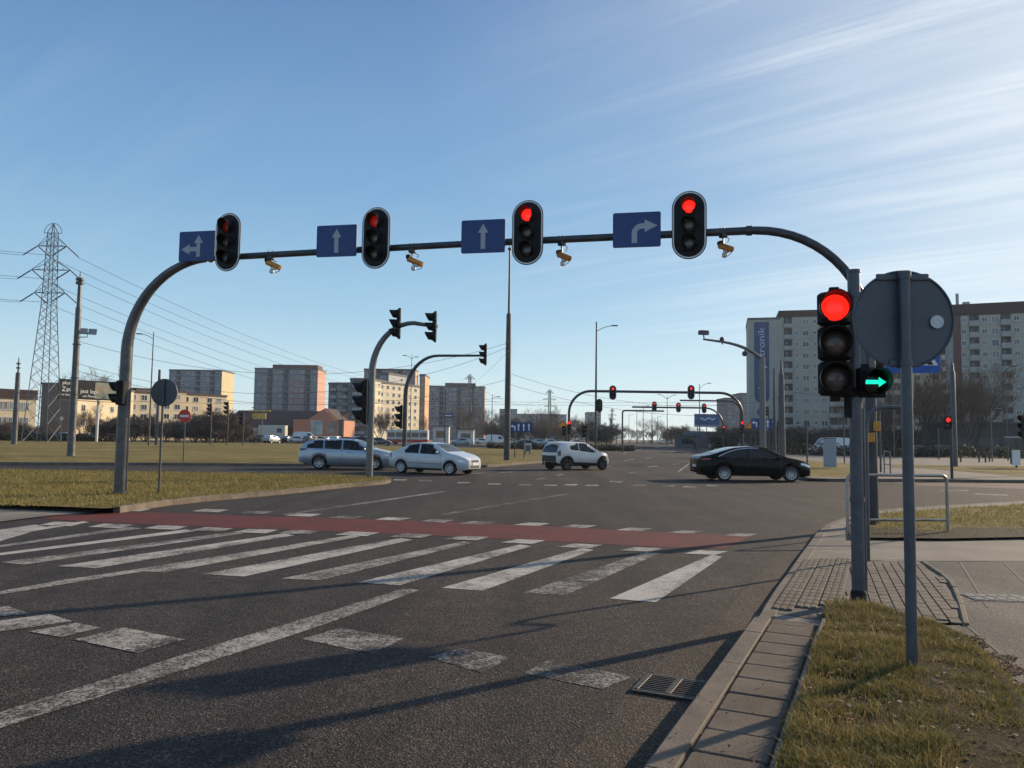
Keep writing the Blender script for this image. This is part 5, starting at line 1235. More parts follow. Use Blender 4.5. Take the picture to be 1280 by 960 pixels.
# tower blocks on the left horizon
t, w, h = block('apartment_tower', 'blue grey tower block with straw yellow gable, behind the round sign on the left', 'apartment block', 385, 208, 274.5, 461.5, 17, 0, 11, 'wbwswbwwbw', None, PG1, PY, PG2, ROOFG, 'tower blocks on the left horizon')
t, w, h = block('apartment_tower', 'slate and mauve tower block with salmon gable and dark attic, above the shop roof', 'apartment block', 375, 315.5, 395, 459.5, 16, 0, 11, 'wwbwsbwwwbw', None, PG1, PK, BALG, ROOFG, 'tower blocks on the left horizon')
panel(t, w*.55, w*.80, 3, h*.80, PKF); panel(t, w*.60, w*.75, h*.80, h*.88, PKF); panel(t, w*.26, w*.55, 3, h*.45, PKF)
b = MB(); b.box((w*.6, 9, h+1.6), (w*.72, 10, 2.2)); b.build('attic', PBR, t)
t, w, h = block('apartment_tower', 'rosy grey tower block with bright orange gable behind the cream flats', 'apartment block', 330, 453, 517.5, 460.5, 9, 0, 11, 'wwbwswbww', None, PGP, POR, PG1, ROOFG, 'tower blocks on the left horizon')
t, w, h = block('apartment_tower', 'narrow green and orange stair tower on the right of the orange gable', 'apartment block', 338, 523, 530, 467.5, 17, 0, 10, 's', None, plaster('sage panel', (0.22, 0.235, 0.20)), POR, BALG, ROOFG, 'tower blocks on the left horizon')
t, w, h = block('apartment_tower', 'wide blue grey tower block with bare trees and a far pylon in front', 'apartment block', 420, 535, 605, 482, 16, 0, 10, 'wwbwswbwwbww', None, PG1, PK, BALG, ROOFG, 'tower blocks on the left horizon')
b = MB(); b.box((w*.55, 8, h+1.6), (w*.55, 8, 2)); b.build('attic', PBR, t)
# modern flats
fg = 'pale modern flats behind the shop'
t, w, h = block('apartment_building', 'grey modern flats with long balconies, left of the cream flats', 'apartment block', 265, 409, 437, 478, 14, R(-14), 7, 'bwb', None, PG2, PWH, BALW, ROOFG, fg)
t, w, h = block('apartment_building', 'white framed modern flats with balconies, directly left of the side-on signal', 'apartment block', 255, 436, 460, 472.5, 16, R(-14), 7, 'bb', 'www', PDK, PCR, BALW, ROOFG, fg)
t, w, h = block('apartment_building', 'sunlit cream flats with a grid of upright windows', 'apartment block', 262, 461, 470, 476, 26, R(-26), 7, 's', 'wwwwwww', PWH, PCR, BALW, ROOFG, fg)
t, w, h = block('apartment_building', 'grey penthouse block standing above the cream flats', 'apartment block', 285, 470, 484, 466, 14, R(-20), 8, 'ww', 'ww', PG2, plaster('light grey facade', (0.40, 0.40, 0.39)), BALW, ROOFG, fg)
# beige housing at the far left
hg = 'low beige housing behind the grass on the left'
block('apartment_building', 'low beige house with brown roof at the left edge', 'house', 130, -14, 43, 485, 10, R(52), 2, 'wwwwww', None, plaster('cream wall', (0.66, 0.55, 0.36)), None, None, ROOFB, hg, 1.6)
block('apartment_building', 'building with a tall blank brown grey wall behind the pylon legs', 'house', 150, 49, 89, 478, 24, 0, 3, None, 'wwww', PBG, PBE, None, ROOFG, hg, .4)
for (x0, x1, yt, Y, lab) in ((112, 122, 486, 178, 'beige flats behind the billboard'), (160, 168, 485, 185, 'beige flats between the gantry leg and the lamp post'), (186, 194, 489, 192, 'beige flats just left of the grey round sign'), (218, 226, 491, 200, 'beige flats behind the no entry sign')):
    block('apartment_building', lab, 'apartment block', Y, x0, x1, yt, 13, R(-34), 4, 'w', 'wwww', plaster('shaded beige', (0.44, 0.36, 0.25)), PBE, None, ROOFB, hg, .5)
# shop with the salmon gable
sA = W(366, 545, 178); yaw = R(-6); shop = thing('shop_building', 'salmon gabled shop with a long dark red brown roof', 'shop', (sA.x, sA.y, 0), yaw)
wd = (W(431, 545, 178).x-sA.x)/math.cos(yaw); hE = W(370, 524, 178).z; hA = W(406, 511.5, 178).z; hr = W(431, 526, 178).z; ap_ = (W(406, 545, 178).x-sA.x)
b = MB(); b.prism([(0, -.2), (wd, -.2), (wd, hr), (wd*.86, hr), (ap_, hA), (wd*.28, hE), (0, hE)], 0, 8, 'XZ'); b.build('wall', PSAL, shop)
b = MB()
for (xa, za), (xb, zb) in (((0, hE), (wd*.28, hE)), ((wd*.28, hE), (ap_, hA)), ((ap_, hA), (wd*.86, hr)), ((wd*.86, hr), (wd, hr))): b.add([(xa, .35, za+.03), (xb, .35, zb+.03), (xb, 8.2, zb+.03), (xa, 8.2, za+.03), (xa, .35, za+.22), (xb, .35, zb+.22), (xb, 8.2, zb+.22), (xa, 8.2, za+.22)], [(0, 1, 2, 3), (4, 5, 6, 7), (0, 1, 5, 4), (2, 3, 7, 6), (1, 2, 6, 5), (3, 0, 4, 7)])
b.build('roof', ROOFB, shop)
b = MB(); lw = W(288, 545, 184); L0 = lw.x-sA.x
b.box((L0/2-.1, 6, 1.6), (abs(L0), 8, 3.4)); b.build('wall', PBR, shop)
b = MB(); zt = W(330, 512.5, 184).z; b.add([(L0-1, .6, 3.2), (ap_-1, .6, 3.2), (ap_+3, 9, zt), (L0-1, 9, zt), (L0-1, 17, 3.2), (ap_-1, 17, 3.2)], [(0, 1, 2, 3), (3, 2, 5, 4), (0, 3, 4), (1, 5, 2)]); b.build('roof', ROOFB, shop)
for x0, x1, z0, z1, m in ((wd*.35, wd*.58, 1.8, 5.0, plaster('pale poster', (0.40, 0.47, 0.44), .5)), (wd*.66, wd*.86, 2.1, 4.7, plaster('dim poster', (0.27, 0.24, 0.19), .6)), (wd*.90, wd*.98, 1.0, 5.0, PDK)): panel(shop, x0, x1, z0, z1, m, 'poster', -.06)
b = MB(); b.box((L0*.50, .2, 7.0), (5.2, .2, .3)); b.box((L0*.5, .15, 5.8), (3.2, .2, 1.3)); b.build('shop_sign', mat('yellow shop sign', (0.55, 0.36, 0.05), .5), shop)
# right hand towers
rg = 'large tower blocks on the right'
t, w, h = block('apartment_tower', 'pale grey corner wing with a tall blue vertical banner', 'apartment block', 200, 936, 976, 397.5, 16, R(-15), 11, '......s', None, PGN, PGN2, BALT, ROOFG, rg, .5)
x0, x1 = w*.19, w*.66; zb0 = W(950, 504, 200).z; zb1 = W(950, 403, 200).z; r_ = (x1-x0)/2
b = MB(); b.prism([(x0, zb1), (x1, zb1), (x1, zb0+r_)]+[((x0+x1)/2+r_*math.cos(a), zb0+r_-r_*math.sin(a)) for a in [PI*k/12 for k in range(1, 12)]]+[(x0, zb0+r_)], -.06, -.01, 'XZ'); bn = b.build('banner', mat('blue banner', (0.028, 0.07, 0.17), .6, 0, .12, .3), t)
tx = link('lettering', text_mesh('komputronik', 2.35, .02, mat('pale lettering', (0.50, 0.55, 0.62), .6)), bn); tx.rotation_euler = (R(90), R(-90), 0); tx.location = ((x0+x1)/2, -.09, (zb0+zb1)/2+1.0); tx.scale = (1.28, 1, 1)
b = MB(); b.cyl(((x0+x1)/2, -.03, zb0-2.3), 1.2, .05, 20, 'Y'); b.build('banner', mat('blue disc banner', (0.04, 0.085, 0.2), .6), t)
t, w, h = block('apartment_tower', 'long grey green tower block behind the near traffic signal and round sign', 'apartment block', 198, 975.5, 1196, 388.5, 15, R(-15), 11, 'bswswbbswswbbswswb', None, PGN, PGN2, BALT, ROOFB, rg, 1.7, ww=1.7)
t, w, h = block('apartment_tower', 'tall pale green tower block with brown roof and brown corner strip at the right edge', 'apartment block', 150, 1194, 1420, 381, 15, R(-24), 11, 'sbswbssbwsbswsb', 'wws', PGN2, PGN, BALT, ROOFB, rg, 2.2, ww=1.3)
panel(t, .05, 1.4, 0, h, PBR, 'corner_strip', -.03)
b = MB(); b.quad((-.02, 0.01, 0), (-.02, 14.9, 0), (-.02, 14.9, h-.02), (-.02, 0.01, h-.02)); b.build('gable_wall', PGN, t)
facade(t, 0, 15, -PI/2, 15, 2, 11, (h-2)/11, 'sws', BALT, 'x', ww=1.2)
for x, y, sx, hh in ((3, 6, 1.2, 1.3), (9, 7, .8, 1.0), (15, 6, 2.2, 1.8), (1.2, 3, .5, 2.6)): b = MB(); b.box((x, y, h+2.2+hh/2), (sx, sx, hh)); b.build('chimney', BALT, t)
block('apartment_tower', 'small grey block seen below the far signal bracket on the right', 'apartment block', 330, 907, 926, 497, 14, 0, 10, 'sss', None, plaster('warm grey facade', (0.23, 0.205, 0.19)), None, BALT, ROOFG, rg, .6)
block('apartment_tower', 'narrow grey block rising between the small block and the banner wing', 'apartment block', 345, 926, 942, 491, 14, 0, 11, 'ss', None, plaster('cool grey facade', (0.22, 0.225, 0.225)), None, BALT, ROOFG, rg, .6)
# far pale blocks beyond the mast
dg_ = 'far flat blocks behind the bare wood'
for x0, x1, yt, Y, n, lab in ((640, 708, 517, 560, 8, 'long low grey slab block far behind the lane sign'), (624, 646, 511, 520, 4, 'small grey block just right of the thin mast'), (734, 751, 515, 520, 3, 'pale far block right of the lamp post')):
    block('apartment_tower', lab, 'apartment block', Y, x0, x1, yt, 18, 0, 6, 'w'*n, None, plaster('hazy grey facade', (0.24, 0.25, 0.255)), plaster('hazy warm gable', (0.42, 0.36, 0.29)), None, ROOFG, dg_, .6, ww=2.2)
# low dark sheds and a wall on the right, in the shade of the towers
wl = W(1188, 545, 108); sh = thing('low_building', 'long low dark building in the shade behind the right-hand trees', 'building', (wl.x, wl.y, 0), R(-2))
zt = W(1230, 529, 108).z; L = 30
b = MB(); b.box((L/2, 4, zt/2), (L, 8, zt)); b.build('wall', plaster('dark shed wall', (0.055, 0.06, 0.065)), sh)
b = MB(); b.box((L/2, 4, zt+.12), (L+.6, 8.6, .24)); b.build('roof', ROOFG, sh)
b = MB()
for k in range(9): b.box((1.7+k*3.3, -.03, 1.3), (2.6, .06, 2.4))
b.build('garage_doors', plaster('garage door', (0.075, 0.08, 0.085)), sh)
# roof billboard and the low shop under it
wl = W(868, 545, 185); rbx = thing('low_shop', 'low shop carrying a blue rooftop billboard beyond the far signals', 'shop', (wl.x, wl.y, 0), 0); sc = 185/FPX
b = MB(); b.box((4.5, 5, 1.9), (10, 10, 3.8)); b.build('wall', plaster('dim shop wall', (0.10, 0.12, 0.14)), rbx)
b = MB(); b.box((4.5, -.1, 2.6), (10, .2, 1.2)); b.build('fascia', mat('blue fascia', (0.05, 0.10, 0.18), .5), rbx)
z1 = W(880, 517.5, 185).z; z0 = W(880, 531, 185).z
bb2 = thing('rooftop_billboard', 'blue rooftop billboard with a white squiggle', 'billboard', (wl.x, wl.y, 3.8), 0)
b = MB(); b.box((31*sc/2, 0, (z0+z1)/2-3.8), (31*sc, .3, z1-z0)); b.build('panel', mat('blue board', (0.06, 0.12, 0.25), .5, 0, .4, .8), bb2)
b = MB(); zc_ = (z0+z1)/2-3.8
b.tube(smoothline([(1.1+.62*k, -.2, zc_+.25*math.sin(k*2.2)+.1*k*.3) for k in range(7)], 6), .16, 6); b.build('squiggle', WHITES, bb2)
b = MB(); b.box((31*sc/2, -.05, z0-3.8-.25), (31*sc, .2, .5)); b.build('strip', plaster('pale strip', (0.3, 0.33, 0.36)), bb2)
for x in (.7, 2.9, 5.1): b = MB(); b.box((x, 0, (z0-4.3)/2+.05), (.16, .16, z0-4.3+.3)); b.build('leg', POLE, bb2)
# kiosks and sheds at the far street
for (x0, x1, yt, Y, m, lab) in ((541, 561, 533, 190, PWH, 'white kiosk left of the blue street sign'), (572, 592, 537, 185, PWH, 'white flat kiosk right of the blue street sign'), (847, 872, 545, 170, PDK, 'dark box container beside the far road')):
    a = W(x0, 545, Y); c = W(x1, 545, Y); k = thing('kiosk', lab, 'kiosk', (a.x, a.y, 0), 0, 'small kiosks at the far street'); z = W(x0, yt, Y).z
    b = MB(); b.bbox(((c.x-a.x)/2, 1.6, z/2), (c.x-a.x, 3.2, z), .05); b.build('wall', m, k); b = MB(); b.box(((c.x-a.x)/2, 1.4, z+.1), (c.x-a.x+.5, 4, .2)); b.build('roof', ROOFG, k)
    b = MB(); b.box(((c.x-a.x)/2, -.03, z*.55), ((c.x-a.x)*.6, .06, z*.4)); b.build('window', PANE, k)
# billboard on the left
bl = W(70, 545, 120); br_ = W(141, 545, 128); v = flat(br_-bl); Lb = v.length; s_ = 122/FPX
bd = thing('billboard', 'dark roadside billboard with white lettering on white posts, left of the gantry leg', 'billboard', (bl.x, bl.y, 0), math.atan2(v.y, v.x))
zA, zB = W(70, 497.5, 120).z, W(70, 473, 120).z
b = MB(); b.bbox((Lb/2, 0, (zA+zB)/2), (Lb, .35, zB-zA), .04); b.build('panel', mat('charcoal poster', (0.016, 0.020, 0.022), .7, 0, .25, .5, spec=.15), bd)
b = MB(); b.box((Lb*.80, -.19, (zA+zB)/2), (Lb*.36, .03, (zB-zA)*.86)); b.build('picture', mat('forest poster', (0.10, 0.15, 0.12), .6, 0, .9, .9, dirt=(0.30, 0.16, 0.10)), bd)
WL = mat('white poster lettering', (0.62, 0.63, 0.63), .6)
for txt, x, z, s in (('plus', .045, .80, .78), ('Zaw', .04, .47, 1.05), ('jest lepi', .36, .42, .92), ('na Samsun', .04, .20, .48), ('um Phone', .40, .17, .55)):
    o = link('lettering', text_mesh(txt, s, .01, WL, 'LEFT'), bd); o.rotation_euler.x = R(90); o.location = (Lb*x, -.215, zA+(zB-zA)*z)
b = MB(); b.lathe([(.26, 0), (.26, .02), (.16, .02), (.16, 0)], 16, 'Y', (Lb*.045+2.0, -.21, zA+(zB-zA)*.79), True); b.build('logo', WL, bd)
for x in (Lb*.23, Lb*.71): b = MB(); b.tube([(x, .1, 0), (x, .1, zA)], .20, 12); b.build('post', plaster('white post', (0.6, 0.58, 0.54)), bd)
b = MB(); b.box((Lb/2, -.2, zA-.25), (Lb, .9, .08)); b.build('catwalk', GALVD, bd)
# ------------------------------------------------------------------ poles, masts and far signals
def pole_thing(name, label, cat, px, py, pytop, r0, r1, m, z=KH, group=None, Y=None, pxt=None, steps=None):
    g = W(px, py, Y) if Y else G(px, py, z); g.z = z
    t = thing(name, label, cat, (g.x, g.y, z), 0, group); H = HZ(px if pxt is None else pxt, pytop, g)-z
    b = MB()
    if steps: pts, rad = zip(*[((0, 0, H*f), r) for f, r in steps]); b.tube(pts, rad, 14)
    else: b.tube([(0, 0, -.1), (0, 0, H)], [r0, r1], 14)
    b.build('pole', m, t, 40); return t, g, H
tg = 'stout tram line poles'
tp = {}
t, g, H = pole_thing('tram_pole', 'tall stepped tram pole carrying a small solar panel on the left grass', 'pole', 88.5, 570, 339, 0, 0, GALVD, pxt=99, steps=[(0, .26), (.02, .24), (.80, .17), (.80, .125), (.955, .10), (.956, .05), (1, .02)], group=tg); tp['a'] = (g, H)
s_ = g.y/FPX
for z in (.955, .935): b = MB(); b.cyl((0, 0, H*z), .24, .16, 14); b.build('insulator', POLE, t, 40)
for z in (.33, .42, .60): b = MB(); b.cyl((0, 0, H*z), .27, .05, 14); b.build('band', POLE, t, 40)
sp = thing('solar_panel', 'two tilted solar modules on the stepped tram pole', 'solar panel', (g.x+.20, g.y-.1, HZ(104, 414, g)), R(25))
M = Matrix.Rotation(R(-48), 3, 'X')
for x in (.22, .74):
    b = MB(); b.box((x, 0, 0), (.48, .03, .62), M=M); b.v = [tuple(Vector(v)) for v in b.v]; b.build('module', mat('silicon module', (0.16, 0.17, 0.18), .2, .2, .35, 9), sp)
b = MB(); b.tube([(-.2, .1, -.40), (.45, .06, -.36), (.48, .0, -.05)], .03, 8); b.build('bracket', GALVD, sp, 40)
t, g, H = pole_thing('tram_pole', 'tram pole at the far left edge before the low beige house', 'pole', 17.5, 555, 447, 0, 0, GALVD, pxt=22.5, steps=[(0, .34), (.02, .33), (.82, .24), (.83, .10), (1, .05)], group=tg); tp['b'] = (g, H)
b = MB()
for z in (.93, .88): b.cyl((0, 0, H*z), .22, .18, 12)
b.build('insulator', POLE, t, 40)
t, g, H = pole_thing('tram_mast', 'very tall thin-topped mast on the grass behind the middle of the gantry', 'mast', 633.5, 575, 306, 0, 0, POLE, pxt=637.5, steps=[(0, .23), (.5, .19), (.675, .17), (.677, .085), (.975, .06), (.976, .14), (.985, .14), (.986, .03), (1, .02)]); tp['m'] = (g, H)
b = MB()
for z in (.545, .50, .215): b.cyl((0, 0, H*z), .215, .06, 14)
b.build('band', GALV, t, 40)
t, g, H = pole_thing('tram_pole', 'plain tram pole just right of the grey round sign on the left', 'pole', 195.5, 554, 462, .22, .16, GALVD, Y=100, group=tg)
t, g, H = pole_thing('tram_pole', 'tram pole behind the black car, left of the white van', 'pole', 977.5, 572, 449, 0, 0, GALVD, pxt=975.5, steps=[(0, .30), (.85, .22), (.86, .13), (1, .05)], group=tg, Y=64); tp['c'] = (g, H)
for z in (.62, .35):
    b = MB(); b.cyl((0, 0, H*z), .26, .08, 12); b.build('band', POLE, t, 40)
t, g, H = pole_thing('tram_pole', 'thinner tram pole behind the camera mast on the right', 'pole', 968.5, 570, 461, .17, .08, POLE, group=tg, Y=74)
t, g, H = pole_thing('tram_pole', 'tram pole beside the red pedestrian light on the right', 'pole', 1193.5, 583, 446, 0, 0, GALVD, pxt=1190, steps=[(0, .20), (.86, .15), (.87, .09), (.93, .09), (.94, .03), (1, .02)], group=tg); tp['d'] = (g, H)
for z in (.62, .68, .2): b = MB(); b.cyl((0, 0, H*z), .19, .05, 12); b.build('band', GALV, t, 40)
# street lamps
lg = 'street lamps around the junction'
def lamp(label, px, py, pytop, Y, arms, r=.09, m=GALVD, pxt=None, spike=.6, thin=False):
    t, g, H = pole_thing('street_lamp', label, 'street lamp', px, py, pytop, r, r*.5, m, z=.1, Y=Y, pxt=pxt, group=lg)
    for dx, dz in arms:
        b = MB(); b.tube(smoothline([(0, 0, H-spike-.25), (dx*.45, 0, H-spike+dz*.6), (dx*.8, 0, H-spike+dz)], 4), .035 if not thin else .06, 8); b.build('arm', m, t, 50)
        b = MB(); b.bbox((dx*.93, 0, H-spike+dz+.03), (.75, .28, .13), .04); b.build('lamp_head', POLE, t, 40)
    return t
lamp('double-pole street lamp with an arm to the left, beside the left gantry leg', 186, 550, 415, 96, [(-1.9, .32)], pxt=188.8, r=.11)
lamp('slim street lamp with one lantern, right of the white hatchback', 744.5, 562, 402, 92, [(2.3, .42)], r=.16, m=POLE, pxt=743.5, spike=.9)
lamp('twin-armed street lamp above the orange gabled tower', 512.5, 548, 443, 150, [(-1.5, .35), (1.0, .1)], r=.10)
lamp('small street lamp right of the wide blue grey tower', 614.5, 552, 493, 150, [(1.3, .15)], r=.10)
lamp('twin-armed street lamp over the far road', 834, 549, 495, 210, [(-2.3, .9), (2.3, .9)], r=.13, thin=True)
lamp('street lamp with an arm to the right behind the far gantry', 874.5, 552, 480, 150, [(2.0, .75)], r=.12)
for i, (px, py, pt, Y) in enumerate(((804, 548, 507, 240), (815, 548, 506, 260), (796, 548, 512, 300), (822, 548, 520, 340), (786, 548, 518, 380))):
    lamp('one of the small lamp posts lining the far road', px, py, pt, Y, [(1.6, .5)], r=.14, thin=True)
lamp('tall thin street lamp in front of the pale green tower at the right edge', 1260, 570, 461, 76, [(.85, .25)], r=.06, spike=.0)
lamp('short street lamp in front of the long low dark building', 1240.5, 575, 516, 72, [(.55, .35)], r=.055, m=GALV, spike=.0)
lamp('small hooked street lamp in front of the shop posters', 427, 549, 511, 150, [(-1.7, .45)], r=.09, spike=0)
lamp('hooked street lamp left of the white lorry', 327, 549, 513, 145, [(-1.8, .45)], r=.10, m=GALV, spike=0)
# cranked signal arms on the left island
def bent_signal(label, px, py, pyt, pxe, pye, r, m, rad=1.6, z=KH, Y=None, name='signal_mast'):
    g = W(px, py, Y) if Y else G(px, py, z); g.z = z; H = HZ(px, pyt, g)-z; e = W(pxe, pye, g.y); L = e.x-g.x; He = e.z-z
    t = thing(name, label, 'signal mast', (g.x, g.y, z), 0, None)
    s = 1 if L > 0 else -1
    pts = [(0, 0, -.1), (0, 0, H-rad*1.25)]+[(s*rad*(1-math.cos(R(9*k))), 0, H-rad*1.25+rad*1.25*math.sin(R(9*k))) for k in range(1, 11)]+[(L, 0, He)]
    b = MB(); b.tube(pts, [r, r]+[r*(1-.04*k) for k in range(1, 11)]+[r*.5], 14); b.build('pole', m, t, 45); return t, g, H, L
t, g, H, L = bent_signal('bent steel signal mast on the tip of the left island, carrying two side-on signals', 461.5, 596.5, 403, 547, 408.5, .135, GALV, 1.55)
for px, py, lab in ((496, 405, 'side-on signal at the bend of the bent mast on the island'), (540.5, 409, 'side-on signal at the free end of the bent mast on the island')):
    q = W(px, py, g.y); traffic_light((q.x, q.y-.16, q.z), R(-82), None, lab, False, 'side-on signals at the left island', sp=.36)
q = W(452, 502, g.y); traffic_light((q.x-.02, q.y, q.z), R(-84), None, 'black side-on signal on the shaft of the bent mast, before the white flats', False, 'side-on signals at the left island', sp=.42, scale=1.25)
t, g, H, L = bent_signal('dark bent signal mast rising behind the white saloon', 505, 575, 444, 603, 444.5, .13, POLE, 1.9, Y=46)
q = W(604.5, 443, g.y); traffic_light((q.x, q.y, q.z), R(-75), None, 'side-on signal on the long arm left of the tall mast', False, 'side-on signals at the left island', sp=.40)
q = W(499, 521, g.y); traffic_light((q.x, q.y, q.z), R(-84), None, 'black side-on signal behind the roof line of the white saloon', False, 'side-on signals at the left island', sp=.40, scale=1.1)
# pedestrian head on the left gantry leg
q = W(149.5, 491, gL.y-.2); ps = thing('pedestrian_signal', 'black two-lens pedestrian signal side-on upon the left gantry leg', 'pedestrian signal', (q.x-.02, q.y-.05, q.z), R(-80))
b = MB(); b.bbox((0, .08, .0), (.26, .20, .62), .03); b.build('housing', BLACKM, ps, 35)
for z in (-.15, .15): link('visor', visor_mesh(.125, .20, BLACKP, 'ped'), ps, (0, -.02, z)); link('lens', lens_mesh(.11, LENSD, 'pedoff'), ps, (0, -.01, z))
# signs on the left
def post_sign(label, px, py, pyc, r_px, face, back=True, rpost=.03, z=KH, Y=None, bar=False):
    g = W(px, py, Y) if Y else G(px, py, z); g.z = z; r = r_px/FPX*g.y; hz_ = HZ(px, pyc, g)-z
    t = thing('road_sign', label, 'road sign', (g.x, g.y, z), R(-6))
    b = MB(); b.tube([(0, 0, -.1), (0, 0, hz_+(r*.9 if back else 0))], rpost, 12); b.build('post', GALVD, t, 40)
    y = .05 if back else -.05
    b = MB(); b.lathe([(.001, y-.01), (r, y-.01), (r+.008, y-.015), (r+.008, y+.01), (.001, y+.01)], 40, 'Y', (0, 0, hz_)); b.build('disc', face, t, 30)
    if bar: b = MB(); b.box((0, y-.014, hz_), (r*1.5, .006, r*.34)); b.build('bar', WHITES, t)
    return t
post_sign('grey back of a round sign on a thin post by the left gantry leg', 198.5, 616, 490.5, 17, GREYB, True, .03)
post_sign('red no entry sign on a thin post in the left grass', 229, 577, 520, 7.9, REDS, False, .035, bar=True)
post_sign('small white ringed sign on a thin post below the billboard', 75.5, 553, 523, 2.4, mat('pale round sign', (0.6, 0.5, 0.48), .5), False, .05, Y=112)
# lane boards in the distance
def lane_board(label, x0, x1, y0, y1, Y, arrows, posts, pyb):
    a = W(x0, y0, Y); c = W(x1, y0, Y); lo = W(x0, y1, Y).z; w = c.x-a.x; h = a.z-lo
    t = thing('lane_board', label, 'road sign', (a.x, Y, 0), 0, 'blue lane boards')
    b = MB(); b.box((w/2, 0, lo+h/2), (w, .06, h)); b.build('panel', BLUES, t)
    for f, kind in arrows:
        b = MB(); x = w*f; zc2 = lo+h*.52
        if kind == 'up': b.prism([(x-.06*h, zc2-.36*h), (x+.06*h, zc2-.36*h), (x+.06*h, zc2+.12*h), (x+.15*h, zc2+.12*h), (x, zc2+.40*h), (x-.15*h, zc2+.12*h), (x-.06*h, zc2+.12*h)], -.05, -.04, 'XZ')
        else: b.prism([(x+.08*h, zc2-.36*h), (x+.2*h, zc2-.36*h), (x+.2*h, zc2+.1*h), (x-.08*h, zc2+.16*h), (x-.08*h, zc2+.28*h), (x-.30*h, zc2+.08*h), (x-.08*h, zc2-.1*h), (x-.08*h, zc2+.02*h), (x+.08*h, zc2)], -.05, -.04, 'XZ')
        b.build('arrow', WHITES, t)
    for p in posts:
        x = W(p, y0, Y).x-a.x; b = MB(); b.tube([(x, .06, 0), (x, .06, a.z-.05)], .045, 10); b.build('post', GALVD, t)
lane_board('blue lane board with one turning and three straight arrows behind the tall mast', 638.5, 665.5, 528, 540, 62, [(.13, 'l'), (.36, 'up'), (.60, 'up'), (.84, 'up')], (644, 655.5), 573)
lane_board('blue lane board with a turn and two straight arrows behind the black car', 939, 970, 523, 536, 78, [(.15, 'l'), (.66, 'up'), (.90, 'up')], (944, 956, 967), 570)
cbx = G(659.5, 567.5, KH); cb = thing('utility_cabinet', 'small pale utility cabinet on two legs in front of the blue lane board', 'cabinet', (cbx.x, cbx.y, KH), R(10))
b = MB(); b.bbox((0, 0, .62), (.62, .40, .84), .03); b.build('body', plaster('pale cabinet', (0.42, 0.42, 0.41)), cb); b = MB(); b.box((0, -.21, .55), (.5, .03, .55)); b.build('door', PDK, cb)
for x in (-.22, .22): b = MB(); b.box((x, 0, .1), (.06, .3, .2)); b.build('leg', GALVD, cb)
ec = G(1037.5, 585, KH); w_ = 15.5/FPX*ec.y; hh = HZ(1037, 548, ec)-KH; c2 = thing('electric_cabinet', 'tall pale grey electric cabinet on the grass right of the black car', 'cabinet', (ec.x, ec.y, KH), R(-12))
b = MB(); b.bbox((0, 0, hh/2+.03), (w_*.9, .45, hh-.06), .02); b.build('body', plaster('light grey cabinet', (0.34, 0.38, 0.42)), c2); b = MB(); b.bbox((0, 0, hh), (w_*.95, .5, .06), .02); b.build('lid', GALV, c2); b = MB(); b.box((0, -.235, hh/2), (w_*.78, .02, hh*.86)); b.build('door', plaster('grey cabinet door', (0.30, 0.34, 0.38)), c2)
# camera mast
g = G(953.5, 588, KH); g = W(953.5, 560, 58); g.z = KH; H = HZ(953, 446, g)-KH; cm = thing('camera_mast', 'square camera mast with a long bent arm reaching left above the black car', 'camera mast', (g.x, g.y, KH), 0)
b = MB(); b.tube([(0, 0, -.1), (0, 0, H)], [.26, .21], 8); b.build('pole', GALV, cm, 30)
q = [W(x, y, 58) for x, y in ((953, 449), (935, 437), (912, 429), (879, 424))]
b = MB(); b.tube([(p.x-g.x, 0, p.z-KH) for p in smoothline([(v.x, v.y, v.z) for v in q], 5)], [.15, .145, .14, .135, .13, .125, .12, .115, .11, .105, .10, .095, .09, .085, .08, .075][:16], 10); b.build('arm', GALV, cm, 45)
for k, (x, y, sc, lab) in enumerate(((879.5, 416, 1.5, 'long box camera at the tip of the camera mast arm'), (902.5, 424, .7, 'small round camera halfway along the camera mast arm'), (931, 442, .8, 'dome camera hanging under the camera mast arm'))):
    p = W(x, y, 58); t = thing('detection_camera', lab, 'camera', tuple(p), R(-20 if k else 12)); 
    b = MB(); b.bbox((0, 0, 0), (.52*sc, .22*sc, .20*sc), .04) if k == 0 else b.sphere((0, 0, 0), .26*sc, 12, 8); b.build('body', POLE, t, 40)
    b = MB(); b.tube([(.0, 0, -.08), (.03, 0, -.40 if k < 2 else .3)], .05, 8); b.build('bracket', GALVD, t)
    if k == 0: b = MB(); b.bbox((0, 0, .16), (.66, .30, .03), .01); b.build('sunshade', POLE, t)
# far gantries
def far_gantry(label, pxl, pxr, py_base, py_arm, Y, heads, rad=1.7, open_left=False, r=.10, posth=None, z=KH):
    a = W(pxl, 545, Y); c = W(pxr, 545, Y); H = W((pxl+pxr)/2, py_arm, Y).z; L = c.x-a.x
    t = thing('signal_gantry', label, 'gantry', (a.x, Y, 0), 0)
    lf = [(0, 0, 0), (0, 0, H-rad)]+[(rad-rad*math.cos(R(9*k)), 0, H-rad+rad*math.sin(R(9*k))) for k in range(1, 11)]
    rt = [(L-rad+rad*math.sin(R(9*k)), 0, H-rad+rad*math.cos(R(9*k))) for k in range(0, 11)]+[(L, 0, 0)]
    b = MB()
    if open_left == 'left': b.tube([(0, 0, H)]+rt, r, 12)
    elif open_left == 'right': b.tube(lf+[(L, 0, H)], r, 12)
    else: b.tube(lf+rt, r, 12)
    b.build('frame', POLE, t, 45)
    for px, py, lit, lab, plate, sc, hn in heads:
        q = W(px, py, Y); traffic_light((q.x, Y-.32, q.z), R(-4), lit, lab, plate, 'signals on the far gantries', redm=REDL2, sp=.375, scale=sc)
    return t
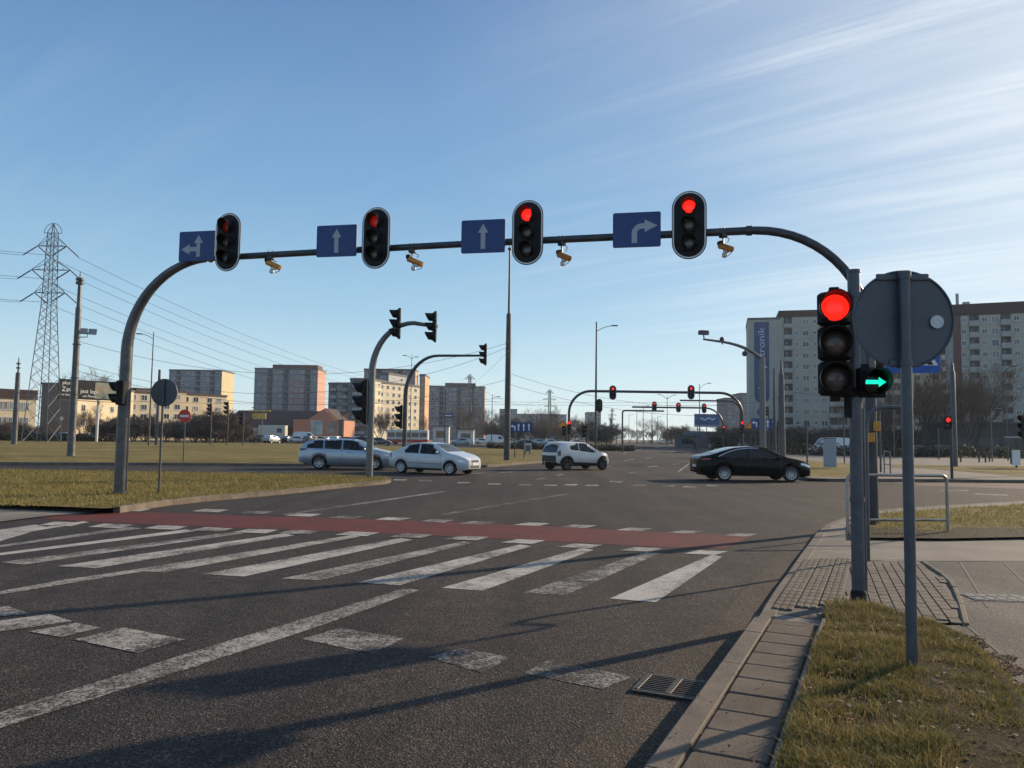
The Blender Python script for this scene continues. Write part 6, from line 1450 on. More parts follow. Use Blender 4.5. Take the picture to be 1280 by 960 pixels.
far_gantry('far gantry with two oval red signals across the road ahead', 711, 928, 556, 490, 78, [(765.5, 491, 0, 'red oval signal on the far gantry, nearest the slim street lamp', True, 1.0, 3), (863, 490.5, 0, 'red oval signal on the far gantry, above the blue roof billboard', True, 1.0, 3), (711.3, 534, 0, 'red signal low on the left leg of the far gantry', False, 1.15, 3), (926.5, 534, 0, 'bright red signal low on the right leg of the far gantry', False, 1.15, 3)], 2.2, r=.13)
far_gantry('third gantry far down the road with three small red signals', 790, 904, 553, 509.5, 112, [(817.5, 508, 0, 'leftmost red signal of the three on the third gantry', True, .98, 3), (847.5, 509.5, 0, 'middle red signal of the three on the third gantry', True, .98, 3), (879.5, 510.5, 0, 'rightmost red signal of the three on the third gantry', True, .98, 3), (904, 537.5, 0, 'small red signal on the leg of the third gantry', False, 1.1, 3)], 2.6, 'left', r=.12)
far_gantry('angular empty gantry frame left of the third gantry', 778, 830, 558, 513.5, 98, [], .3, 'right', r=.10)
far_gantry('thin empty sensor arm below the far gantry on the right', 850, 926, 556, 501, 84, [], 1.2, 'left', r=.085)
q = W(749, 507, 84); traffic_light((q.x, 84, q.z), R(186), None, 'dark unlit oval signal seen from behind beside the slim street lamp', True, 'signals on the far gantries')
for (px, py, sc, rz, lab) in ((740-9.5, 539, 1.1, 60, 'dark side-on signal right of the far gantry leg'), (705, 538, .9, 80, 'dark side-on signal under the left warning triangle'), (302, 523, 1.5, -80, 'dark side-on signal cluster before the shop roof, left'), (283, 510, 1.5, -70, 'dark signal on a bent arm behind the bushes on the left'), (262, 512, 1.4, -80, 'dark signal at the tip of the bent arm on the left'), (974, 533, 1.0, 90, 'dark side-on signal between the tram poles on the right'), (958, 514, .9, 80, 'dark double signal above the right lane board')):
    Y = 105 if px < 400 else 82; q = W(px, py, Y)
    t = traffic_light((q.x, Y, q.z), R(rz), None, lab, False, 'dark distant signals', scale=sc)
    m_ = thing('signal_post', 'thin post holding the '+lab.split(' ', 1)[0]+' signal '+' '.join(lab.split()[-5:]), 'post', (q.x+.25, Y+.1, 0)); b = MB(); b.tube([(0, 0, 0), (0, 0, q.z+.4)], .07, 10); b.build('pole', GALVD, m_)
    b = MB(); b.tube([(0, 0, q.z), (-.25, -.1, q.z)], .04, 8); b.build('bracket', GALVD, m_)
# warning triangles
for px, py, Y, lab in ((703.5, 530, 82, 'yellow and red warning triangle left of the far gantry'), (938, 531.5, 82, 'orange warning triangle on yellow board beside the bright red signal')):
    q = W(px, py, Y); t = thing('warning_sign', lab, 'road sign', (q.x, Y, 0), R(-4)); h = .66
    b = MB(); b.prism([(-h, q.z-h*.55), (h, q.z-h*.55), (0, q.z+h*.62)], -.03, 0, 'XZ'); b.build('border', mat('orange red border', (0.60, 0.12, 0.03), .5), t)
    b = MB(); k = .66*h; b.prism([(-k, q.z-h*.42), (k, q.z-h*.42), (0, q.z+h*.36)], -.045, -.031, 'XZ'); b.build('face', YELS, t)
    b = MB(); b.tube([(0, .06, 0), (0, .06, q.z+.3)], .04, 10); b.build('post', GALVD, t)
# blue street sign far left of centre
q = W(560.5, 519.5, 120); t = thing('street_sign', 'blue street name board high on a pole before the wide tower block', 'road sign', (q.x, 120, 0)); b = MB(); b.bbox((0, 0, q.z), (1.55, .08, .62), .03); b.build('panel', BLUES, t); b = MB(); b.tube([(-.5, .1, 0), (-.5, .1, W(557, 486, 120).z)], .10, 10); b.build('pole', POLE, t); b = MB(); b.box((0, -.045, q.z), (1.1, .01, .16)); b.build('lettering', WHITES, t)
# right hand details: pedestrian light, poles, far guard rail, signal at the edge
g = G(1190, 598, KH); q = W(1185.5, 528.5, g.y); t = thing('signal_post', 'slim post with a small pedestrian signal in front of the right tram pole', 'post', (g.x, g.y, KH)); b = MB(); b.tube([(0, 0, -.1), (0, 0, HZ(1190, 520, g)-KH)], .062, 14); b.build('pole', POLE, t, 40)
p2 = thing('pedestrian_signal', 'small pedestrian signal showing red on the right', 'pedestrian signal', (q.x-.02, g.y-.02, q.z), R(-12))
b = MB(); b.bbox((0, .06, 0), (.30, .20, .58), .03); b.build('housing', BLACKM, p2); link('lens', lens_mesh(.115, REDL2, 'pedred'), p2, (-.02, -.05, .13)); link('lens', lens_mesh(.115, LENSD, 'pedoff2'), p2, (-.02, -.05, -.13))
for z in (-.13, .13): link('visor', visor_mesh(.13, .18, BLACKP, 'ped2'), p2, (-.02, -.05, z))
b = MB(); b.box((.20, .05, 0), (.14, .05, .05)); b.build('bracket', POLE, p2)
for px, py, pt, r, lab in ((1101, 590, 512, .055, 'thin post between the gantry leg and the round sign'), (1118, 572, 470, .06, 'grey lamp column right of the orange push button boxes'), (1055.5, 579, 520, .05, 'thin post behind the tall electric cabinet'), (1009, 579, 525, .06, 'thin dark post before the white van'), (1173.5, 574, 535, .07, 'short post left of the red pedestrian light')):
    pole_thing('post', lab, 'post', px, py, pt, r, r*.9, GALVD, group='thin posts on the right')
ra = G(1105.5, 591.5, KH); rb2 = G(1113, 592.5, KH); hr_ = HZ(1109, 563.5, ra)-KH; t = thing('guard_rail', 'small far guard rail seen between the gantry leg and the round sign', 'guard rail', (ra.x, ra.y, KH)); d = rb2-ra
b = MB(); b.tube([(0, 0, 0), (0, 0, hr_), (d.x, d.y, hr_-.04), (d.x, d.y, 0)], .035, 8); b.tube([(0, 0, hr_*.4), (d.x, d.y, hr_*.4)], .025, 8); b.build('frame', GALV, t)
q = W(1276, 527, 40); traffic_light((q.x+.15, 40, q.z-.25), R(-70), None, 'black signal head cut by the right edge of the picture', False, None, scale=1.1)
pole_thing('post', 'post of the signal at the right edge', 'post', 1284, 595, 515, .07, .07, POLE, Y=40, group=None)
# the white info pillar and bus shelter at the right edge
q = G(1278, 587, KH); t = thing('bus_shelter', 'small bus stop canopy at the right edge', 'shelter', (q.x+2.6, q.y+4, KH), 0); hs = HZ(1278, 546, q)-KH
b = MB(); b.bbox((.8, 0, hs), (3.0, 1.6, .12), .04); b.build('roof', plaster('pale shelter roof', (0.36, 0.37, 0.36)), t)
for x in (-.4, .2, 2.0): b = MB(); b.box((x, 0, hs/2), (.09, .09, hs)); b.build('post', POLE, t)
b = MB(); b.box((-.6, -.3, hs*.33), (.5, .12, hs*.5)); b.build('notice', WHITES, t)
for i, (px, py) in enumerate(((1201, 577.5), (1224, 577.7), (1232, 578), (1237, 577), (1264, 580))):
    g = G(px, py, KH); t = thing('bollard', 'one of the short dark bollards along the shaded right-hand track', 'bollard', (g.x, g.y, KH), 0, 'dark bollards on the right'); b = MB(); b.lathe([(.07, 0), (.06, .8), (.08, .84), (.05, .92), (.001, .94)], 12); b.build('shaft', POLE, t, 40)
# ------------------------------------------------------------------ pylons and power lines
def lattice(label, px, pyb, pyt, Y, yaw, cat='pylon', full=True):
    g = W(px, pyb, Y); g.z = 0; H = HZ(px, pyt, g); t = thing('power_pylon', label, cat, (g.x, g.y, 0), yaw, 'lattice power pylons')
    k = H/31.0
    def half(z): f = z/H; return k*(1.75-1.05*min(1, f/.62) if f < .62 else .70-.25*(f-.62)/.38)
    b = MB(); lr, br = .065*k, .034*k; q = max(1, Y/200)
    lr *= q; br *= q
    lv = [0]; 
    while lv[-1] < H*.95: lv.append(lv[-1]+max(1.0*k, half(lv[-1])*1.45))
    lv[-1] = H*.955
    for sx in (-1, 1):
        for sy in (-1, 1):
            b.tube([(sx*half(z), sy*half(z), z) for z in lv]+[(0, 0, H)] , [lr]*(len(lv)+1), 4)
    for z0, z1 in zip(lv, lv[1:]):
        a, c = half(z0), half(z1)
        for s in (-1, 1):
            for e in (-1, 1):
                b.tube([(e*a, s*a, z0), (-e*c, s*c, z1)], br, 3, False); b.tube([(s*a, e*a, z0), (s*c, -e*c, z1)], br, 3, False)
    b.build('tower', mat('pylon steel', (0.10, 0.12, 0.135), .6, .3, .2, 2), t)
    ends = []
    arms = ((.895, 2.05), (.785, 2.7), (.68, 2.15)) if full else ((.93, 2.6), (.80, 4.2), (.67, 3.4))
    for f, w in arms:
        z = H*f; w *= k; hh_ = half(z); b = MB()
        for s in (-1, 1):
            for sy in (-1, 1): b.tube([(0, sy*hh_, z), (s*w, 0, z)], br*1.2, 4); b.tube([(s*hh_, sy*hh_, z+1.3*k), (s*w, 0, z+.05)], br*1.2, 4)
            for m in (.35, .7): b.tube([(s*w*m, 0, z), (s*w*m*.85, 0, z+1.1*k*(1-m)+.1)], br, 3)
            ends.append(Vector((s*w, 0, z)))
        b.build('crossarm', shared('pylon', lambda: mat('pylon arm steel', (0.10, 0.12, 0.135), .6, .3, .2, 2)), t)
    b = MB(); z = H*.955
    for s in (-1, 1):
        for m in range(5): a0, a1 = PI*m/10, PI*(m+1)/10; b.tube([(s*1.25*k*math.cos(a0), 0, z+H*.045*math.sin(a0)), (s*1.25*k*math.cos(a1), 0, z+H*.045*math.sin(a1))], br*1.2, 4)
    b.tube([(-1.25*k, 0, z), (1.25*k, 0, z)], br*1.3, 4); b.build('peak', GALVD, t)
    mw = Matrix.Translation((g.x, g.y, 0)) @ Matrix.Rotation(yaw, 4, 'Z')
    return t, [mw @ e for e in ends], mw
PY1, e1_, mw1 = lattice('tall lattice power pylon on the left with three crossarms and slanting insulators', 52, 552, 279, 113, 0)
PY2, e2_, _ = lattice('far lattice pylon in front of the wide blue grey tower block', 586, 548, 468, 395, R(-10), full=False)
PY3, e3_, _ = lattice('farthest lattice pylon seen above the bare wood by the lane board', 686.5, 548, 487, 520, R(-10), full=False)
PY4, e4_, _ = lattice('tiny pylon on the horizon right of the lamp post', 765, 548, 511, 700, R(-10), full=False)
WIRE = mat('power cable', (0.055, 0.06, 0.07), .6, .2, .2, 1)
INSU = mat('glass insulator', (0.03, 0.028, 0.03), .35, 0, .2, 6)
def wire(name, label, a, c, sag, r, cat='power line', group=None, n=24):
    pts = [a.lerp(c, k/n)-Vector((0, 0, sag*4*(k/n)*(1-k/n))) for k in range(n+1)]
    b = MB(); b.tube(pts, r, 4); return tag(b.build(name, WIRE), label, cat, group)
for i, (a, c) in enumerate(zip(e1_, e2_)):
    lv_ = ('top', 'middle', 'lowest')[i//2]; sd = ('left', 'right')[i % 2]
    dirs = ((c-a).normalized()+Vector((0.32, -.3, -.62))).normalized(), Vector((-.72, -.25, -.64)).normalized()
    ends = []
    for d in dirs:
        e = a+d*2.4; ends.append(e); b = MB(); loc = [mw1.inverted() @ p for p in [a.lerp(e, k/10) for k in range(11)]]
        b.tube(loc, [.05]+[.10 if k % 2 else .075 for k in range(9)]+[.04], 8); b.build('insulator', INSU, PY1)
    wire('power_line', 'power line from the %s crossarm of the left pylon, %s side, to the far pylon' % (lv_, sd), ends[0], c, 9.5, .030, group='power lines to the right of the left pylon')
    wire('power_line', 'power line leaving the %s crossarm of the left pylon, %s side, out of the picture' % (lv_, sd), ends[1], a+Vector((-60, -30, 5)), 2.0, .026, group='power lines leaving to the left')
for i, (a, c) in enumerate(zip(e2_[2:4], e3_[2:4])): wire('power_line', 'thin far power line between the two small pylons, %s side' % ('left', 'right')[i], a, c, 6, .06, group='far power lines')
# tram wires
twg = 'tram span wires'
def pt(k, f): g, H = tp[k]; return Vector((g.x, g.y, KH+H*f))
def wp(px, py, Y): return W(px, py, Y)
for a, c, s, lab in ((pt('a', .34), wp(-40, 480, 60), .3, 'span wire from the stepped tram pole to the left edge'), (pt('a', .62), pt('m', .54), 2.2, 'upper span wire between the stepped tram pole and the tall mast'), (pt('a', .50), pt('m', .52), 2.6, 'lower span wire between the stepped tram pole and the tall mast'), (pt('a', .46), pt('m', .37), 2.0, 'lowest span wire between the stepped tram pole and the tall mast'),
                     (pt('m', .40), pt('c', .62), 1.4, 'span wire from the tall mast to the tram pole behind the black car'), (pt('m', .35), pt('c', .50), 1.2, 'lower wire from the tall mast to the tram pole behind the black car'), (pt('b', .60), pt('a', .40), .8, 'wire between the two left tram poles'), (pt('b', .5), wp(-60, 505, 95), .2, 'wire from the far left tram pole to the left edge'), (pt('c', .70), pt('d', .75), .8, 'wire between the right-hand tram poles'), (pt('d', .62), wp(1400, 480, 40), .3, 'wire from the right tram pole out of the picture'),
                     (pt('b', .55), wp(640, 497, 130), 1.0, 'long tram contact wire across the left background'), (wp(330, 497, 120), wp(930, 503, 120), .3, 'long tram contact wire across the middle background'), (wp(330, 501, 120), wp(930, 506, 120), .3, 'lower tram contact wire across the middle background'), (pt('m', .50), wp(560, 500, 160), .6, 'wire falling from the tall mast towards the tower blocks')):
    wire('tram_wire', lab, a, c, s, .011 if a.y < 70 else .018, 'tram wire', twg)
# ------------------------------------------------------------------ bare winter trees and shrubs
BARK = mat('winter bark', (0.060, 0.048, 0.040), .9, 0, .3, 3, .4, 30)
TWIG = mat('brown twigs', (0.115, 0.082, 0.064), .9, 0, .35, 1.5)
TWIGD = mat('dark twigs', (0.080, 0.060, 0.048), .9, 0, .35, 1.5)
def tree_meshes(key, seed, h, trunk_h, spread, up, n1, n2, n3, n4, r0, stems=1, twig_r=.020, crown_m=TWIG, narrow=1.0):
    def f():
        rn = random.Random(seed); T = MB(); C = MB()
        def branch(p, d, L, r, lev, mb):
            pts = [p]; q = p; dd = d
            k = 4 if lev < 2 else 3
            for i in range(k):
                dd = (dd+Vector((rn.uniform(-1, 1), rn.uniform(-1, 1), rn.uniform(-.6, 1)*1.0))*(.16+.04*lev)+Vector((0, 0, up*.10))).normalized(); q = q+dd*L/k; pts.append(q)
            rad = [r*(1-.62*i/k) for i in range(k+1)]
            (T if lev < 2 else C).tube(pts, rad, (8, 6, 4, 3, 3)[min(lev, 4)], False)
            nn = (n1, n2, n3, n4, 0)[lev]
            for j in range(nn):
                t = rn.uniform(.22, 1.0) if lev else rn.uniform(trunk_h, 1.0); i = min(k-1, int(t*k)); b0 = pts[i].lerp(pts[i+1], t*k-i)
                ax = (pts[i+1]-pts[i]).normalized(); side = ax.orthogonal(); side.rotate(Matrix.Rotation(rn.uniform(0, 2*PI), 3, ax))
                sp = spread*rn.uniform(.7, 1.25); nd_ = (ax*math.cos(sp)+side*math.sin(sp)); nd_ = Vector((nd_.x*narrow, nd_.y*narrow, nd_.z+up*.25)).normalized()
                ln = L*rn.uniform(.42, .68)*(1.12-.4*t if lev == 0 else 1.0)*(narrow**.5)
                branch(b0, nd_, ln, max(twig_r*.55, min(r*.55, rad[i]*rn.uniform(.42, .62))), lev+1, T)
        for s in range(stems):
            a = 2*PI*s/stems+rn.uniform(-.4, .4); lean = 0 if stems == 1 else rn.uniform(.10, .38)
            d = Vector((math.cos(a)*lean, math.sin(a)*lean, 1)).normalized()
            branch(Vector((math.cos(a)*.12*(stems > 1), math.sin(a)*.12*(stems > 1), -.1)), d, h*rn.uniform(.62, .74), r0*(1 if stems == 1 else .62), 0, T)
        return T.mesh('trunk', BARK, 50), C.mesh('crown', crown_m)
    return shared(('tree', key), f)
TREES = {
 'round': lambda: tree_meshes('round', 3, 10, .30, .85, .5, 9, 7, 6, 5, .17, 1, .024),
 'round2': lambda: tree_meshes('round2', 9, 10, .25, .75, .7, 10, 7, 6, 4, .16, 1, .024),
 'vase': lambda: tree_meshes('vase', 14, 10, .15, .48, 1.0, 9, 7, 6, 4, .20, 3, .020),
 'vase2': lambda: tree_meshes('vase2', 21, 10, .2, .52, .9, 11, 7, 6, 4, .22, 2, .020),
 'poplar': lambda: tree_meshes('poplar', 5, 10, .08, .30, 1.6, 26, 6, 5, 3, .14, 1, .020, narrow=.45),
 'bush': lambda: tree_meshes('bush', 8, 3.2, .05, .55, .5, 6, 6, 6, 4, .05, 6, .016),
 'bushd': lambda: tree_meshes('bushd', 18, 3.2, .02, .65, .3, 7, 7, 6, 4, .05, 6, .018, TWIGD)}
TH = {}
def tree(kind, px, Y, pytop, label, group, wx=1.0, name=None, py=548, z=0.0):
    tm, cm = TREES[kind]()
    if kind not in TH: TH[kind] = max(v.co.z for v in cm.vertices)
    g = W(px, py, Y); g.z = z; H = HZ(px, pytop, g)-z; s = H/TH[kind]
    bush = kind.startswith('bush'); t = thing(name or ('shrub' if bush else 'bare_tree'), label, 'shrub' if bush else 'tree', (g.x, g.y, z), random.uniform(0, 6.28), group)
    t.scale = (s*wx, s*wx, s); link('trunk', tm, t); link('crown', cm, t); return t
gl = 'bare trees behind the billboard'
tree('round', 96, 175, 457, 'bare round tree rising over the left half of the billboard', gl); tree('round2', 116, 180, 455, 'bare tree rising over the right half of the billboard', gl, 1.1); tree('poplar', 143, 185, 447, 'narrow bare poplar left of the gantry leg', gl, .8)
tree('vase', 104, 126, 500, 'small bare tree between the billboard posts', gl, .9); tree('round2', 8, 150, 506, 'small bare tree in front of the low beige house', gl, .8)
gb = 'brown shrubs along the far edge of the left grass'
for i, (px, Y, top) in enumerate(((4, 128, 520), (22, 130, 527), (40, 134, 530), (120, 138, 528), (135, 140, 522), (152, 142, 518), (166, 138, 521), (181, 140, 516), (207, 142, 523), (222, 138, 519), (243, 140, 524), (256, 138, 514), (268, 136, 508), (279, 140, 511), (289, 138, 516), (300, 142, 519))):
    tree('bushd' if i % 3 else 'bush', px, Y, top, 'leafless brown shrub in the hedge below the low beige housing', gb, 1.5 if i % 2 else 1.9)
gm = 'bare trees in front of the flats and tower blocks'
for px, Y, top, k, lab in ((444, 200, 513, 'round2', 'small bare tree before the white framed flats'), (474, 190, 506, 'vase', 'bare tree in front of the sunlit cream flats, left'), (487, 195, 511, 'round', 'bare tree in front of the sunlit cream flats, right'), (530, 210, 517, 'round2', 'small bare tree below the orange gable'), (346, 250, 509, 'poplar', 'thin bare tree peeping over the shop roof'),
                           (578, 260, 498, 'round', 'bare tree at the foot of the wide tower block, left'), (592, 255, 505, 'round2', 'bare tree at the foot of the wide tower block, right'), (612, 250, 506, 'round', 'bare tree left of the tall mast'), (627, 245, 510, 'round2', 'bare tree touching the tall mast')):
    tree(k, px, Y, top, lab, gm, 1.15)
gw = 'bare wood behind the far lane board'
for i in range(20): tree(('round', 'round2', 'vase', 'bushd')[i % 4], 596+i*7.2+random.uniform(-3, 3), random.uniform(225, 300), random.uniform(514, 530), 'leafless tree in the brown wood behind the far lane board', gw, 1.35, 'bare_tree')
for px, top, k, lab in ((672, 505, 'round', 'tall bare tree standing out of the wood by the far pylon'), (694, 503, 'round2', 'taller bare tree standing out of the wood, right of the far pylon'), (764, 517, 'poplar', 'slim bare tree right of the pale far block')): tree(k, px, 235, top, lab, gw, 1.0)
gd = 'trees lining the far road'
for i, (px, Y, top, k) in enumerate(((752, 190, 530, 'bushd'), (760, 200, 527, 'bushd'), (770, 240, 531, 'round2'), (779, 260, 529, 'round'), (787, 300, 533, 'round2'), (797, 330, 536, 'round'), (806, 420, 534, 'round2'), (816, 350, 519, 'round'), (824, 400, 527, 'round2'), (812, 500, 535, 'vase'), (832, 480, 536, 'round'), (840, 300, 533, 'bushd'), (850, 260, 531, 'bushd'), (861, 230, 536, 'bush'), (868, 280, 530, 'round'), (858, 320, 528, 'round2'), (844, 380, 529, 'round'))):
    tree(k, px, Y, top, 'leafless tree or bush beside the road running to the horizon', gd, 1.4)
gr_ = 'big bare trees before the right tower blocks'
for px, Y, top, k, w_, lab in ((1112, 110, 476, 'vase', 1.2, 'bare multi-stemmed tree left of the round sign post'), (1152, 104, 452, 'vase2', 1.25, 'big bare tree right of the round sign post'), (1178, 112, 462, 'vase', 1.1, 'bare tree just left of the right tram pole'), (1212, 100, 446, 'vase2', 1.15, 'big bare tree right of the right tram pole'), (1228, 118, 470, 'round2', 1.1, 'smaller bare tree over the long low dark building'), (1080, 120, 490, 'round', 1.1, 'bare tree mostly hidden by the near traffic signal'), (1300, 110, 505, 'round', 1.1, 'bare tree cut by the right edge')):
    tree(k, px, Y, top, lab, gr_, w_, py=556)
gs = 'dark shrubs at the foot of the right tower blocks'
for i in range(17): tree('bushd', 910+i*17+random.uniform(-5, 5), random.uniform(112, 135), random.uniform(529, 540), 'leafless dark shrub in the shaded hedge below the right tower blocks', gs, 2.2, py=556)
# evergreen hedge: leaf sized faces through a long low volume
def hedge(label, pts, w, h, n, m):
    P = resample(pts, .25); V = []; F = []
    for k in range(n):
        p = random.choice(P); bx = random.gauss(0, w*.36); z = abs(random.gauss(h*.45, h*.30)); z = min(z, h*(1+.12*math.sin(p.x*1.7)+.08*math.sin(p.x*4.1)))
        c = Vector((p.x+random.uniform(-.15, .15), p.y+bx, z)); a, e = random.uniform(0, 6.28), random.uniform(-1, 1); u = Vector((math.cos(a), math.sin(a), e)).normalized(); v = u.orthogonal(); s = random.uniform(.05, .13)
        o = len(V); V += [c-u*s-v*s*.5, c+u*s-v*s*.5, c+u*s+v*s*.5, c-u*s+v*s*.5]; F.append((o, o+1, o+2, o+3))
    t = thing('hedge', label, 'hedge', (P[0].x, P[0].y, 0)); o0 = Vector((P[0].x, P[0].y, 0))
    link('foliage', npmesh('foliage', [tuple(v-o0) for v in V], F, m), t)
    for k in range(0, len(P), 12): q = P[k]-o0; b = MB(); b.tube([(q.x, q.y, 0), (q.x+.1, q.y, h*.5)], .03, 4); b.build('stem', BARK, t)
LEAF = m_blades('hedge leaves', [(.012, .016, .010), (.022, .030, .014), (.040, .045, .022), (.06, .05, .03)])
hedge('low dark evergreen hedge along the shaded track on the right', [flat(W(930, 556, 96)), flat(W(1130, 560, 92)), flat(W(1400, 562, 90))], 1.2, 1.5, 9000, LEAF)
hedge('low dark leafy strip standing in for shade on the far street behind the small hatchback', [flat(W(610, 556, 112)), flat(W(700, 556, 112)), flat(W(792, 556, 112))], .9, .85, 5000, LEAF)  # leafy strip added to draw the dark, shaded band of the far street
hedge('low dark hedge in front of the far parked cars, left of the thin signal mast', [flat(W(-40, 545, 124)), flat(W(60, 546, 124)), flat(W(150, 547, 128))], 1.0, 1.4, 5000, LEAF)
# ------------------------------------------------------------------ distant traffic and parked cars
pk = 'cars parked in front of the shop'; fs = 'cars on the far streets'
CARS = [(106, 128, 0, 'black', 'sedan', 'dark saloon passing behind the billboard posts', fs), (84, 132, 0, 'silver', 'hatch', 'silver car behind the left billboard post', fs), (46, 131, 0, 'black', 'hatch', 'dark hatchback behind the pylon legs', fs),
 (328, 152, 20, 'black', 'hatch', 'dark hatchback before the white lorry', pk), (340, 150, 70, 'white', 'hatch', 'white hatchback nose-on before the white lorry', pk), (362, 158, 70, 'black', 'sedan', 'dark saloon right of the lorry', pk), (373, 155, 10, 'white', 'sedan', 'white saloon in front of the white van by the shop', pk), (382, 160, 0, 'white', 'van', 'white van beside the salmon gable', pk), (390, 153, 60, 'grey', 'hatch', 'grey hatchback before the shop posters', pk), (400, 155, 30, 'beige', 'hatch', 'beige hatchback before the shop posters', pk), (411, 157, 70, 'white', 'sedan', 'white saloon before the right shop poster', pk), (421, 154, 80, 'white', 'hatch', 'white hatchback at the right end of the shop', pk), (434, 150, 15, 'black', 'sedan', 'dark saloon right of the shop', pk), (447, 158, 75, 'silver', 'hatch', 'silver hatchback just left of the bent mast', pk), (457, 132, 0, 'black', 'hatch', 'dark hatchback above the bonnet of the estate', fs), (474, 136, 0, 'grey', 'sedan', 'grey saloon over the gap between the two front cars', fs),
 (576, 148, 180, 'silver', 'hatch', 'silver hatchback above the bonnet of the white saloon', fs), (604, 185, 0, 'white', 'sedan', 'white saloon left of the tall mast, far off', fs), (594, 190, 0, 'white', 'hatch', 'white hatchback far off before the wood', fs), (655, 118, 180, 'black', 'sedan', 'black saloon behind the blue lane board', fs), (620, 180, 0, 'white', 'van', 'white van half behind the tall mast', fs), (676, 170, 0, 'silver', 'hatch', 'silver hatchback right of the far lane board', fs), (690, 172, 0, 'white', 'hatch', 'white hatchback left of the far gantry leg', fs), (722, 175, 0, 'beige', 'sedan', 'beige saloon right of the far gantry leg', fs), (640, 175, 0, 'beige', 'hatch', 'beige hatchback left of the blue lane board', fs),
 (1038, 98, 180, 'white', 'van', 'white van parked behind the electric cabinet', fs), (1085, 96, 0, 'black', 'hatch', 'dark hatchback glimpsed right of the near post', fs), (1163, 94, 0, 'black', 'sedan', 'dark saloon behind the short post on the right', fs), (1150, 104, 0, 'silver', 'sedan', 'silver saloon further behind on the right', fs), (1184, 103, 0, 'grey', 'hatch', 'grey hatchback behind the right tram pole', fs), (902, 130, 0, 'black', 'sedan', 'dark saloon behind the roof of the black fastback', fs), (938, 120, 0, 'silver', 'hatch', 'silver hatchback beyond the camera mast', fs),
 (826, 300, 80, 'white', 'hatch', 'tiny white car far down the road', fs), (834, 330, 80, 'silver', 'sedan', 'tiny silver car far down the road', fs), (814, 360, 80, 'grey', 'hatch', 'tiny grey car far down the road', fs)]
for px, Y, yw, col, kd, lab, grp in CARS: far_car(px, 548, Y, R(yw), col, kd, lab, grp)
# lorry by the shop
q = W(341, 545, 166); lo = thing('lorry', 'white box lorry with a pale cab parked left of the salmon gable', 'lorry', (q.x, q.y, 0), R(4))
LW = car_paint('lorry white', (0.60, 0.57, 0.48), 0, .5)
b = MB(); b.bbox((0, 0, 2.25), (5.6, 2.5, 2.7), .06); b.build('cargo_box', LW, lo); b = MB(); b.box((-.6, 0, .8), (7.6, 1.0, .25)); b.build('chassis', UNDER, lo)
b = MB(); b.prism([(-5.0, .5), (-3.1, .5), (-3.1, 3.0), (-4.3, 3.0), (-4.85, 1.9), (-5.0, 1.6)], -1.15, 1.15, 'XZ'); b.build('cab', LW, lo, 30)
for s in (-1, 1): b = MB(); b.prism([(-4.75, 1.75), (-3.7, 1.75), (-3.7, 2.6), (-4.3, 2.6)], s*1.15, s*1.18, 'XZ'); b.build('side_window', GLASS, lo)
b = MB(); b.box((1.6, -1.27, 2.5), (1.0, .04, .9)); b.build('hatch', PDK, lo)
for x in (-4.2, .9, 2.0):
    for s in (-1, 1): b = MB(); b.lathe([(.25, -.14), (.46, -.14), (.5, -.1), (.5, .1), (.46, .14), (.25, .14)], 20, 'Y', (x, s*1.05, .5), True); b.cyl((x, s*1.05, .5), .26, .2, 14, 'Y'); b.build('wheel', TYRE, lo, 40)
# red and white bus behind the white saloon
q = W(510, 545, 165); bs = thing('bus', 'red and white bus far behind the white saloon', 'bus', (q.x, q.y, 0), 0)
b = MB(); b.bbox((0, 0, 1.75), (8.6, 2.5, 2.5), .15); b.build('body', mat('bus white', (0.6, 0.58, 0.55), .4), bs); b = MB(); b.bbox((0, 0, .75), (8.64, 2.54, .7), .12); b.build('skirt', mat('bus red', (0.45, 0.05, 0.035), .4), bs)
for k in range(5): b = MB(); b.box((-3.3+k*1.65, -1.26, 2.0), (1.45, .05, .95)); b.build('window', GLASS, bs)
for x in (-2.6, 2.6):
    for s in (-1, 1): b = MB(); b.lathe([(.25, -.14), (.46, -.14), (.48, 0), (.46, .14), (.25, .14)], 18, 'Y', (x, s*1.1, .48), True); b.cyl((x, s*1.1, .48), .26, .2, 12, 'Y'); b.build('wheel', TYRE, bs, 40)
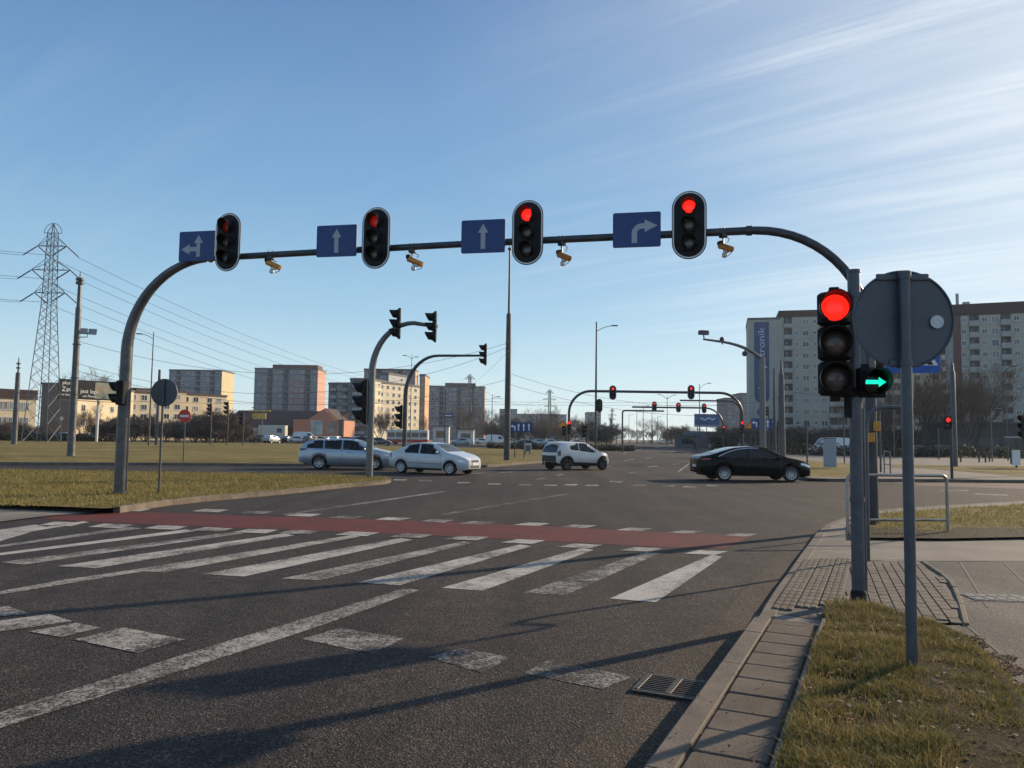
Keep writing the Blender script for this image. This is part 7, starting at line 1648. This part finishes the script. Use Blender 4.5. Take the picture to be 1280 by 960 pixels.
# person walking at the far crossing
SIT = [((0, 0, .56), .15), ((-.03, 0, .76), .15), ((-.06, 0, .98), .165), ((-.05, 0, 1.08), .065), ((-.03, 0, 1.15), .075), ((-.02, 0, 1.22), .098), ((-.02, 0, 1.29), .07),
       ((.10, -.10, .55), .10), ((.42, -.11, .60), .075), ((.62, -.11, .28), .05), ((.72, -.11, .25), .045), ((.10, .10, .55), .10), ((.42, .11, .60), .075), ((.62, .11, .28), .05), ((.72, .11, .25), .045),
       ((-.05, -.20, .99), .072), ((.10, -.24, .78), .055), ((.40, -.14, .90), .042), ((-.05, .20, .99), .072), ((.10, .24, .78), .055), ((.40, .14, .90), .042)]
def person(loc, yaw, label, pose=None):
    t = thing('person', label, 'person', loc, yaw)
    sk = [((0, 0, .98), .15), ((0, 0, 1.20), .155), ((0, 0, 1.42), .17), ((.01, 0, 1.52), .065), ((.02, 0, 1.60), .075), ((.025, 0, 1.68), .098), ((.02, 0, 1.76), .075),
          ((.02, -.10, .90), .105), ((.16, -.10, .50), .075), ((.22, -.10, .10), .05), ((.34, -.10, .05), .045), ((-.02, .10, .90), .105), ((-.08, .10, .50), .075), ((-.30, .10, .14), .05), ((-.22, .10, .05), .045),
          ((0, -.21, 1.43), .075), ((-.10, -.25, 1.14), .055), ((-.03, -.25, .88), .042), ((0, .21, 1.43), .075), ((.06, .25, 1.14), .055), ((.18, .25, .92), .042)]
    if pose: sk = pose
    ed = [(0, 1), (1, 2), (2, 3), (3, 4), (4, 5), (5, 6), (0, 7), (7, 8), (8, 9), (9, 10), (0, 11), (11, 12), (12, 13), (13, 14), (2, 15), (15, 16), (16, 17), (2, 18), (18, 19), (19, 20)]
    me = bpy.data.meshes.new('body'); me.from_pydata([p for p, r in sk], ed, []); o = bpy.data.objects.new('body', me); COL.objects.link(o)
    m = o.modifiers.new('s', 'SKIN'); 
    for v, (p, r) in zip(me.skin_vertices[0].data, sk): v.radius = (r, r)
    me.skin_vertices[0].data[0].use_root = True
    o.modifiers.new('d', 'SUBSURF').levels = 1; bpy.context.view_layer.update()
    me2 = bpy.data.meshes.new_from_object(o.evaluated_get(bpy.context.evaluated_depsgraph_get())); o.modifiers.clear(); o.data = me2; o.parent = t
    cloth = mat('dark winter clothes', (0.02, 0.022, 0.028), .8); skin = mat('skin', (0.42, 0.26, 0.19), .6); me2.materials.clear(); me2.materials.append(cloth); me2.materials.append(skin)
    for p in me2.polygons: p.use_smooth = True; p.material_index = 1 if (1.56 < p.center.z < 1.74 and p.center.x > .04 if not pose else 1.06 < p.center.z < 1.27 and p.center.x > -.03) else 0
    b = MB(); b.sphere((.005, 0, 1.715) if not pose else (-.045, 0, 1.25), .105, 12, 8, (1, .95, .85)); b.build('hair', mat('dark hair', (0.02, 0.015, 0.012), .7), t, 60)
q = W(869, 555, 112); person((q.x, q.y, .0), R(170), 'person in dark winter clothes walking across the far road')
for (loc, yw, lab) in DRIVERS: person(loc, yw, 'driver in dark clothes at the wheel of the '+' '.join(lab.replace('four door ', '').split()[:3]), SIT)
# ------------------------------------------------------------------ air
hz_ = MB(); hz_.box((0, 700, 20), (1800, 1540, 44)); ho = hz_.build('haze', [])
hm = bpy.data.materials.new('haze air'); hm.use_nodes = True; hn = hm.node_tree
hn.nodes.remove(hn.nodes['Principled BSDF']); pv = hn.nodes.new('ShaderNodeVolumePrincipled'); pv.inputs['Color'].default_value = (.80, .88, 1.0, 1); pv.inputs['Density'].default_value = 0.00016; pv.inputs['Anisotropy'].default_value = 0.25
hn.links.new(pv.outputs[0], hn.nodes['Material Output'].inputs['Volume'])
ho.data.materials.append(hm); tag(ho, 'thin pale winter haze over the whole junction', 'haze', None, 'stuff')
SC.cycles.volume_bounces = 0
